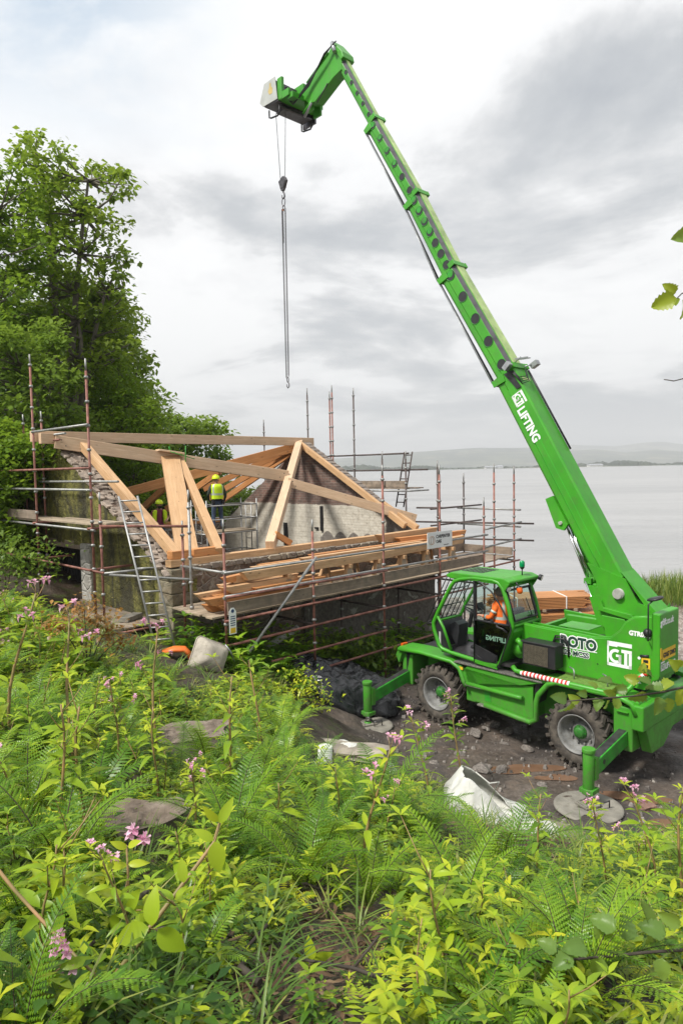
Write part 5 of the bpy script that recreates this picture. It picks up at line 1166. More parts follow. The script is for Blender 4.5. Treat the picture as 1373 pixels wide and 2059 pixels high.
# ------------------------------------------------------------------ sawn timbers on the deck, saw horses, sign
def timber(p0, p1, w_, h_, m_, lab, cut=0.0, grp='sawn timbers on the deck'):
    mb = MB(); p0 = Vector(p0); p1 = Vector(p1); d = (p1-p0); L = d.length; d.normalize(); sd_ = d.cross(Vector((0, 0, 1))).normalized(); u_ = sd_.cross(d)
    c_ = cut; x0, x1 = 0, L; pr = [(x0+c_, -h_/2), (x1-abs(c_)*.5, -h_/2), (x1, h_/2), (x0, h_/2)]
    vs = [p0*0+d*a+u_*b+sd_*s_ for s_ in (-w_/2, w_/2) for a, b in pr]
    mb.add(vs, [(0, 1, 2, 3), (7, 6, 5, 4), (0, 4, 5, 1), (1, 5, 6, 2), (2, 6, 7, 3), (3, 7, 4, 0)])
    o = mb.build('sawn_timber', m_, None, .006); woodify(o); o.matrix_world = MB_M @ Matrix.Translation(p0); tag(o, lab, 'timber', grp); return o
Z0 = 2.465
stk = [(-.30, 2.6, -1.50, 0, .20, .16), (-.42, 2.3, -1.25, 0, .20, .16), (-.12, 2.5, -1.02, 0, .20, .16), (-.55, 2.25, -1.47, 1, .20, .15), (-.22, 2.3, -1.22, 1, .2, .15), (-.38, 2.0, -.98, 1, .2, .15), (-.12, 1.9, -1.40, 2, .19, .15), (.02, 2.2, -1.15, 2, .19, .15), (.75, 2.0, -.95, 2, .2, .16), (.12, .80, -1.22, 3, .19, .14)]
names = ['bottom layer of the orange timber stack, on its outer edge', 'bottom layer of the orange timber stack, in its middle', 'bottom layer of the orange timber stack, on the wall side', 'second layer of the orange timber stack, on its outer edge', 'second layer of the orange timber stack, in its middle', 'second layer of the orange timber stack, on the wall side', 'third layer of the orange timber stack, on its outer edge', 'third layer of the orange timber stack, in its middle', 'third layer of the orange timber stack, on the wall side', 'short block lying on top of the orange timber stack']
r = random.Random(21)
for k, (a0, a1, b, ly, w_, h_) in enumerate(stk):
    a0 += .34; a1 += .2
    timber((a0, b, Z0+.085+ly*.16), (a1, b+r.uniform(-.03, .03), Z0+.085+ly*.16), w_, h_, LARCHO if ly < 2 else LARCH, 'orange sawn beam, '+names[k], .16 if k % 2 else .22)
timber((.70, -1.42, 3.10), (5.35, -1.40, 3.10), .16, .18, LARCH, 'long pale beam lying across the saw horses nearest the guard rail', .14)
timber((1.45, -1.0, 3.06), (6.2, -.95, 3.06), .14, .12, LARCH, 'slender pale beam behind the guard-rail beam on the saw horses, second from the rail', .1)
timber((1.5, -.72, 3.07), (5.9, -.7, 3.07), .13, .14, LARCH, 'slender pale beam on the saw horses, third from the guard rail', .1)
timber((1.9, -.45, 3.06), (4.9, -.42, 3.06), .12, .13, LARCHO, 'darker orange beam on the saw horses next to the stone wall', .1)
timber((4.9, -1.35, 3.11), (8.6, -1.2, 3.16), .18, .20, LARCH, 'stout beam behind the white sign, ending beyond it on the far saw horses', .2)
timber((6.1, -.85, 3.12), (9.1, -.8, 3.12), .18, .18, LARCHO, 'orange beam with a bare end sticking out to the right of the white sign', .12)
timber((5.85, -.45, 3.35), (8.5, -.3, 3.35), .22, .22, LARCH, 'thick short beam at the top of the pile behind the white sign', .2)
timber((6.0, -.6, 2.56), (6.6, -.62, 2.56), .14, .12, LARCH, 'small offcut lying on the deck below the white sign', .08)
timber((7.7, -1.0, 2.54), (8.25, -1.02, 2.54), .16, .12, LARCHO, 'small orange offcut lying on the deck at the far saw horse', .08)
rr2 = random.Random(8)
for k, (a0, a1, b, z, dy, lab) in enumerate([(.35, 3.1, -.55, 2.56, .1, 'flat sawn board on the deck between the orange stack and the stone wall'), (.35, 1.8, -1.30, 3.05, .25, 'skewed short beam lying crosswise on the very top of the orange timber stack'), (2.5, 6.9, -1.18, 3.20, .12, 'narrow pale batten lying on top of the beams over the saw horses, outer one'), (3.1, 7.2, -.82, 3.19, -.14, 'narrow pale batten lying on top of the beams over the saw horses, inner one'), (2.2, 5.0, -.30, 2.62, .03, 'orange beam lying on the deck along the wall behind the saw horses'), (6.4, 9.4, -.62, 3.28, -.1, 'long beam on top of the pile right of the white sign'), (-.18, 1.6, -1.12, 2.78, -.12, 'orange beam sticking furthest out of the left end of the timber stack'), (.9, 2.9, -1.55, 2.80, .05, 'sawn beam leaning against the outside of the orange timber stack')]):
    timber((a0, b, z), (a1, b+dy, z+rr2.uniform(-.02, .03)), .15, .12, LARCHO if k % 2 else LARCH, lab, .14)
def trestle(x, y, lab):
    e0 = empty('saw_horse', W(x, y, Z0), BANG, label=lab, cat='saw horse', group='saw horses on the deck')
    mb = MB(); mb.beam((0, -.48, .50), (0, .48, .50), .09, .09); woodify(mb.build('top_bar', LARCH, e0, .004))
    for s1 in (-1, 1):
        for s2 in (-1, 1):
            mb = MB(); mb.beam((s2*.03, s1*.36, .52), (s2*.24, s1*.46, .0), .035, .09, up=(0, 1, 0)); woodify(mb.build('leg', LARCH, e0, .003))
        mb = MB(); mb.prism([(-.13, .24), (.13, .24), (.06, .44), (-.06, .44)], 1, s1*.41, s1*.44); woodify(mb.build('gusset', BOARDL, e0, .003))
for x, y, l in ((1.9, -1.05, 'wooden saw horse nearest the orange timber stack'), (3.75, -1.05, 'wooden saw horse left of the middle of the deck, second from the timber stack'), (4.75, -1.05, 'wooden saw horse just right of the tallest front pole'), (5.75, -1.0, 'wooden saw horse just left of the white sign'), (6.75, -.95, 'wooden saw horse under the right edge of the white sign'), (7.9, -.95, 'darker wooden saw horse at the far end of the beams')): trestle(x, y, l)
sg = empty('company_sign', W(6.62, -1.90, 3.36), BANG, label='white rectangular company sign hung on the scaffold guard rail above the crane cab', cat='sign')
mb = MB(); mb.bb(-.52, .52, -.006, .006, -.205, .205); mb.build('board', simple('white_sign_board', (.74, .74, .73), .5, 0, .03, 5), sg, .002)
INK = simple('black_sign_ink', (.02, .02, .022), .6, 0, .05, 5); OCH = simple('copper_sign_ink', (.45, .20, .07), .5, 0, .15, 30)
text('CARPENTER', .115, INK, sg, Vector((-.17, -.009, .045)), (1, 0, 0), (0, 0, 1), bold=.003, sx=.93); text('OAK', .115, INK, sg, Vector((-.17, -.009, -.08)), (1, 0, 0), (0, 0, 1), bold=.003, sx=.93)
text('carpenteroak.com', .035, INK, sg, Vector((.14, -.009, -.155)), (1, 0, 0), (0, 0, 1), sx=.9)
mb = MB()
for cx, rr in ((-.37, .105), (-.31, .10)):
    mb.tube([(cx+cos(2*pi*k/24)*rr*.8, -.010, sin(2*pi*k/24)*rr) for k in range(24)], .005, 4, closed=True)
mb.build('ring_emblem', OCH, sg)

# ------------------------------------------------------------------ stacked sawn boards on the beach (two banded packs)
def pack(lab, x0, y0, ang, n_r, n_c, L, z0, jitter):
    e0 = empty('board_pack', (x0, y0, z0), ang, label=lab, cat='board pack'); r = random.Random(hash(lab) % 999 if False else int(x0*10)+n_r)
    for i in range(n_r):
        for j in range(n_c):
            mb = MB(); q = r.uniform(-jitter, jitter); mb.bb(-L/2+q, L/2+q+r.uniform(0, jitter), -n_c*.08+j*.16+.012+r.uniform(-.004,.004), -n_c*.08+j*.16+.146, i*.05+.002, i*.05+.034)
            woodify(mb.build('board', LARCHO, e0, 0))
    for x in (-L*.3, L*.25):
        mb = MB(); mb.bb(x-.015, x+.015, -n_c*.08-.004, n_c*.08+.006, -.0, n_r*.05+.004); mb.build('strap', WHITEP, e0)
    for x in (-L*.35, 0, L*.35): mb = MB(); mb.bb(x-.05, x+.05, -n_c*.08-.05, n_c*.08+.05, -.08, -.002); woodify(mb.build('bearer', BOARDL, e0))
cp = atZ(1120, 1258, 0)
pack('lower wider pack of orange sawn boards lying on the beach behind the cab', cp.x-.1, 22.5, .12, 6, 9, 3.4, .08, .32)
pack('upper pack of orange sawn boards stacked on the lower pack behind the cab', cp.x-.45, 22.5, .09, 8, 7, 3.0, .52, .26)
# ------------------------------------------------------------------ people (skin-modifier figures, one continuous body each)
def figure(name, J, E_, R_, matfn, mats, loc, rz, label, extra=None):
    """J joints {name:(x,y,z)}, E_ edges, R_ radii. x = right of the person, y = forward, z up."""
    keys = list(J); me = bpy.data.meshes.new(name)
    vs = [Vector(J[k]) for k in keys]; es = [(keys.index(a), keys.index(b)) for a, b in E_]
    me.from_pydata(vs, es, []); me.update(); o = bpy.data.objects.new(name, me); COL.objects.link(o)
    sk = o.modifiers.new('skin', 'SKIN'); sk.use_smooth_shade = True; sk.branch_smoothing = .6
    for i, k in enumerate(keys):
        r_ = R_.get(k, .05); r_ = r_ if isinstance(r_, tuple) else (r_, r_)
        me.skin_vertices[0].data[i].radius = r_; me.skin_vertices[0].data[i].use_root = (k == 'pelvis')
    sb = o.modifiers.new('sub', 'SUBSURF'); sb.levels = 2; sb.render_levels = 2
    dg = bpy.context.evaluated_depsgraph_get(); dg.update(); nm = bpy.data.meshes.new_from_object(o.evaluated_get(dg)); nm.name = name
    bpy.data.objects.remove(o); o = bpy.data.objects.new('person', nm); COL.objects.link(o)
    nm.materials.clear()
    for m_ in mats: nm.materials.append(m_)
    for p in nm.polygons: p.material_index = matfn(p.center); p.use_smooth = True
    o.location = loc; o.rotation_euler = (0, 0, rz); tag(o, label, 'person'); return o
def hand(J, E_, R_, side, wrist, dirv, palm):
    d = Vector(dirv).normalized(); w_ = Vector(J[wrist]); s_ = Vector(palm).normalized()
    k0 = side+'palm'; J[k0] = tuple(w_+d*.06); E_.append((wrist, k0)); R_[k0] = (.038, .024)
    for i, (o_, L_) in enumerate(((-.030, .062), (-.010, .075), (.011, .070), (.030, .055))):
        a, b = side+'f%da' % i, side+'f%db' % i; base = w_+d*.095+s_*o_; J[a] = tuple(base); J[b] = tuple(base+d*L_*.7+d.cross(s_)*.03)
        E_ += [(k0, a), (a, b)]; R_[a] = .010; R_[b] = .008
    a, b = side+'ta', side+'tb'; J[a] = tuple(w_+d*.045-s_*.05); J[b] = tuple(w_+d*.085-s_*.066); E_ += [(k0, a), (a, b)]; R_[a] = .012; R_[b] = .009
BASE_E = [('pelvis', 'waist'), ('waist', 'chest'), ('chest', 'upper'), ('upper', 'neck'), ('neck', 'jaw'), ('jaw', 'head'), ('head', 'crown'),
          ('upper', 'lsh'), ('lsh', 'lel'), ('lel', 'lwr'), ('upper', 'rsh'), ('rsh', 'rel'), ('rel', 'rwr'),
          ('pelvis', 'lhip'), ('lhip', 'lkn'), ('lkn', 'lan'), ('lan', 'lto'), ('pelvis', 'rhip'), ('rhip', 'rkn'), ('rkn', 'ran'), ('ran', 'rto')]
BASE_R = dict(pelvis=(.15, .115), waist=(.14, .11), chest=(.165, .12), upper=(.14, .10), neck=.055, jaw=(.062, .07), head=(.078, .095), crown=(.06, .075),
              lsh=.07, rsh=.07, lel=.048, rel=.048, lwr=.032, rwr=.032, lhip=.095, rhip=.095, lkn=.07, rkn=.07, lan=.05, ran=.05, lto=.042, rto=.042)
def face(o, z, y, tilt=0):
    m_ = MB()
    for s_ in (-1, 1): m_.lathe([(.0, .014), (.010, .010), (.012, 0)], (s_*.032, y-.012, z), (0, 1, 0), 8)
    m_.build('eyes', BLACK, o); m_ = MB(); m_.tube([(0, y-.01, z+.01), (0, y+.018, z-.035), (0, y-.005, z-.045)], [.010, .014, .012], 6); m_.build('nose', SKIN, o)
    m_ = MB(); m_.tube([(-.024, y-.012, z-.075), (0, y-.002, z-.072), (.024, y-.012, z-.075)], .006, 5); m_.build('mouth', simple('lip', (.35, .13, .10), .6, 0, .1, 9), o)
    for s_ in (-1, 1): m_ = MB(); m_.lathe([(.0, .012), (.02, .01), (.026, 0)], (s_*.078, y-.10, z-.02), (s_, .2, 0), 8); m_.build('ear', SKIN, o)
def helmet(o, c_, m_=HELM):
    q = MB(); pr = [(.128*cos(a), .12*sin(a)+0.0) for a in [pi/2*k/7 for k in range(8)]]; q.lathe([(.0, .125)]+[(r_, h_) for r_, h_ in reversed(pr)]+[(.135, -.02), (.128, -.025)], c_, (0, 0, 1), 20)
    q.prism([(-.09, .10), (.09, .10), (.06, .175), (-.06, .175)], 2, c_[2]-.03, c_[2]-.015) ; q.bb(c_[0]-.012, c_[0]+.012, c_[1]-.10, c_[1]+.10, c_[2]+.07, c_[2]+.125)
    q.build('helmet', m_, o, 0)
def vest(o, mats, z0, z1, rx, ry, cy=0.0, tape=True, lean=0.0):
    q = MB(); n_ = 20; rows = 8; vs = []
    for i in range(rows+1):
        f_ = i/rows; z = z0+(z1-z0)*f_; k = 1-.10*sin(f_*pi)*0+(-.02 if f_ < .3 else .04*sin((f_-.3)*pi)); sx = rx*(k if f_ < .85 else k*(1-(f_-.85)*2.2)); sy = ry*(k if f_ < .85 else k*(1-(f_-.85)*2.0))
        for j in range(n_): a = 2*pi*j/n_; ca, sa = cos(a), sin(a); vs.append((sx*(abs(ca)**.8)*(1 if ca > 0 else -1), cy+lean*f_+sy*(abs(sa)**.8)*(1 if sa > 0 else -1), z))
    fs = []; 
    for i in range(rows):
        for j in range(n_): fs.append((i*n_+j, i*n_+(j+1) % n_, (i+1)*n_+(j+1) % n_, (i+1)*n_+j))
    q.add(vs, fs, 0, True)
    for i, f in enumerate(q.f):
        rw = i//n_; cl = i % n_; q.m[i] = 1 if (tape and (rw == 2 or (rw > 2 and cl in (2, 7, 12, 17)))) else 0
    q.build('vest', mats, o)
# standing worker seen from behind, on the mobile tower
J = dict(pelvis=(0, 0, .95), waist=(0, 0, 1.10), chest=(0, .02, 1.28), upper=(0, .02, 1.42), neck=(0, .03, 1.50), jaw=(0, .05, 1.56), head=(0, .055, 1.64), crown=(0, .04, 1.70),
         lsh=(-.19, .01, 1.42), lel=(-.30, -.02, 1.16), lwr=(-.22, .16, 1.0), rsh=(.19, .01, 1.42), rel=(.29, -.02, 1.14), rwr=(.27, .10, .92),
         lhip=(-.10, 0, .90), lkn=(-.12, .04, .50), lan=(-.14, -.02, .09), lto=(-.15, .13, .05), rhip=(.10, 0, .90), rkn=(.13, .05, .50), ran=(.16, -.02, .09), rto=(.18, .13, .05))
E_ = list(BASE_E); R_ = dict(BASE_R); hand(J, E_, R_, 'l', 'lwr', (.3, .8, -.3), (.2, 0, 1)); hand(J, E_, R_, 'r', 'rwr', (0, .3, -1), (0, 1, 0))
def mf(c_):
    if c_.z > 1.49: return 0
    if c_.z < .12: return 3
    if c_.z < .98 and abs(c_.x) < .21: return 1
    if (c_.z < .93 or c_.y > .19) and abs(c_.x) >= .17: return 0
    return 2
wp_ = W(5.3, 5.95, 3.30)
wk1 = figure('person', J, E_, R_, mf, [SKIN, JEANS, DKCLOTH, BLKCLOTH], wp_, radians(30), 'worker seen from behind in yellow helmet, yellow vest and jeans, standing on the tower')
helmet(wk1, (0, .05, 1.68)); vest(wk1, [VISYEL, REFL], 1.02, 1.50, .205, .165, .01)
face(wk1, 1.63, .14)
q = MB(); q.tube([(.165*cos(a), .005+.13*sin(a), .985) for a in [2*pi*k/16 for k in range(16)]], .022, 6, closed=True); q.bb(.12, .2, -.14, -.05, .86, .99); q.bb(-.2, -.12, -.14, -.04, .84, .98); q.build('tool_belt', BLKCLOTH, wk1)
# second worker further back, maroon shirt
J2 = dict(J); J2 = {k: v for k, v in J2.items() if not (k[1:2] in ('f', 't', 'p') and k[0] in 'lr' and k not in ('lto', 'rto'))}
J2.update(lel=(-.27, .05, 1.18), lwr=(-.16, .28, 1.12), rel=(.28, .04, 1.16), rwr=(.16, .26, 1.05))
E2 = list(BASE_E); R2 = dict(BASE_R); hand(J2, E2, R2, 'l', 'lwr', (.4, .8, -.1), (0, 0, 1)); hand(J2, E2, R2, 'r', 'rwr', (-.3, .8, -.2), (0, 0, 1))
def mf2(c_):
    if c_.z > 1.48: return 0
    if c_.z < .12: return 3
    if c_.z < .98 and abs(c_.x) < .21 and c_.y < .18: return 1
    if c_.y > .12 or (abs(c_.x) > .22 and c_.z < 1.27): return 0
    return 2
wp_ = W(3.7, 7.6, 2.50); pz = atY(327, 1004, wp_.y)
wp_ = atY(319, 1004, 21.9); wp_.z -= 1.80
wk2 = figure('person', J2, E2, R2, mf2, [SKIN, JEANS, MAROON, BLKCLOTH], wp_, radians(-150), 'bearded worker in yellow helmet and maroon shirt, half hidden behind the wide plank')
helmet(wk2, (0, .05, 1.68)); face(wk2, 1.63, .14)
q = MB(); q.lathe([(.0, -.05), (.05, -.03), (.065, .02), (.05, .05)], (0, .10, 1.55), (0, .3, 1), 12); q.build('beard', BLKCLOTH, wk2)
q = MB()
for s_ in (-1, 1): q.prism([(s_*.22, 1.02), (s_*.13, 1.02), (s_*.09, 1.46), (s_*.17, 1.47), (s_*.23, 1.38)], 1, -.14, .165)
q.build('vest', VISYEL, wk2, .03)
# crane operator, seated
Jo = dict(pelvis=(0, 0, .12), waist=(0, -.02, .28), chest=(0, .0, .46), upper=(0, .03, .60), neck=(0, .06, .68), jaw=(0, .10, .74), head=(0, .11, .82), crown=(0, .09, .89),
          lsh=(-.20, .02, .58), lel=(-.27, .12, .34), lwr=(-.20, .36, .34), rsh=(.20, .02, .58), rel=(.27, .12, .34), rwr=(.18, .36, .36),
          lhip=(-.10, .05, .10), lkn=(-.13, .46, .12), lan=(-.14, .52, -.30), lto=(-.15, .68, -.35), rhip=(.10, .05, .10), rkn=(.13, .46, .12), ran=(.14, .52, -.30), rto=(.15, .68, -.35))
Eo = list(BASE_E); Ro = dict(BASE_R); hand(Jo, Eo, Ro, 'l', 'lwr', (.1, 1, .1), (1, 0, 0)); hand(Jo, Eo, Ro, 'r', 'rwr', (-.1, 1, .1), (1, 0, 0))
def mfo(c_):
    if c_.z > .67: return 0
    if c_.z < -.24: return 3
    if c_.z < .20 : return 1
    if c_.y > .32: return 0
    return 2
opw = CL(.24, .70, 1.94); op = figure('person', Jo, Eo, Ro, mfo, [SKIN, BLKCLOTH, VISOR, BLKCLOTH], opw, CANG-pi/2, 'crane operator sitting in the green cab in an orange high-visibility jacket and black trousers')
face(op, .81, .20)
q = MB(); q.lathe([(.0, .105), (.05, .098), (.085, .06), (.10, .0), (.095, -.06), (.06, -.09)], (0, .07, .83), (0, -.25, 1), 16); q.build('hair', HAIR, op)
vest(op, [VISOR, REFL], .20, .66, .215, .175, .0, True, .03)
q = MB()
for s_ in (-1, 1): q.tube([Vector((s_*.27, .12, .34)).lerp(Vector((s_*.20, .02, .58)), .45), Vector((s_*.27, .12, .34)).lerp(Vector((s_*.20, .02, .58)), .62)], .066, 10); q.tube([Vector((s_*.27, .12, .34)).lerp(Vector((s_*.2, .36, .35)), .35), Vector((s_*.27, .12, .34)).lerp(Vector((s_*.2, .36, .35)), .58)], .055, 10)
q.build('sleeve_tape', REFL, op)
# ------------------------------------------------------------------ leaf materials
def leafmat(name, stops, trans=.45, tcol=(.30, .42, .04), gloss=.25):
    t = NT(name); at = t.n('ShaderNodeAttribute', attribute_name='var'); oi = t.n('ShaderNodeObjectInfo')
    f_ = t.math('ADD', t.math('MULTIPLY', at.outputs['Fac'], .72), t.math('MULTIPLY', oi.outputs['Random'], .28), True)
    n_ = t.noise(t.pos(), 1.3, 3, .5); f_ = t.math('ADD', f_, t.math('MULTIPLY', t.math('SUBTRACT', n_, .5), .7), True)
    col = t.ramp(f_, stops); t.col(col); t.rough(.36); t.b.inputs['Specular IOR Level'].default_value = gloss*1.2
    tr = t.n('ShaderNodeBsdfTranslucent'); t.l(t.mix(.5, col, tcol, 'MIX'), tr.inputs[0])
    mx_ = t.n('ShaderNodeMixShader'); mx_.inputs[0].default_value = trans; t.l(t.b.outputs[0], mx_.inputs[1]); t.l(tr.outputs[0], mx_.inputs[2]); t.l(mx_.outputs[0], t.o.inputs[0]); return t.m
LEAF = leafmat('balsam_leaf', [(0, (.035, .10, .012)), (.28, (.12, .24, .02)), (.58, (.28, .405, .022)), (1, (.53, .57, .035))], .34, (.46, .56, .04))
FERN = leafmat('fern_leaf', [(0, (.028, .085, .010)), (.32, (.085, .20, .016)), (.66, (.185, .33, .018)), (1, (.36, .47, .03))], .30, (.36, .50, .03))
HERB = leafmat('herb_leaf', [(0, (.018, .058, .010)), (.30, (.075, .17, .016)), (.58, (.28, .385, .02)), (1, (.55, .55, .03))], .30, (.42, .50, .035))
TREEL = leafmat('tree_leaf', [(0, (.070, .125, .025)), (.4, (.15, .245, .035)), (.75, (.25, .35, .04)), (1, (.36, .45, .055))], .48, (.30, .40, .03), .15)
TREEB = leafmat('bright_tree_leaf', [(0, (.075, .15, .018)), (.4, (.16, .27, .026)), (.75, (.27, .39, .035)), (1, (.40, .50, .05))], .48, (.28, .40, .03), .15)
TREED = leafmat('dark_tree_leaf', [(0, (.070, .13, .026)), (.4, (.14, .23, .034)), (.75, (.23, .33, .042)), (1, (.32, .42, .05))], .45, (.2, .3, .03), .15)
HAZEL = leafmat('hazel_leaf', [(0, (.07, .14, .035)), (.4, (.15, .26, .06)), (.7, (.30, .38, .04)), (1, (.55, .55, .04))], .45, (.45, .5, .03))
RUSTL = leafmat('rusty_leaf', [(0, (.10, .13, .02)), (.4, (.28, .17, .05)), (.7, (.42, .20, .06)), (1, (.50, .34, .08))], .4, (.45, .2, .04))
GRASSM = leafmat('grass_blade', [(0, (.04, .09, .015)), (.4, (.10, .18, .03)), (.7, (.24, .29, .06)), (1, (.42, .38, .16))], .3)
STEM = simple('green_red_stem', (.17, .21, .05), .55, 0, .4, 5, c2=(.30, .17, .08))
STEMD = simple('dark_fern_stalk', (.045, .035, .015), .7, 0, .4, 9)
BARK = simple('grey_brown_bark', (.12, .105, .08), .9, 0, .35, 5, .6, grime=.4)
TWIG = simple('dark_twig_bark', (.05, .04, .03), .85, 0, .3, 9)
PINK = leafmat('pink_petal', [(0, (.58, .18, .36)), (.5, (.76, .38, .55)), (1, (.88, .64, .76))], .35, (.88, .50, .66))

class LM:
    """numpy leaf mesh: collects quads/tris with a 'var' attribute per vertex"""
    def __init__(s): s.v = []; s.f = []; s.c = []; s.n = 0
    def add(s, V, F, var):
        V = np.asarray(V, float); s.v.append(V); s.f.append(np.asarray(F, np.int64)+s.n); s.c.append(np.full(len(V), var) if np.isscalar(var) else np.asarray(var)); s.n += len(V)
    def arr(s): return np.concatenate(s.v), np.concatenate(s.f), np.concatenate(s.c)
    def build(s, name, m_, parent=None):
        V, F, C = s.arr(); return leafobj(name, V, F, C, m_, parent)
def leafobj(name, V, F, C, m_, parent=None):
    me = bpy.data.meshes.new(name); me.vertices.add(len(V)); me.vertices.foreach_set('co', V.astype(np.float32).ravel())
    me.loops.add(F.size); me.loops.foreach_set('vertex_index', F.astype(np.int32).ravel()); me.polygons.add(len(F))
    me.polygons.foreach_set('loop_start', np.arange(0, F.size, 4, dtype=np.int32)); me.update(calc_edges=True)
    a = me.attributes.new('var', 'FLOAT', 'POINT'); a.data.foreach_set('value', C.astype(np.float32)); me.materials.append(m_)
    o = bpy.data.objects.new(name, me); COL.objects.link(o); o.parent = parent; return o
def basis(d, up=None):
    d = np.array(d, float); d /= np.linalg.norm(d); u_ = np.array([0, 0, 1.0]) if up is None else np.array(up, float)
    s_ = np.cross(d, u_); n = np.linalg.norm(s_); s_ = s_/n if n > 1e-5 else np.array([1.0, 0, 0]); return d, s_, np.cross(s_, d)
def leaf(L, Wd, seg=4, droop=.5, fold=.25, wpos=.42):
    """leaf along +x, folded at the midrib, returns V,F (quads)"""
    V = []; F = []
    for i in range(seg+1):
        t_ = i/seg; x = L*t_; wv = Wd*.5*(sin(pi*t_**(.75 if wpos < .5 else 1.1)))**.85 if 0 < t_ < 1 else Wd*.015
        z = -droop*L*t_*t_+.12*L*t_; V += [(x, -wv, z+fold*wv), (x, 0, z), (x, wv, z+fold*wv)]
    for i in range(seg): a = i*3; F += [(a, a+1, a+4, a+3), (a+1, a+2, a+5, a+4)]
    return np.array(V), np.array(F)
def xf(V, origin, d, up=None, roll=0.0):
    d, s_, u_ = basis(d, up)
    if roll: c_, k_ = cos(roll), sin(roll); s_, u_ = s_*c_+u_*k_, u_*c_-s_*k_
    return np.array(origin)+V[:, :1]*d+V[:, 1:2]*s_+V[:, 2:3]*u_
# ---- Himalayan balsam: red-green stem, whorls of lance-shaped leaves, pink flowers at the top
def balsam(seed, H, whorls, flowers, lod=0):
    r = random.Random(seed); st = MB(); lm = LM(); fl = LM(); pts = []; lean = (r.uniform(-.12, .12), r.uniform(-.12, .12))
    P_ = lambda t_: np.array([lean[0]*H*t_*t_+.02*sin(t_*6+seed), lean[1]*H*t_*t_+.02*cos(t_*5+seed), H*t_])
    st.tube([P_(k/7) for k in range(8)], [.011*H*(1-.65*k/7)+.002 for k in range(8)], 5)
    tips = []
    for w_ in range(whorls):
        t_ = .22+.78*(w_+.5)/whorls+r.uniform(-.02, .02); t_ = min(t_, 1); n_ = r.choice([3, 3, 4]) if t_ < .92 else 6; ph = r.uniform(0, 6)
        L = (.095+.05*sin(t_*pi*.9))*r.uniform(.8, 1.25)*(1 if H > .5 else .8)
        for k in range(n_):
            a = ph+2*pi*k/n_+r.uniform(-.2, .2); el_ = .55*t_+r.uniform(-.15, .35)-.15
            d = (cos(a)*cos(el_), sin(a)*cos(el_), sin(el_)); Lk_ = L*r.uniform(.75, 1.15)*(1 if t_ < .95 else .6)
            V, F = leaf(Lk_, Lk_*r.uniform(.26, .34), 6 if not lod else 2, r.uniform(.25, .7), .3)
            lm.add(xf(V, P_(t_)+np.array(d)*.02, d, None, r.uniform(-.5, .5)), F, r.uniform(.15, .6)+.4*t_*r.random()+ (.12 if t_ > .85 else 0))
        if w_ > whorls*.4 and r.random() < .55:                      # side shoot
            a = r.uniform(0, 6.28); b0_ = P_(t_); L_ = r.uniform(.10, .24); e1 = b0_+np.array([cos(a)*L_*.7, sin(a)*L_*.7, L_]); st.tube([b0_, (b0_+e1)/2+np.array([0, 0, -.01]), e1], [.004, .003, .002], 4); tips.append(e1)
            for k in range(4):
                a2 = a+k*1.6; d = (cos(a2)*.8, sin(a2)*.8, .5); V, F = leaf(.07*r.uniform(.7, 1.3), .025, 3, .4); lm.add(xf(V, e1, d), F, r.uniform(.4, .95))
    tips.append(P_(1.0))
    if flowers:
        for tp_ in tips:
            for k in range(r.choice([2, 3, 4])):
                a = r.uniform(0, 6.28); q0 = np.array(tp_); q1 = q0+np.array([cos(a)*.05, sin(a)*.05, r.uniform(.01, .07)]); st.tube([q0, q1], .0018, 4)
                for j in range(5):                                    # hood, two wide lips, pouch
                    a2 = a+j*1.26; d = (cos(a2), sin(a2), .3 if j < 3 else -.5); V, F = leaf(.026, .024, 2, -.3, .5); fl.add(xf(V, q1, d), F, r.random())
                V, F = leaf(.03, .018, 2, .8, .8); fl.add(xf(V, q1, (cos(a), sin(a), -.8)), F, r.random())
    return st, lm, fl
GRP_B = 'flowering balsam plants over the bank'; GRP_B2 = 'balsam plants without flowers over the bank'; GRP_F = 'ferns over the bank'
BAL = []
for sd_, H, wn_, flw in ((1, 1.25, 9, 1), (2, 1.0, 8, 1), (3, 1.1, 8, 0), (4, .8, 7, 0), (5, .6, 6, 0), (6, .45, 5, 0)):
    BAL.append((sd_, H, wn_, flw, [None]))
def make_balsam(i):
    sd_, H, wn_, flw, cell = BAL[i]
    if cell[0] is None:
        e0 = empty('balsam_plant', (0, 0, 0)); st, lm, fl = balsam(sd_, H, wn_, flw); ch = [st.build('stem', STEM, e0), lm.build('foliage', LEAF, e0)]
        if flw: ch.append(fl.build('blossoms', PINK, e0))
        cell[0] = (e0, ch, [False])
    return cell[0]
def put(tpl, loc, rz, sc, tilt=(0, 0), **kw):
    e0, ch, used = tpl
    if not used[0]:
        used[0] = True; e0.location = loc; e0.rotation_euler = (tilt[0], tilt[1], rz); e0.scale = (sc,)*3; tag(e0, **kw); return e0
    return copy_tree(e0, ch, loc, (tilt[0], tilt[1], rz), (sc,)*3, **kw)
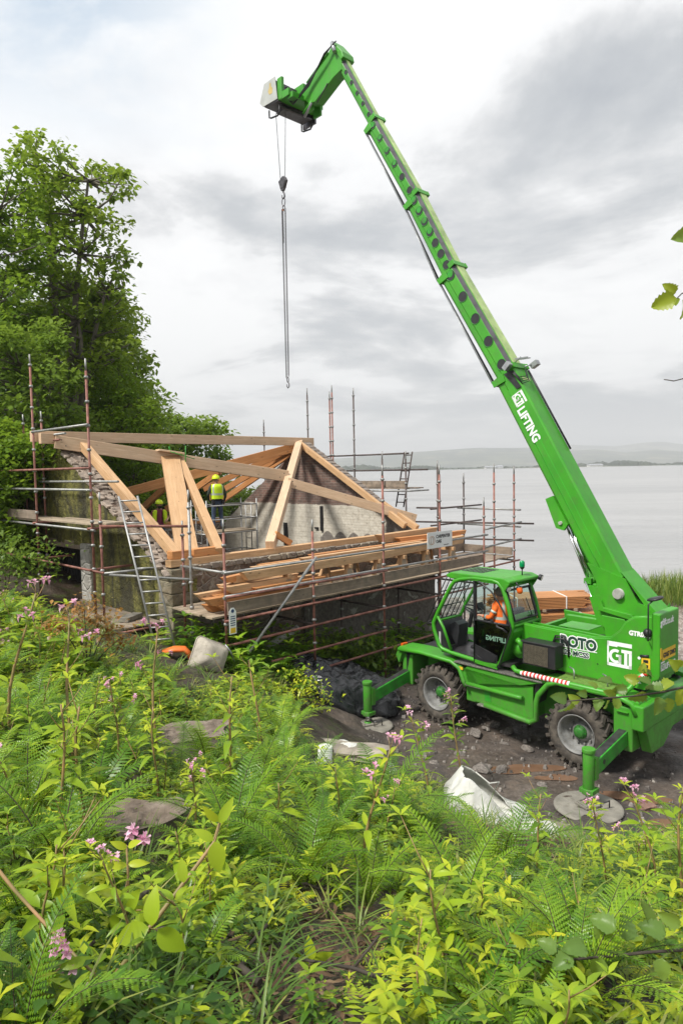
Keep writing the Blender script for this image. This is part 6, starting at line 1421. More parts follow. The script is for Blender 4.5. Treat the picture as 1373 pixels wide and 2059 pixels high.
# ---- ferns
def fern(seed, n_fr, L0, pairs, pin, lod=0):
    r = random.Random(seed); st = MB(); lm = LM()
    for f_ in range(n_fr):
        a = 2*pi*f_/n_fr+r.uniform(-.3, .3); L = L0*r.uniform(.75, 1.1); el0 = r.uniform(1.0, 1.35); cur = r.uniform(1.0, 1.7); pts = []; p_ = np.array([0, 0, 0.0]); dirs = []
        N_ = pairs+6; tw = r.uniform(-.25, .25)
        for k in range(N_+1):
            t_ = k/N_; el_ = el0-cur*t_**1.5; aa = a+tw*t_; d = np.array([cos(aa)*cos(el_), sin(aa)*cos(el_), sin(el_)]); pts.append(p_.copy()); dirs.append(d); p_ = p_+d*L/N_
        st.tube(pts[::2], [.005*(1-.8*k/(len(pts[::2]))) for k in range(len(pts[::2]))], 4)
        base = r.uniform(.1, .75)
        for k in range(5, N_):
            t_ = (k-5)/(N_-5); d = dirs[k]; up_ = np.cross(np.cross(d, [0, 0, 1.0]), d); up_ /= np.linalg.norm(up_)+1e-6; s_ = np.cross(d, up_)
            PL = L*.185*(min(1, (t_*3.0+.30)))*(1-t_)**.70*r.uniform(.88, 1.08)+.006; sp_ = L/N_
            for sg in (-1, 1):
                pd = s_*sg*.93+d*(.30+.35*t_)+up_*r.uniform(-.05, .22); pd /= np.linalg.norm(pd); pu = np.cross(np.cross(pd, up_), pd)
                if lod:
                    V = []; F = []; q = 5
                    for i in range(q+1):
                        u_ = i/q; wv = sp_*.44*(1-u_)**.5*(1 if i % 2 else .72)+.0012; o_ = pts[k]+pd*PL*u_-up_*PL*.18*u_*u_; V += [o_-d*wv, o_+d*wv]
                    for i in range(q): F.append((2*i, 2*i+1, 2*i+3, 2*i+2))
                    lm.add(V, F, min(1, max(0, base+r.uniform(-.15, .25))))
                else:
                    V = []; F = []
                    for i in range(pin):
                        u_ = (i+.5)/pin; o_ = pts[k]+pd*PL*u_-up_*PL*.2*u_*u_; l_ = sp_*.50*(1-u_)**.45+.001; hw_ = PL/pin*.47
                        for s2 in (-1, 1):
                            e_ = d*s2*.95+pd*.30; b_ = len(V); V += [o_-pd*hw_, o_+pd*hw_, o_+e_*l_+pd*hw_*.25-up_*l_*r.uniform(0, .5), o_+e_*l_*.85-pd*hw_*.55-up_*l_*.2]; F.append((b_, b_+1, b_+2, b_+3))
                    lm.add(V, F, min(1, max(0, base+r.uniform(-.15, .25))))
    return st, lm
FERNS = []
for i, (sd_, n_, L, pr, pn, lod) in enumerate(((11, 7, .80, 30, 8, 0), (12, 6, .66, 26, 7, 0), (13, 7, .90, 30, 7, 0), (14, 7, .72, 22, 5, 1), (15, 5, .52, 18, 5, 1))):
    e0 = empty('fern', (0, 0, 0)); st, lm = fern(sd_, n_, L, pr, pn, lod); FERNS.append((e0, [st.build('stalk', STEMD, e0), lm.build('fronds', FERN, e0)], [False]))
BAL_T = [make_balsam(i) for i in range(6)]

# ---- where plants may grow
def vis_px(x, y, z):
    q = C3.transposed() @ (Vector((x, y, z))-EYE)
    if q.z >= -.05: return None
    return (686.5-F_PX*q.x/q.z, 1029.5+F_PX*q.y/q.z)
STUMPS = []
def ok(x, y, rad=.0):
    if x*x+y*y < 1.9**2: return False
    h = hz(x, y)
    if h < .30+.12*sin(x*3+y*2) and x > -.8: return False
    a, b = (Vector((x, y, 0))-BO).dot(BU), (Vector((x, y, 0))-BO).dot(BV)
    if b > -.15 and -1.35 < a: return False
    if a > -1.4 and b > -.15: return False
    if -1.3 < a < 9 and b > -.1: return False
    if 590 < (vis_px(x, y, h) or (0, 0))[0] < 760 and y > 9.6: return False
    for (sx_, sy_, sr) in STUMPS:
        if (x-sx_)**2+(y-sy_)**2 < (sr+rad)**2: return False
    p_ = vis_px(x, y, h)
    if p_ is None or not (-450 < p_[0] < 1850 and p_[1] < 2300): return False
    if 590 < p_[0] < 1300 and p_[1] < 1500+max(0, (p_[0]-740))*.28: return False       # bare track around the crane
    return True
# clearings: (px centre, radius in px) where the photo shows open soil or things lying
SKYX = [-200, 0, 100, 200, 300, 400, 480, 560, 610, 640, 700, 760, 850, 920, 1060, 1200, 1300, 1373, 1600]
SKYY = [1150, 1170, 1215, 1300, 1345, 1385, 1345, 1375, 1400, 1470, 1500, 1555, 1590, 1680, 1725, 1705, 1665, 1640, 1600]
KEEP = [(212, 372, 1630, 1730), (312, 462, 1448, 1502), (885, 1085, 1540, 1712), (330, 475, 1275, 1352), (585, 765, 1478, 1545), (600, 800, 1315, 1440), (600, 800, 1800, 1990), (455, 640, 1890, 2050)]
def fit_scale(x, y, H, s_):
    """largest scale (not above s_) that keeps the plant below the line where the bank's plants end in the photo"""
    z = hz(x, y)
    while s_ > .2:
        p_ = vis_px(x, y, z+H*s_)
        b_ = vis_px(x, y, z)
        if p_ is None or (p_[1] > np.interp(p_[0], SKYX, SKYY) and not any(x0 < p_[0] < x1 and p_[1] < y1-12 and b_[1] > y0+30 for x0, x1, y0, y1 in KEEP)): return s_
        s_ *= .88
    return 0
CLEAR = [(282, 1745, 75), (385, 1525, 60), (700, 1880, 120), (620, 1960, 110), (950, 1640, 95), (1100, 1660, 80), (700, 1505, 60), (430, 1330, 62), (780, 1570, 60), (500, 2040, 100), (1060, 1700, 60), (340, 1320, 30)]
def clear(x, y, f_=1.0):
    p_ = vis_px(x, y, hz(x, y))
    return p_ is not None and any((p_[0]-cx)**2+((p_[1]-cy)*1.25)**2 < (rr*f_)**2 for cx, cy, rr in CLEAR)
def ground_at(xp, yp, guess=6.0):
    """march the view ray down to the terrain"""
    d = ray(xp, yp); t_ = .8
    while t_ < 40:
        q = EYE+d*t_
        if q.z < hz(q.x, q.y): return q
        t_ += .03
    return EYE+d*guess

# ---- tree stumps with pale tops
def stump(xp, yp, rad, hgt_, lab, sd_, sc=(1, 1)):
    q = ground_at(xp, yp+20); e0 = empty('tree_stump', (q.x, q.y, q.z-.05), sd_*1.3, label=lab, cat='tree stump'); r = random.Random(sd_); n_ = 26; mb = MB(); vs = []
    rr = [rad*(1+.16*sin(2*(2*pi*j/n_)+sd_)+.10*sin(5*2*pi*j/n_+sd_)+r.uniform(-.04, .04)) for j in range(n_)]
    for h_, k in ((-.25, 1.25), (hgt_*.5, 1.05), (hgt_-.03, .98), (hgt_, .97)):
        for j in range(n_): a = 2*pi*j/n_; vs.append((cos(a)*rr[j]*k*sc[0], sin(a)*rr[j]*k*sc[1], h_+.015*sin(3*a)))
    mb.add(vs, [(i*n_+j, i*n_+(j+1) % n_, (i+1)*n_+(j+1) % n_, (i+1)*n_+j) for i in range(3) for j in range(n_)], 0, False); mb.build('bark', BARK, e0)
    mb = MB(); vs = [(0, 0, hgt_+.02)]
    for k in range(1, 9):
        for j in range(n_): a = 2*pi*j/n_; vs.append((cos(a)*rr[j]*.975*sc[0]*k/8, sin(a)*rr[j]*.975*sc[1]*k/8, hgt_+.015*sin(3*a)*k/8+.045*mnoise.noise(Vector((cos(a)*k*.6, sin(a)*k*.6, sd_)))*(1 if k < 8 else .2)+.004))
    mb.add(vs, [(0, 1+j, 1+(j+1) % n_) for j in range(n_)]+[(1+i*n_+j, 1+i*n_+(j+1) % n_, 1+(i+1)*n_+(j+1) % n_, 1+(i+1)*n_+j) for i in range(7) for j in range(n_)], 0, True); mb.build('cut_top', STUMPTOP, e0)
    STUMPS.append((q.x, q.y, rad*.9)); return q
t = NT('grey_cut_wood'); P_ = t.coord(); w_ = t.n('ShaderNodeTexWave', wave_type='RINGS', rings_direction='Z'); t.l(P_, w_.inputs[0]); w_.inputs['Scale'].default_value = 26; w_.inputs['Distortion'].default_value = 9; w_.inputs['Detail'].default_value = 3
n_ = t.noise(P_, 5, 6, .65); col = t.ramp(n_, [(.3, (.075, .055, .04)), (.5, (.19, .15, .115)), (.8, (.33, .28, .225))]); col = t.mix(t.math('MULTIPLY', w_.outputs['Fac'], .22), col, (.07, .05, .035)); col = t.mix(t.ramp(t.noise(P_, 9, 7, .75, 1.5), [(.56, (0, 0, 0)), (.60, (.8,)*3)]), col, (.03, .022, .015)); t.col(col); t.rough(.9); t.bump(n_, .6, .02); STUMPTOP = t.m
stump(282, 1685, .28, .27, 'broad grey-brown tree stump in the left foreground with a pink flower in front of it', 3, (1.1, .75))
stump(385, 1475, .38, .20, 'wide low tree stump half way down the bank, among ferns below the wheelbarrow', 5, (1.35, .8))

# ---- hero balsams and ferns read off the photo: (px x, px y of the top, px y of the foot)
HERO = [(925, 1390, 1590, 0, 'tall pink-flowered balsam in front of the near rear corner of the crane body'), (860, 1435, 1640, 1, 'pink-flowered balsam just left of the tallest one before the crane'),
        (1075, 1575, 1800, 2, 'tall balsam rising in front of the white bag and the muddy ground'), (735, 1470, 1800, 1, 'balsam rising in front of the far outrigger pad'),
        (1215, 1590, 1800, 0, 'pink-flowered balsam in front of the near outrigger foot'), (1315, 1570, 1830, 1, 'pink-flowered balsam at the right edge of the photo, right of the near outrigger'),
        (460, 1345, 1640, 2, 'tall leafy balsam standing left of the wheelbarrow tub'), (318, 1255, 1560, 0, 'tall pink-flowered balsam in front of the ladder foot'), (145, 1235, 1560, 1, 'pink-flowered balsam among rusty leaves on the left bank'),
        (265, 1670, 1960, 1, 'pink-flowered balsam in front of the near stump'), (525, 1320, 1560, 3, 'balsam in front of the left end of the front scaffold'), (25, 1185, 1520, 1, 'pink-flowered balsam at the left edge of the photo'),
        (1365, 1540, 1860, 2, 'tall balsam cut by the right edge of the photo'), (840, 1830, 2059, 3, 'leafy balsam in the middle of the foreground')]
for k, (xp, yt, yb, ti, lab) in enumerate(HERO):
    g_ = ground_at(xp, yb); sc = (yb-yt)/F_PX*g_.y/cos(radians(8)); put(BAL_T[ti], (g_.x, g_.y, g_.z-.03), k*1.7, sc/BAL[ti][1], label=lab, cat='plant')
FH = [(700, 1650, 1, .85, 'fern in front of the crumpled white sheet, left of centre'), (775, 1665, 2, .8, 'fern between the crumpled white sheet and the open white bag'), (620, 1610, 0, .7, 'fern beside the white pipe at the edge of the bank'), (420, 1560, 2, .8, 'fern just below the wide low stump'), (230, 1560, 1, .95, 'fern on the left bank between the two stumps'), (70, 1480, 0, .95, 'fern high on the left bank near the left edge of the photo'), (1010, 1790, 2, .75, 'pale fern below the white sheet spilling from the bag'), (740, 1830, 1, .7, 'small fern beside the bare soil in the middle of the foreground'), (560, 1500, 2, .85, 'dark upright fern in the middle of the bank'), (120, 1780, 0, .85, 'large fern spreading at the left edge of the foreground'), (650, 1750, 0, .75, 'large bright fern in the middle foreground'), (930, 1860, 1, .8, 'fern with a fan of dark fronds in the right-centre foreground'),
      (850, 1690, 1, .75, 'fern growing against the white bag'), (60, 1660, 2, .85, 'tall fern on the left bank above the near stump'), (330, 1400, 1, 1.0, 'bright fern between the upper stump and the orange plastic frame'), (1180, 1990, 0, .6, 'fern in the lower right foreground'), (470, 1660, 0, .7, 'fern just right of the near stump'), (205, 1920, 1, .5, 'dark drooping fern below the near stump')]
for k, (xp, yb, ti, sc, lab) in enumerate(FH):
    g_ = ground_at(xp, yb); put(FERNS[ti], (g_.x, g_.y, g_.z-.03), k*2.1, sc*1.22, label=lab, cat='fern')
r = random.Random(77)
def sample(n_, cond, ymax=14.5, wid=.62):
    out_ = []
    tries = 0
    while len(out_) < n_ and tries < n_*60:
        tries += 1; y = 1.6+(ymax-1.6)*r.random()**.85; x = r.uniform(-wid, wid)*y
        if cond(x, y): out_.append((x, y))
    return out_
for (x, y) in sample(185, lambda x, y: ok(x, y, .25) and not clear(x, y, 1.15) and (x < .8 or r.random() < .45)):
    far_ = y > 6.5; ti = r.choice([3, 4, 3, 1]) if far_ else r.choice([0, 1, 2, 3])
    s_ = fit_scale(x, y, .6, r.uniform(.72, 1.1)*(1 if y > 4 else .70))
    if not s_: continue
    put(FERNS[ti], (x, y, hz(x, y)-.03), r.uniform(0, 6.28), s_, (r.uniform(-.15, .15), r.uniform(-.15, .15)), label='green fern spreading its fronds among other plants on the bank', cat='fern', group=GRP_F)
def bal_ok(x, y):
    if not ok(x, y, .1) or clear(x, y, 1.1): return False
    dens = .35+.5*(x > 1.2 and y > 4)+.25*(x < -1)+.3*mnoise.noise(Vector((x*.6, y*.6, 3)))
    return r.random() < dens
pts_ = sample(235, bal_ok)
for (x, y) in pts_:
    hero_h = r.random()
    ti = (0 if hero_h > .95 else 1 if hero_h > .88 else 2 if hero_h > .8 else 3 if hero_h > .6 else 4 if hero_h > .3 else 5)
    if y < 3.2: ti = r.choice([4, 5, 5])
    if x > 1.0 and y > 4.5 and ti > 3: ti = r.choice([0, 1, 2, 2, 3])
    if x < -.5 and y > 4.5 and ti > 4 and r.random() < .5: ti = r.choice([2, 3])
    fl_ = ti in (0, 1); s_ = fit_scale(x, y, BAL[ti][1], r.uniform(.6, .92))
    if not s_: continue
    put(BAL_T[ti], (x, y, hz(x, y)-.03), r.uniform(0, 6.28), s_, (r.uniform(-.14, .14), r.uniform(-.14, .14)), label='balsam plant with small pink flowers growing on the bank' if fl_ else 'leafy balsam plant without flowers growing on the bank', cat='plant', group=GRP_B if fl_ else GRP_B2)
# ---- undergrowth (uncountable small leaves): one mesh from a few clump shapes
def clump(seed, kind):
    r_ = random.Random(seed); lm = LM()
    if kind == 'seedling':
        for s_ in range(r_.choice([2, 3])):
            bx_, by_ = r_.uniform(-.07, .07), r_.uniform(-.07, .07); H = r_.uniform(.10, .26)
            for w_ in range(3):
                for k in range(4):
                    a = k*1.57+w_*.8+r_.uniform(-.3, .3); d = (cos(a), sin(a), .25+.2*w_); L = r_.uniform(.05, .10); V, F = leaf(L, L*.36, 3, r_.uniform(.3, .8)); lm.add(xf(V, (bx_, by_, H*(w_+1)/3), d), F, r_.uniform(.1, .6)+.15*w_)
    elif kind == 'herb':
        for k in range(34):
            a = r_.uniform(0, 6.28); rr = r_.uniform(0, .16); z = r_.uniform(.02, .20); d = (cos(a), sin(a), r_.uniform(-.1, .6)); L = r_.uniform(.03, .075); V, F = leaf(L, L*.62, 2, r_.uniform(.1, .6), .2); lm.add(xf(V, (cos(a)*rr, sin(a)*rr, z), d), F, r_.uniform(0, .8))
    elif kind == 'grass':
        for k in range(22):
            a = r_.uniform(0, 6.28); L = r_.uniform(.12, .32); V, F = leaf(L, .009, 3, r_.uniform(.3, 1.1), .1); lm.add(xf(V, (r_.uniform(-.05, .05), r_.uniform(-.05, .05), 0), (cos(a)*.6, sin(a)*.6, r_.uniform(.4, 1.2))), F, r_.uniform(.2, .9))
    elif kind == 'fernlet':
        for f_ in range(5):
            a = f_*1.26+r_.uniform(-.3, .3); L = r_.uniform(.16, .32); base = r_.uniform(.2, .8)
            for k in range(12):
                t_ = (k+1)/12; o_ = np.array([cos(a)*L*t_*.8, sin(a)*L*t_*.8, L*(.9*t_-.75*t_*t_)])
                for sg in (-1, 1):
                    d = np.array([-sin(a)*sg+cos(a)*.4, cos(a)*sg+sin(a)*.4, .1]); PL = L*.3*(1-t_)**.7+.01; V, F = leaf(PL, PL*.3, 2, .3, .1); lm.add(xf(V, o_, d), F, base+r_.uniform(-.1, .2))
    elif kind == 'litter':
        for k in range(14):
            a = r_.uniform(0, 6.28); L = r_.uniform(.04, .12); V, F = leaf(L, L*r_.uniform(.1, .5), 2, r_.uniform(-.2, .3), .1); lm.add(xf(V, (r_.uniform(-.12, .12), r_.uniform(-.12, .12), r_.uniform(.005, .03)), (cos(a), sin(a), r_.uniform(-.1, .2))), F, r_.random())
    return lm.arr()
def scatter(name, kinds, pts, m_, lab, cat, smin, smax):
    tpl = [clump(100+i, k) for i, k in enumerate(kinds)]; Vs = []; Fs = []; Cs = []; n_ = 0
    for (x, y) in pts:
        V, F, C = tpl[r.randrange(len(tpl))]; a = r.uniform(0, 6.28); s_ = r.uniform(smin, smax)*(1+max(0, y-5)*.05)
        if name == 'undergrowth': s_ = max(.3, fit_scale(x, y, .22, s_)) if not clear(x, y, .8) else fit_scale(x, y, .22, s_)
        if not s_: continue
        c_, k_ = cos(a)*s_, sin(a)*s_; z = hz(x, y)
        q = np.empty_like(V); q[:, 0] = V[:, 0]*c_-V[:, 1]*k_+x; q[:, 1] = V[:, 0]*k_+V[:, 1]*c_+y; q[:, 2] = V[:, 2]*s_+z-.005
        Vs.append(q); Fs.append(F+n_); Cs.append(np.clip(C*.9+r.uniform(-.38, .30), 0, 1)); n_ += len(V)
    o = leafobj(name, np.concatenate(Vs), np.concatenate(Fs), np.concatenate(Cs), m_); tag(o, lab, cat, kind='stuff'); return o
cl_ = lambda x, y: not clear(x, y, .95)
scatter('undergrowth', ['seedling']*3+['herb']*3+['fernlet']*5, sample(5100, lambda x, y: ok(x, y) and (cl_(x, y) or r.random() < .10), wid=.82), HERB, 'dense low leafy undergrowth covering the bank', 'undergrowth', .55, 1.05)
scatter('grass', ['grass']*3, sample(700, lambda x, y: ok(x, y) and (cl_(x, y) or r.random() < .5)), GRASSM, 'thin tufts of grass between the plants on the bank', 'grass', .7, 1.3)
LITM = leafmat('dead_leaf', [(0, (.06, .035, .018)), (.5, (.14, .085, .045)), (1, (.28, .20, .11))], .1, (.2, .12, .05))
scatter('leaf_litter', ['litter']*4, sample(2200, lambda x, y: ok(x, y) and y < 8), LITM, 'brown dead leaves and debris on the bare soil of the bank', 'leaf litter', .45, .85)
# low plants along the foot of the front wall, under the scaffold
def under_scaf(n_):
    out_ = []
    while len(out_) < n_:
        a = r.uniform(-.5, 7.8); b = r.uniform(-2.4, -.1); q = W(a, b, 0)
        if b < -1.3 and a > 1.6 and r.random() < .93: continue
        out_.append((q.x, q.y))
    return out_
scatter('nettle_bed', ['seedling', 'herb', 'fernlet'], under_scaf(230), FERN, 'dark green plants growing under the front scaffold along the wall', 'undergrowth', 1.2, 2.0)
for k in range(16):
    a = r.uniform(-.6, 6.5); q = W(a, r.uniform(-1.3, -.4), 0); put(FERNS[3], (q.x, q.y, hz(q.x, q.y)-.02), r.uniform(0, 6), r.uniform(.6, .95), label='dark fern growing in the shade under the front scaffold', cat='fern', group='ferns under the front scaffold')
# rusty-leaved shrub
def shrub(name, pts_px, Y, m_, n_lf, lab, size=.07, spread=.22, cat='shrub'):
    c0 = atY(*pts_px[0], Y); g0 = hz(c0.x, c0.y); e0 = empty(name, (c0.x, c0.y, g0), label=lab, cat=cat); lm = LM(); st = MB(); r_ = random.Random(n_lf)
    for (xp, yp) in pts_px:
        c_ = np.array(atY(xp, yp, Y+r_.uniform(-.3, .3)))-np.array([c0.x, c0.y, g0]); st.tube([(0, 0, 0), tuple(c_*np.array([.5, .5, .6])), tuple(c_)], [.012, .008, .004], 5)
        for k in range(n_lf//len(pts_px)):
            o_ = c_+np.array([r_.gauss(0, spread), r_.gauss(0, spread), r_.gauss(0, spread*.6)]); a = r_.uniform(0, 6.28); L = size*r_.uniform(.6, 1.4); V, F = leaf(L, L*.7, 2, .5, .2); lm.add(xf(V, o_, (cos(a), sin(a), r_.uniform(-.6, .3))), F, r_.random())
    st.build('stem', TWIG, e0); lm.build('foliage', m_, e0)
shrub('bramble_bush', [(170, 1215), (195, 1240), (150, 1245), (215, 1265), (120, 1255), (240, 1285)], 9.5, RUSTL, 620, 'shrub with orange and rust-coloured leaves on the left bank below the gable scaffold', .075, .14)
shrub('bramble_bush', [(625, 1385), (605, 1360), (640, 1410), (590, 1400)], 12.2, HERB, 420, 'pale green bramble climbing at the corner of the front scaffold beside the black sheeting', .07, .16)
shrub('laurel_bush', [(960, 1300), (920, 1320), (890, 1300), (990, 1310), (860, 1290), (830, 1320)] , 19.0, TREED, 900, 'dark glossy bush at the foot of the wall between the scaffold and the crane cab', .16, .32)
shrub('laurel_bush', [(700, 1290), (740, 1310), (780, 1300), (660, 1290)], 16.2, TREED, 700, 'dark leafy bush growing against the wall under the middle of the front scaffold', .14, .28)
shrub('laurel_bush', [(10, 1130), (60, 1150), (-30, 1150), (30, 1100), (80, 1120)], 15.2, TREED, 900, 'dark bush filling the shade under the left part of the gable scaffold', .12, .32)
# ---- trees: trunk and limbs reach to puffs of leaves spread through the crown volume
def in_poly(x, y, P_):
    c_ = False; j = len(P_)-1
    for i in range(len(P_)):
        if (P_[i][1] > y) != (P_[j][1] > y) and x < (P_[j][0]-P_[i][0])*(y-P_[i][1])/(P_[j][1]-P_[i][1])+P_[i][0]: c_ = not c_
        j = i
    return c_
def tree(name, poly, Y0, Y1, foot, n_puff, lf_per, lsize, m_, lab, seed, puff_r=.75, cat='tree', trunk_r=.22, kind=None, lean=0, fork=3, edge=.0):
    r_ = random.Random(seed); nr_ = np.random.default_rng(seed); xs = [p_[0] for p_ in poly]; ys = [p_[1] for p_ in poly]; puffs = []
    tries = 0
    while len(puffs) < n_puff and tries < 20000:
        tries += 1; x, y = r_.uniform(min(xs), max(xs)), r_.uniform(min(ys), max(ys))
        if not in_poly(x, y, poly): continue
        q = np.array(atY(x, y, r_.uniform(Y0, Y1)))
        if any(np.linalg.norm(q-p_) < puff_r*.75 for p_ in puffs): continue
        puffs.append(q)
    puffs = np.array(puffs); f0 = np.array([foot[0], foot[1], hz(foot[0], foot[1]) if abs(foot[0]) < 30 else 3.0]); e0 = empty(name, tuple(f0), label=lab, cat=cat, kind=kind)
    top = puffs.mean(0)*.45+puffs[np.argmax(puffs[:, 2])]*.55; wood_ = MB()
    # leaders
    leaders = []
    order = np.argsort(nr_.random(len(puffs)))[:fork]
    for k in range(fork):
        e_ = puffs[order[k]] if k else top; e_ = e_*.75+top*.25; base_ = f0; m1 = f0+(e_-f0)*.33+np.array([nr_.normal()*.2, nr_.normal()*.2, .6]); m2 = f0+(e_-f0)*.68+np.array([nr_.normal()*.3, nr_.normal()*.3, .5])
        pts = [f0-np.array([0, 0, .3]), m1, m2, e_]; 
        P2 = [];
        for t_ in np.linspace(0, 1, 9): P2.append((1-t_)**3*pts[0]+3*(1-t_)**2*t_*pts[1]+3*(1-t_)*t_**2*pts[2]+t_**3*pts[3])
        rad = trunk_r*(1 if k == 0 else .75); wood_.tube([tuple(p_-f0) for p_ in P2], [rad*(1-.85*i/8)+.012 for i in range(9)], 7); leaders.append(P2)
    LP = np.array([p_ for L_ in leaders for p_ in L_[2:]])
    for p_ in puffs:
        d_ = np.linalg.norm(LP-p_, axis=1)+np.maximum(0, LP[:, 2]-p_[2])*1.2; a_ = LP[np.argmin(d_)]; mid = (a_+p_)/2+np.array([nr_.normal()*.15, nr_.normal()*.15, -.15+nr_.normal()*.1]); wood_.tube([tuple(a_-f0), tuple(mid-f0), tuple(p_-f0)], [.055*trunk_r/.22, .03, .012], 5)
    wood_.build('trunk', BARK, e0)
    # leaves: bent quads scattered in flattened puffs, denser near the rim, upward facing layers
    n_ = len(puffs)*lf_per; pi_ = np.repeat(np.arange(len(puffs)), lf_per); d = nr_.normal(size=(n_, 3)); d /= np.linalg.norm(d, axis=1, keepdims=True); rad = nr_.random(n_)**.45
    pr = puff_r*(.6+.7*nr_.random(len(puffs)))[pi_]; c_ = puffs[pi_]+d*(rad*pr)[:, None]*np.array([1, 1, .62])
    a = nr_.random(n_)*2*pi; el_ = nr_.normal(size=n_)*.45-.25; D_ = np.stack([np.cos(a)*np.cos(el_), np.sin(a)*np.cos(el_), np.sin(el_)], 1); S_ = np.stack([-np.sin(a), np.cos(a), nr_.normal(size=n_)*.35], 1); S_ /= np.linalg.norm(S_, axis=1, keepdims=True)
    L_ = lsize*(.6+.8*nr_.random(n_)); V = np.stack([c_, c_+D_*(L_*.5)[:, None]+S_*(L_*.36)[:, None], c_+D_*L_[:, None]-np.array([0, 0, 1])*(L_*.15)[:, None], c_+D_*(L_*.5)[:, None]-S_*(L_*.36)[:, None]], 1).reshape(-1, 3)-f0
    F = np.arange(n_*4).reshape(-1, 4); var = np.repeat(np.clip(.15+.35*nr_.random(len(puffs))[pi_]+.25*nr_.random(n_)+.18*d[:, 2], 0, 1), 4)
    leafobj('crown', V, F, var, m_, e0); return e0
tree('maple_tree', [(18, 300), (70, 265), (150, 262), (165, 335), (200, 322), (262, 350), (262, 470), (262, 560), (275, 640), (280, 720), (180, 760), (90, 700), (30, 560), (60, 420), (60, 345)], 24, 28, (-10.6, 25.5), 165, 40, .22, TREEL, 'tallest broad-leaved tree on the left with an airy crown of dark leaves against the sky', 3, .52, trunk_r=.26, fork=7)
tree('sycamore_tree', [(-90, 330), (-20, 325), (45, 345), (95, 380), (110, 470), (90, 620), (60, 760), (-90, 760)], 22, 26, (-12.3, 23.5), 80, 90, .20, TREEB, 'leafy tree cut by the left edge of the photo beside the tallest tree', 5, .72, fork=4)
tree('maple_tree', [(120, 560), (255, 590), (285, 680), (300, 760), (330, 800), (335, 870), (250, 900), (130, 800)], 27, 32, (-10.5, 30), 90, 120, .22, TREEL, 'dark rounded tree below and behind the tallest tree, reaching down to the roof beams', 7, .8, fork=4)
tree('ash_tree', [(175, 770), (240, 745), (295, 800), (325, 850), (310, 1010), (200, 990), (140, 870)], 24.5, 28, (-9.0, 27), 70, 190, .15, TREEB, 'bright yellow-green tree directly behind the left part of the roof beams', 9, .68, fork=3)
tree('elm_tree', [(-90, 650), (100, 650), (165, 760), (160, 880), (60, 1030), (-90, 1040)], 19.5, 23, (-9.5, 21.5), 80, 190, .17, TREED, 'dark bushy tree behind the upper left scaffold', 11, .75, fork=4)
tree('elm_tree', [(-90, 880), (30, 860), (130, 920), (60, 1010), (20, 1120), (-90, 1160)], 17.5, 19.5, (-9.6, 18.6), 34, 380, .15, TREEB, 'small bright bush-like tree left of the mossy gable', 12, .7, fork=2, trunk_r=.12)
tree('oak_tree', [(315, 850), (370, 828), (415, 848), (448, 905), (440, 960), (430, 1040), (320, 1060), (290, 930)], 34, 39, (-9, 37), 46, 300, .26, TREED, 'distant dark tree seen between the roof beams at the right end of the wood', 13, 1.1, fork=3)
tree('birch_tree', [(410, 960), (500, 985), (560, 1000), (550, 1060), (430, 1060)], 30, 34, (-5.6, 32), 22, 240, .16, TREEL, 'thin tree whose leaves show between the back rafters', 15, .8, fork=3, trunk_r=.10)
tree('ash_tree', [(195, 900), (330, 930), (430, 970), (420, 1070), (230, 1080)], 28.5, 31, (-8.5, 30), 44, 320, .2, TREED, 'dark low tree seen under the long roof beam', 17, .9, fork=3)
o = tree('woodland', [(-120, 560), (60, 560), (180, 650), (270, 760), (325, 880), (420, 960), (430, 1070), (-120, 1080)], 38, 43, (-16, 40), 120, 260, .42, TREED, 'dense dark wood closing the gaps behind the nearer trees', 19, 1.7, cat='woodland', kind='stuff', fork=5)
# reeds on the shore
lm = LM(); r = random.Random(5)
for k in range(2600):
    x = 12.9+r.gauss(0, 1.3)*1.0; y = 26+r.gauss(0, 1.0)
    if x < 11.2+.3*r.random(): continue
    a = r.uniform(0, 6.28); L = r.uniform(.5, 1.25); V, F = leaf(L, .028, 3, r.uniform(.05, .35), .1); lm.add(xf(V, (x, y, hz(x, y)), (cos(a)*.22, sin(a)*.22, 1)), F, r.uniform(.0, .75))
o = lm.build('reed_bed', GRASSM); tag(o, 'clump of grey-green reeds at the water edge behind the crane tail', 'reeds', kind='stuff')
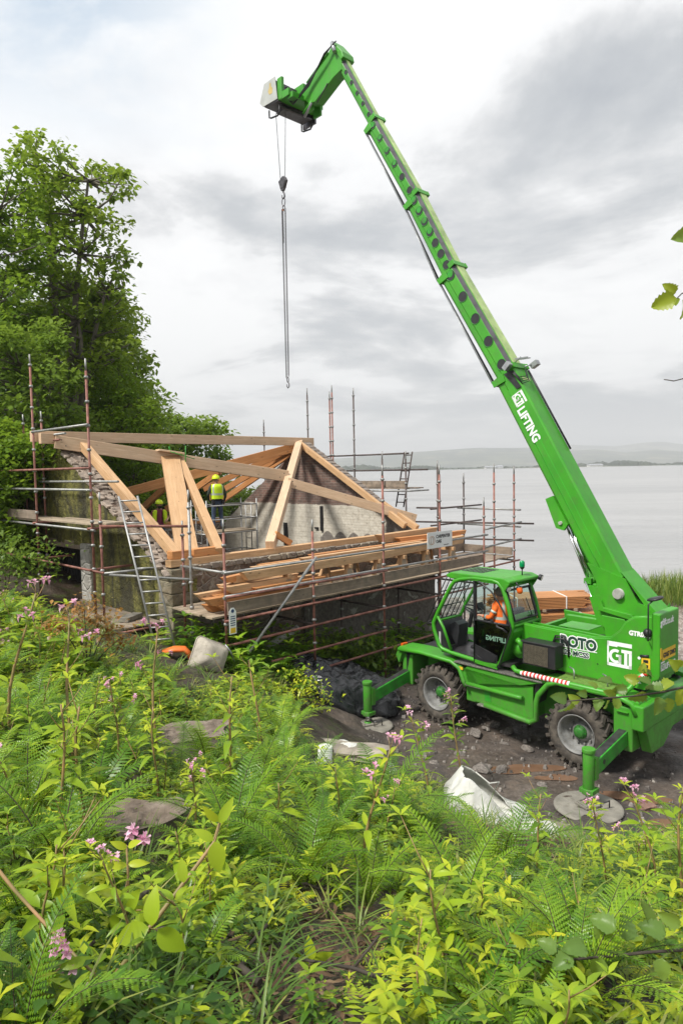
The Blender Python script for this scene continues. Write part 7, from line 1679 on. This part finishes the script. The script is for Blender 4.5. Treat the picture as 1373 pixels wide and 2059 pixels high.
# ---- overhanging hazel branches, close to the camera on the right
def hazel(name, pts, Y, lab, leaves, lsize=.085, r0=.006, extra=()):
    """pts: twig in px; leaves: (px, py, direction px angle deg, size factor, var)"""
    q = [atY(x, y, Y+dz) for x, y, dz in pts]; e0 = empty(name, tuple(q[0]), label=lab, cat='branch'); o_ = Vector(q[0]); tw = MB()
    tw.tube([p_-o_ for p_ in q], [r0*(1-.7*i/len(q))+.001 for i in range(len(q))], 6); tw.build('twig', TWIG, e0); lm = LM(); r_ = random.Random(len(leaves))
    for (x, y, ang, sf, var) in leaves:
        p_ = atY(x, y, Y+r_.uniform(-.08, .08)); d = C3 @ Vector((cos(radians(ang)), sin(radians(ang)), r_.uniform(-.6, .6))); up_ = C3 @ Vector((r_.uniform(-.9, .9), r_.uniform(-.3, 1.2), .8))
        L = lsize*sf; n_s = 12; V = []; F = []
        for i in range(n_s+1):                                    # broad heart-shaped leaf with a toothed rim
            t_ = i/n_s; w_ = L*.46*min(1, (t_*5)**.6)*(1-t_**2.6)**.75*(1.0 if i % 2 else .80)+(.0 if i else .01*L); z = -.35*L*t_*t_*r_.uniform(.9, 1.1)
            pl_ = .035*L*(1 if i % 2 else -1); V += [(L*t_+.06*L, -w_, z+.30*w_+pl_), (L*t_+.03*L, -w_*.5, z+.06*w_+pl_*.6), (L*t_, 0, z-.03*L), (L*t_+.03*L, w_*.5, z+.06*w_+pl_*.6), (L*t_+.06*L, w_, z+.30*w_+pl_)]
        for i in range(n_s): 
            a = i*5; F += [(a+j, a+j+1, a+j+6, a+j+5) for j in range(4)]
        lm.add(xf(np.array(V), np.array(p_-o_), tuple(d), tuple(up_)), F, var)
    for k in range(0): pass
    lm.build('leaves', HAZEL, e0); return e0
hazel('hazel_branch', [(2300, 1150, .3), (1800, 1290, .2), (1400, 1375, .1), (1330, 1392, 0), (1270, 1400, 0), (1200, 1405, 0), (1140, 1410, 0)], 3.4, 'leafy hazel branch reaching in from the right across the tail of the crane',
      [(1350, 1368, 200, 1.1, .9), (1372, 1385, 250, 1.2, 1.0), (1335, 1385, 170, 1.2, .35), (1310, 1375, 150, 1.0, .3), (1300, 1392, 215, 1.3, .25), (1285, 1370, 165, 1.0, .9), (1262, 1385, 190, 1.0, .3), (1240, 1395, 175, .9, .8), (1232, 1372, 160, 1.0, .3), (1205, 1402, 240, .95, .5), (1245, 1405, 250, .9, .6), (1180, 1395, 170, .8, .3), (1165, 1412, 150, .9, .85), (1150, 1412, 245, 1.35, .3), (1140, 1408, 160, 1.1, .15), (1200, 1385, 130, .7, .7), (1325, 1400, 255, 1.3, .4), (1290, 1355, 90, .8, .9), (1365, 1345, 140, 1.0, .9), (1340, 1402, 280, 1.1, .7), (1100, 1440, 200, .2, .2), (1220, 1408, 280, .8, .65), (1310, 1360, 130, .9, .4), (1375, 1330, 200, .9, .95)], .070)
hazel('hazel_branch', [(2400, 1700, .3), (1800, 1840, .2), (1400, 1908, .1), (1300, 1915, 0), (1200, 1925, 0), (1120, 1932, 0), (1040, 1936, 0)], 2.3, 'bare thin hazel branch with broad leaves low in the right foreground',
      [(1180, 1905, 170, 1.2, .2), (1220, 1890, 120, 1.2, .3), (1260, 1895, 80, 1.3, .15), (1150, 1920, 200, 1.1, .25), (1120, 1915, 150, 1.0, .3), (1240, 1870, 160, 1.3, .3), (1310, 1860, 100, 1.1, .35), (1340, 1880, 160, 1.3, .2), (1370, 1855, 180, 1.1, .35), (1100, 1935, 250, .9, .5), (1060, 1900, 160, .9, .8), (1290, 1900, 60, 1.2, .25), (1210, 1925, 250, 1.1, .35), (1330, 1925, 260, 1.0, .3)], .068, .006)
hazel('hazel_twig', [(2300, 350, .2), (1800, 480, .1), (1400, 582, 0), (1370, 590, 0), (1360, 600, 0)], 3.0, 'sprig of small yellow-green hazel leaves at the right edge against the grey sky', [(1360, 598, 195, 1.5, .75), (1358, 590, 150, 1.0, .8), (1372, 602, 290, 1.2, .7), (1362, 598, 250, .5, .6)], .065, .003)
hazel('hazel_twig', [(2300, 330, .2), (1700, 420, .1), (1420, 468, 0), (1398, 471, 0)], 2.6, 'single broad toothed leaf at the right edge high in the sky', [(1397, 470, 195, 1.15, .45)], .075, .003)
hazel('hazel_twig', [(2300, 450, .2), (1700, 650, .1), (1410, 752, 0), (1354, 766, 0), (1334, 763, 0)], 3.0, 'bare twig tip at the right edge above the far hills', [(1410, 752, 20, .3, .5)], .05, .0025)

# ---- leaning balsam stems close to the camera, lower left
def near_plant(px_pts, Y, rad, leaves, flowers, label, group=None):
    q = [atY(x, y, Y+dy) for x, y, dy in px_pts]; e0 = empty('balsam_plant', tuple(q[0]), label=label, cat='plant', group=group); o_ = Vector(q[0]); st = MB()
    st.tube([p_-o_ for p_ in q], [rad*(1-.55*i/len(q)) for i in range(len(q))], 8); lm = LM(); r_ = random.Random(int(px_pts[0][0])+3)
    for (x, y, ang, L, wr, var) in leaves:
        p_ = atY(x, y, Y+r_.uniform(-.06, .06)); d = C3 @ Vector((cos(radians(ang)), sin(radians(ang)), r_.uniform(-.3, .4))); up_ = C3 @ Vector((r_.uniform(-.5, .5), r_.uniform(.2, 1.2), 1))
        V, F = leaf(L, L*wr, 8, r_.uniform(.1, .35), .22); lm.add(xf(V, np.array(p_-o_), tuple(d), tuple(up_)), F, var)
        n_ = min(q, key=lambda a: (a-p_).length); st.tube([n_-o_, (n_+p_)/2-o_, p_-o_], [.003, .002, .0015], 4)
    st.build('stem', STEM, e0); lm.build('foliage', LEAF, e0)
    if flowers:
        fl = LM()
        for (x, y, s_) in flowers:
            p_ = np.array(atY(x, y, Y)-o_)
            for j in range(6):
                a2 = j*1.05; d = C3 @ Vector((cos(a2), sin(a2), .4)); V, F = leaf(.032*s_, .030*s_, 3, -.3, .5); fl.add(xf(V, p_, tuple(d)), F, r_.random())
        fl.build('blossoms', PINK, e0)
near_plant([(165, 2090, 0), (215, 1960, .05), (257, 1830, .1), (258, 1760, .12), (255, 1700, .15)], 2.5, .007, [(257, 1830, 60, .10, .5, .5), (250, 1800, 170, .11, .34, .75), (262, 1828, 340, .12, .34, .7), (285, 1830, 300, .11, .36, .6), (240, 1840, 250, .10, .62, .5), (256, 1740, 175, .08, .36, .7), (258, 1738, 5, .08, .36, .8), (256, 1705, 150, .07, .4, .7), (258, 1702, 30, .07, .4, .8)], [(268, 1668, .9), (262, 1680, .7), (292, 1685, .9), (286, 1690, .7)], 'slender balsam stem with pale pink flowers rising in front of the near stump')
near_plant([(160, 2090, 0), (230, 1965, .05), (300, 1868, .12), (370, 1775, .2), (430, 1695, .3), (442, 1655, .32)], 2.2, .011, [(300, 1866, 200, .13, .55, .55), (318, 1868, 320, .12, .62, .6), (305, 1862, 90, .12, .5, .65), (370, 1775, 100, .08, .45, .6), (432, 1692, 280, .10, .58, .7), (430, 1690, 150, .08, .4, .6), (441, 1655, 60, .09, .4, .5), (440, 1652, 130, .08, .4, .8), (230, 1965, 170, .12, .6, .5), (236, 1962, 300, .12, .6, .75)], [], 'thick leaning balsam stem crossing the lower left of the photo')
near_plant([(-620, 2150, .3), (-420, 1820, .3), (-200, 1680, .25), (-30, 1715, .2), (30, 1790, .15), (105, 1872, .1), (155, 1925, .05), (205, 1972, 0)], 2.0, .008, [(60, 1990, 250, .11, .55, .55), (40, 1975, 200, .10, .55, .7), (100, 1960, 330, .11, .4, .6), (75, 1960, 80, .09, .4, .65), (120, 1985, 300, .10, .4, .7), (30, 2010, 270, .12, .55, .45), (120, 1945, 10, .11, .3, .8)], [(112, 1888, .6), (130, 1900, .65), (110, 1915, .55), (136, 1918, .6), (148, 1950, .55), (124, 1874, .5)], 'balsam stem leaning down from the left edge with a cluster of pale pink flowers')
near_plant([(620, 2100, 0), (622, 2000, .05), (628, 1930, .1)], 2.6, .006, [(628, 1930, 100, .09, .55, .75), (626, 1940, 40, .10, .35, .8), (624, 1945, 150, .10, .35, .7), (622, 1985, 200, .11, .5, .6), (623, 1985, 340, .10, .5, .55), (628, 1928, 10, .09, .4, .7)], [], 'young balsam at the bottom centre of the photo with round-tipped bright leaves')
# ------------------------------------------------------------------ things lying about
# wheelbarrow tub tipped on its side
TUB = simple('muddy_grey_plastic_tub', (.38, .34, .28), .75, 0, .25, 5, .3, grime=.5)
wb0 = atY(420, 1322, 12.25); gz0 = hz(wb0.x, wb0.y)
e0 = empty('wheelbarrow_tub', (wb0.x, wb0.y, wb0.z), .35, label='muddy grey wheelbarrow tub standing tipped up on its rim in the plants below the scaffold', cat='wheelbarrow')
mb = MB(); rings = []
def rr_poly(a, b, c_=.25, n_=6):
    pts = []
    for sx_, sy_, a0 in ((1, 1, 0), (-1, 1, 90), (-1, -1, 180), (1, -1, 270)):
        for k in range(n_): t_ = radians(a0+90*k/(n_-1)); pts.append((sx_*(a-c_*a)+cos(t_)*c_*a, sy_*(b-c_*a)+sin(t_)*c_*a))
    return pts
prof_ = [(.32, .30, .0), (.315, .295, .03), (.27, .25, .17), (.20, .18, .28), (.11, .09, .31)]
vs = []; n_ = 24
for (a, b, h_) in prof_: vs += [(x, -h_, y) for x, y in rr_poly(a, b)]
fs = [(i*n_+j, i*n_+(j+1) % n_, (i+1)*n_+(j+1) % n_, (i+1)*n_+j) for i in range(len(prof_)-1) for j in range(n_)]+[tuple(range((len(prof_)-1)*n_, len(prof_)*n_))]
mb.add(vs, fs, 0, True); o = mb.build('tub', TUB, e0); o.rotation_euler = (-.35, .5, .15)
mb = MB(); mb.tube([(x, .01, y) for x, y in rr_poly(.33, .31)], .013, 6, closed=True); o = mb.build('rim', TUB, e0); o.rotation_euler = (-.35, .5, .15)
mb = MB(); mb.tube([(.30, -.05, .22), (.38, -.10, .10), (.46, -.05, -.12)], .012, 6); mb.build('handle', STEEL, e0)
# orange plastic arch with two metal prongs
p0 = atY(362, 1312, 12.35); e0 = empty('orange_frame', (p0.x, p0.y, p0.z), .15, label='bright orange curved plastic frame with two metal prongs beside the ladder foot', cat='tool')
mb = MB(); pts = [(-.30, 0, .02), (-.10, 0, .07), (.08, 0, .06), (.17, 0, -.03), (.21, 0, -.20), (.27, 0, -.40)]
for i, (p_, w_, h_) in enumerate([]): pass
vs = []; ws = [.13, .14, .13, .10, .06, .03]; hs_ = [.05, .055, .055, .05, .035, .02]; n_ = 8
for i, p_ in enumerate(pts):
    p_ = Vector(p_); t_ = (Vector(pts[min(i+1, 5)])-Vector(pts[max(i-1, 0)])).normalized(); u_ = Vector((0, 1, 0)); v_ = t_.cross(u_)
    for k in range(n_): a = 2*pi*k/n_; vs.append(p_+u_*cos(a)*ws[i]+v_*sin(a)*hs_[i])
mb.add(vs, [(i*n_+k, i*n_+(k+1) % n_, (i+1)*n_+(k+1) % n_, (i+1)*n_+k) for i in range(5) for k in range(n_)]+[tuple(range(n_)), tuple(range(5*n_, 6*n_))], 0, True); mb.build('shell', ORANGE, e0)
mb = MB(); mb.cyl((-.28, -.05, .02), (-.46, -.06, .0), .012, 6); mb.cyl((-.28, .05, .02), (-.46, .06, .03), .012, 6); mb.build('prong', STEEL, e0)
mb = MB(); mb.lathe([(.0, -.02), (.10, -.02), (.10, .02), (0, .02)], (.03, 0, -.16), (0, 1, 0), 16); mb.build('wheel', BLACK, e0)
# crumpled black sheeting
def cloth(name, c_, rx, ry, hh, m_, lab, cat, sd_, nx=90, ny=70, rz=0.0, fold=1.0, power=.6):
    X, Y = np.meshgrid(np.linspace(-1, 1, nx), np.linspace(-1, 1, ny)); Z = np.zeros_like(X); out_x = np.zeros_like(X); out_y = np.zeros_like(X)
    for i in range(ny):
        for j in range(nx):
            x, y = X[i, j], Y[i, j]; s_ = 1+.18*mnoise.noise(Vector((x*1.6, y*1.6, sd_))); v_ = Vector((x*rx*1.25+y*.5, y*ry*2.3-x*.4, sd_*3.0))
            w_ = mnoise.noise(v_*.8)*.5; rid = 1-abs(mnoise.noise(v_*1.5+Vector((w_*2.2, w_*1.5, 0))))*2; rid2 = 1-abs(mnoise.noise(v_*3.4+Vector((5+w_*3, 2, 0))))*2; rid3 = 1-(mnoise.noise(v_*5+Vector((1, 9, 0)))**2+.004)**.5*2; rid = 1-(mnoise.noise(v_*1.5+Vector((w_*2.2, w_*1.5, 0)))**2+.006)**.5*2; rid2 = 1-(mnoise.noise(v_*3.0+Vector((5+w_*3, 2, 0)))**2+.006)**.5*2
            e_ = max(0, 1-max(abs(x), abs(y))**3.5); Z[i, j] = (hh*(.34+.44*rid+.16*rid2+.04*rid3)*fold+hh*.2)*e_**power
            out_x[i, j] = x*rx*s_*(1-.25*y*y)+.05*rid2; out_y[i, j] = y*ry*s_*(1-.25*x*x)+.05*rid
    cc, ss = cos(rz), sin(rz); WX_ = c_[0]+out_x*cc-out_y*ss; WY_ = c_[1]+out_x*ss+out_y*cc; WZ_ = hgt(WX_, WY_)+.015+Z
    o = grid_obj(name, WX_, WY_, WZ_, m_); tag(o, lab, cat)
    so_ = o.modifiers.new('thick', 'SOLIDIFY'); so_.thickness = .006; return o
t = NT('black_polythene'); P_ = t.pos(); t.col(t.ramp(t.noise(P_, 6, 6, .6), [(.4, (.012, .013, .015)), (.7, (.032, .033, .036))])); t.rough(.20); t.bump(t.noise(P_, 14, 5, .6, 1.0), .5, .02); POLY = t.m
q = atZ(690, 1412, .15); cloth('black_sheeting', (q.x, q.y), 1.3, 1.0, .46, POLY, 'crumpled sheet of black polythene heaped on the ground at the corner of the front scaffold', 'plastic sheet', 4, rz=.5)
t = NT('white_woven_bag'); P_ = t.pos(); n_ = t.noise(P_, 60, 2, .5); t.col(t.ramp(t.noise(P_, 4, 6, .6), [(.3, (.50, .50, .45)), (.6, (.72, .72, .67))])); t.rough(.6); t.bump(n_, .15, .003)
tr_ = t.n('ShaderNodeBsdfTranslucent'); tr_.inputs[0].default_value = (.7, .7, .6, 1); mx_ = t.n('ShaderNodeMixShader'); mx_.inputs[0].default_value = .2; t.l(t.b.outputs[0], mx_.inputs[1]); t.l(tr_.outputs[0], mx_.inputs[2]); t.l(mx_.outputs[0], t.o.inputs[0]); t.bump(t.noise(P_, 9, 6, .6, 1.2), .55, .03); BAG = t.m
def bag(c_px, Y, size, lab, sd_, rz, tall=1.0, opening=True):
    c_ = atY(*c_px, Y); g_ = hz(c_.x, c_.y); e0 = empty('bulk_bag', (c_.x, c_.y, g_), rz, label=lab, cat='bag'); n_ = 56; rows = 26; vs = []; sx_, sy_, sz_ = size
    for i in range(rows+1):
        t_ = i/rows
        for j in range(n_):
            a = 2*pi*j/n_; ca, sa = cos(a), sin(a); k = (abs(ca)**4+abs(sa)**4)**-.25; bul = 1+.18*sin(t_*pi)-(.38*max(0, t_-.6)*2.2 if opening else .5*t_**3)
            dn = mnoise.noise(Vector((ca*1.5, sa*1.5, t_*2.2+sd_))); fo = (1-abs(mnoise.noise(Vector((ca*3.2+sd_, sa*3.2, t_*1.6))))*2)
            rr_ = bul*(1+.20*dn+.10*fo); z = sz_*tall*t_*(1+.12*mnoise.noise(Vector((ca*1.2, sa*1.2, sd_+9)))*t_)-.03; slump = t_*t_*.25
            xx = ca*k*sx_*rr_*.9+slump*sx_*.3; lo_ = max(0, min(1, (xx/sx_+.35)/1.25)); z = z*(1-.80*lo_*lo_*(3-2*lo_)); xx = xx+max(0, xx)*.45
            vs.append((xx, sa*k*sy_*rr_*(.9+.15*lo_), z))
    fs = [(i*n_+j, i*n_+(j+1) % n_, (i+1)*n_+(j+1) % n_, (i+1)*n_+j) for i in range(rows) for j in range(n_)]
    if not opening: fs.append(tuple(range(rows*n_, (rows+1)*n_)))
    mb = MB(); mb.add(vs, fs, 0, True); o = mb.build('body', BAG, e0); so_ = o.modifiers.new('thick', 'SOLIDIFY'); so_.thickness = .008
    tri = MB(); cr_ = [vs[i*n_+7] for i in range(rows)]; tri.tube([(x*1.01, y*1.01, z) for x, y, z in cr_[::2]], .009, 5); tri.build('seam', BAG, e0)
    tri = MB(); tx = vs[rows*n_+10]; tri.tube([tx, (tx[0]+.05, tx[1]-.05, tx[2]+.14), (tx[0]-.08, tx[1]-.02, tx[2]+.10), vs[rows*n_+16]], .012, 5); tri.build('lifting_loop', BAG, e0); return e0
bag((962, 1650), 9.35, (.42, .36, .74), 'large white woven builder bag standing open on the bank, slumped to the right', 2, -.15)
c_ = atY(1030, 1672, 9.15); cloth('bag_skirt', (c_.x, c_.y), .80, .40, .26, BAG, 'white woven sheet spilling down to the right of the open white bag', 'tarpaulin', 6, 50, 40, rz=-.5)
c_ = atY(738, 1585, 9.8); cloth('white_sheet', (c_.x, c_.y), .46, .28, .18, BAG, 'crumpled white woven sheet behind the ferns to the left of the open white bag', 'tarpaulin', 8, 56, 40, rz=.2)
# white pipe end
c_ = ground_at(652, 1540); e0 = empty('white_pipe', (c_.x, c_.y, c_.z-.1), 0, label='short upright white plastic pipe beside the concrete slab at the edge of the bank', cat='pipe')
mb = MB(); mb.lathe([(.085, 0), (.085, .34), (.078, .345), (.078, .2), (0, .2)], (0, 0, 0), (.05, 0, 1), 20); mb.build('pipe', simple('white_pvc', (.74, .74, .70), .45, 0, .05, 6), e0)
# long flat concrete slabs
def slabst(xp, yp, dims, rz, lab, m_=STONE2, sd_=1, tilt=(0, 0)):
    c_ = ground_at(xp, yp); bm = bmesh.new(); bmesh.ops.create_cube(bm, size=1); bmesh.ops.subdivide_edges(bm, edges=bm.edges, cuts=5, use_grid_fill=True)
    for v_ in bm.verts:
        p_ = v_.co.copy(); v_.co = Vector((p_.x*dims[0], p_.y*dims[1], p_.z*dims[2])); v_.co += Vector((mnoise.noise(p_*3+Vector((sd_, 0, 0))), mnoise.noise(p_*3+Vector((0, sd_, 0))), mnoise.noise(p_*3+Vector((0, 0, sd_)))*.5))*min(dims[:2])*.16
    me = bpy.data.meshes.new('stone_slab'); bm.to_mesh(me); bm.free(); me.materials.append(m_); o = bpy.data.objects.new('stone_slab', me); COL.objects.link(o); o.location = (c_.x, c_.y, c_.z+dims[2]*.3); o.rotation_euler = (tilt[0], tilt[1], rz); tag(o, lab, 'stone slab'); b = o.modifiers.new('bevel', 'BEVEL'); b.width = .012; b.limit_method = 'ANGLE'; return o
slabst(690, 1512, (1.25, .42, .10), -.35, 'long pale concrete slab at the foot of the bank left of the near ground', sd_=3)
slabst(1165, 1690, (.55, .4, .05), .3, 'flat grey slate lying in front of the near outrigger pad', STONE, 4); slabst(1120, 1670, (.4, .28, .05), -.5, 'smaller grey slate leaning beside the flat one near the outrigger pad', STONE, 5, (.1, .1))
slabst(775, 1425, (.40, .16, .10), .8, 'pale oblong stone lying just behind the far outrigger pad', STONE, 6); slabst(1302, 1628, (.22, .14, .09), .3, 'brown brick-shaped stone on the mud at the right edge', simple('brown_stone', (.22, .13, .10), .85, 0, .2, 7, .4), 7)
slabst(905, 1370, (.18, .14, .08), .3, 'small stone resting against the front wheel of the crane', STONE, 8)
slabst(1350, 1700, (.5, .35, .06), .7, 'flat slate at the right edge of the photo below the outrigger pad', STONE, 9)
# cement block and planks on the low gable deck
o = MB(); o.box((0, 0, .05), (.55, .24, .10)); b_ = o.build('concrete_block', CONC, None, .01, MB_M @ Matrix.Translation((-.45, .95, 2.09)) @ Matrix.Rotation(.5, 4, 'Z')); tag(b_, 'grey concrete block lying on the low deck beside the ladder', 'block')
# grey drain pipe under the scaffold
a_ = W(1.6, -.7, 1.25); b_ = W(2.6, -.9, 1.62); mb = MB(); mb.cyl((0, 0, 0), b_-a_, .075, 18); mb.cyl((b_-a_)*.98, (b_-a_)*1.03, .09, 18); o = mb.build('drain_pipe', simple('grey_pipe', (.36, .35, .33), .6, 0, .2, 6, grime=.4)); o.location = a_; tag(o, 'fat grey drain pipe lying under the front scaffold behind the diagonal tube', 'pipe')
# grey gutter lengths at the right edge beyond the crane
# plank along the ground by the far wall foot
a_ = W(6.9, -2.1, .35); mb = MB(); mb.beam((0, 0, 0), (3.0*BU.x, 3.0*BU.y, .10), .05, .2); o = mb.build('scaffold_plank', BOARD, None, .004); woodify(o); o.location = a_; tag(o, 'long weathered plank lying on edge on the ground between the wall foot and the crane', 'plank')
# dead branches on the bank
def stick(xp, yp, L, ang, lab, rad=.012, sd_=1):
    c_ = ground_at(xp, yp); r_ = random.Random(sd_); pts = []
    for k in range(7): t_ = k/6-.5; x = c_.x+cos(ang)*L*t_+r_.uniform(-.03, .03); y = c_.y+sin(ang)*L*t_+r_.uniform(-.03, .03); pts.append(Vector((x-c_.x, y-c_.y, hz(x, y)-c_.z+.05+r_.uniform(0, .03))))
    mb = MB(); mb.tube(pts, [rad*(1-.6*k/6) for k in range(7)], 7); mb.tube([pts[3], pts[3]+Vector((.1, .06, .08))], rad*.5, 5); o = mb.build('dead_branch', BARK if rad > .02 else TWIG); o.location = c_; tag(o, lab, 'branch')
stick(255, 1880, .75, 2.3, 'thick grey-brown fallen branch in the dark hollow below the near stump', .035, 1)
stick(480, 1955, .5, 1.9, 'short crooked dead stick on bare soil at the bottom centre-left', .014, 2); stick(720, 1990, .6, 2.8, 'thin dark stick lying across the soil at the bottom centre', .010, 3)
stick(640, 1810, .55, .2, 'thin brown stick on bare soil in the centre of the foreground', .010, 4); stick(1100, 1740, .9, .5, 'pale curved twig arching over the plants at centre right', .008, 5); stick(120, 2000, .5, .9, 'dark forked stick in the lower left corner', .014, 6)
stick(860, 2000, .45, .5, 'thin dark twig at the bottom right of centre', .008, 7)
# ------------------------------------------------------------------ haze: one closed box of thin air round the whole scene
hb_ = MB(); hb_.bb(-9000, 9000, -300, 9000, -8, 420); t = NT('thin_haze'); t.t.nodes.remove(t.b); pv_ = t.n('ShaderNodeVolumePrincipled'); pv_.inputs['Color'].default_value = (.955, .975, 1.0, 1); pv_.inputs['Density'].default_value = HAZE_D; pv_.inputs['Anisotropy'].default_value = 0.0
t.l(pv_.outputs[0], t.o.inputs['Volume']); hzo = hb_.build('haze', t.m); tag(hzo, kind='stuff', label='thin bluish air that fades the far hills', cat='haze')

# ------------------------------------------------------------------ every separate piece of a small part is an object of its own
SPLIT = ('side_hatch_recess', 'rubber_bung', 'beacon_stem', 'access_hole', 'lever', 'work_lamp', 'lamp_glass', 'wall_slot', 'boom_lamp', 'lightening_hole', 'hole_rim', 'eyes', 'tool_belt', 'sleeve_tape', 'step', 'prong', 'hose_run', 'winch_guard_loop', 'pivot_pin', 'extension_rod', 'hole', 'weld_seam', 'clamp', 'jib_ram', 'boom_cable', 'slide_strip', 'right_window', 'front_corner_panel', 'wire_rope', 'pivot_bracket', 'jib_flange')
RENAME = {'eyes': 'eye'}
def loose_split(o, gap=.012):
    me = o.data; n = len(me.vertices); par = list(range(n))
    def find(a):
        while par[a] != a: par[a] = par[par[a]]; a = par[a]
        return a
    for e in me.edges:
        a, b = find(e.vertices[0]), find(e.vertices[1])
        if a != b: par[a] = b
    isl = {}
    for i in range(n): isl.setdefault(find(i), []).append(i)
    ks = list(isl); bb_ = []
    for k in ks:
        c = [me.vertices[i].co for i in isl[k]]; bb_.append(([min(q[j] for q in c)-gap for j in range(3)], [max(q[j] for q in c)+gap for j in range(3)]))
    gp = list(range(len(ks)))
    def f2(a):
        while gp[a] != a: a = gp[a]
        return a
    for i in range(len(ks)):
        for j in range(i+1, len(ks)):
            if all(bb_[i][0][q] <= bb_[j][1][q] and bb_[j][0][q] <= bb_[i][1][q] for q in range(3)): gp[f2(i)] = f2(j)
    groups = {}
    for i, k in enumerate(ks): groups.setdefault(f2(i), set()).update(isl[k])
    if len(groups) < 2: return
    for vs in list(groups.values()):
        bm = bmesh.new(); bm.from_mesh(me); bm.verts.ensure_lookup_table(); bmesh.ops.delete(bm, geom=[v for v in bm.verts if v.index not in vs], context='VERTS')
        m2 = bpy.data.meshes.new(o.name.split('.')[0]); bm.to_mesh(m2); bm.free()
        for q in me.materials: m2.materials.append(q)
        c = o.copy(); c.data = m2; COL.objects.link(c)
    bpy.data.objects.remove(o)
for o in list(bpy.data.objects):
    b = o.name.split('.')[0]
    if o.type == 'MESH' and b in SPLIT: loose_split(o)
for o in bpy.data.objects:
    if o.name.split('.')[0] in RENAME: o.name = RENAME[o.name.split('.')[0]]
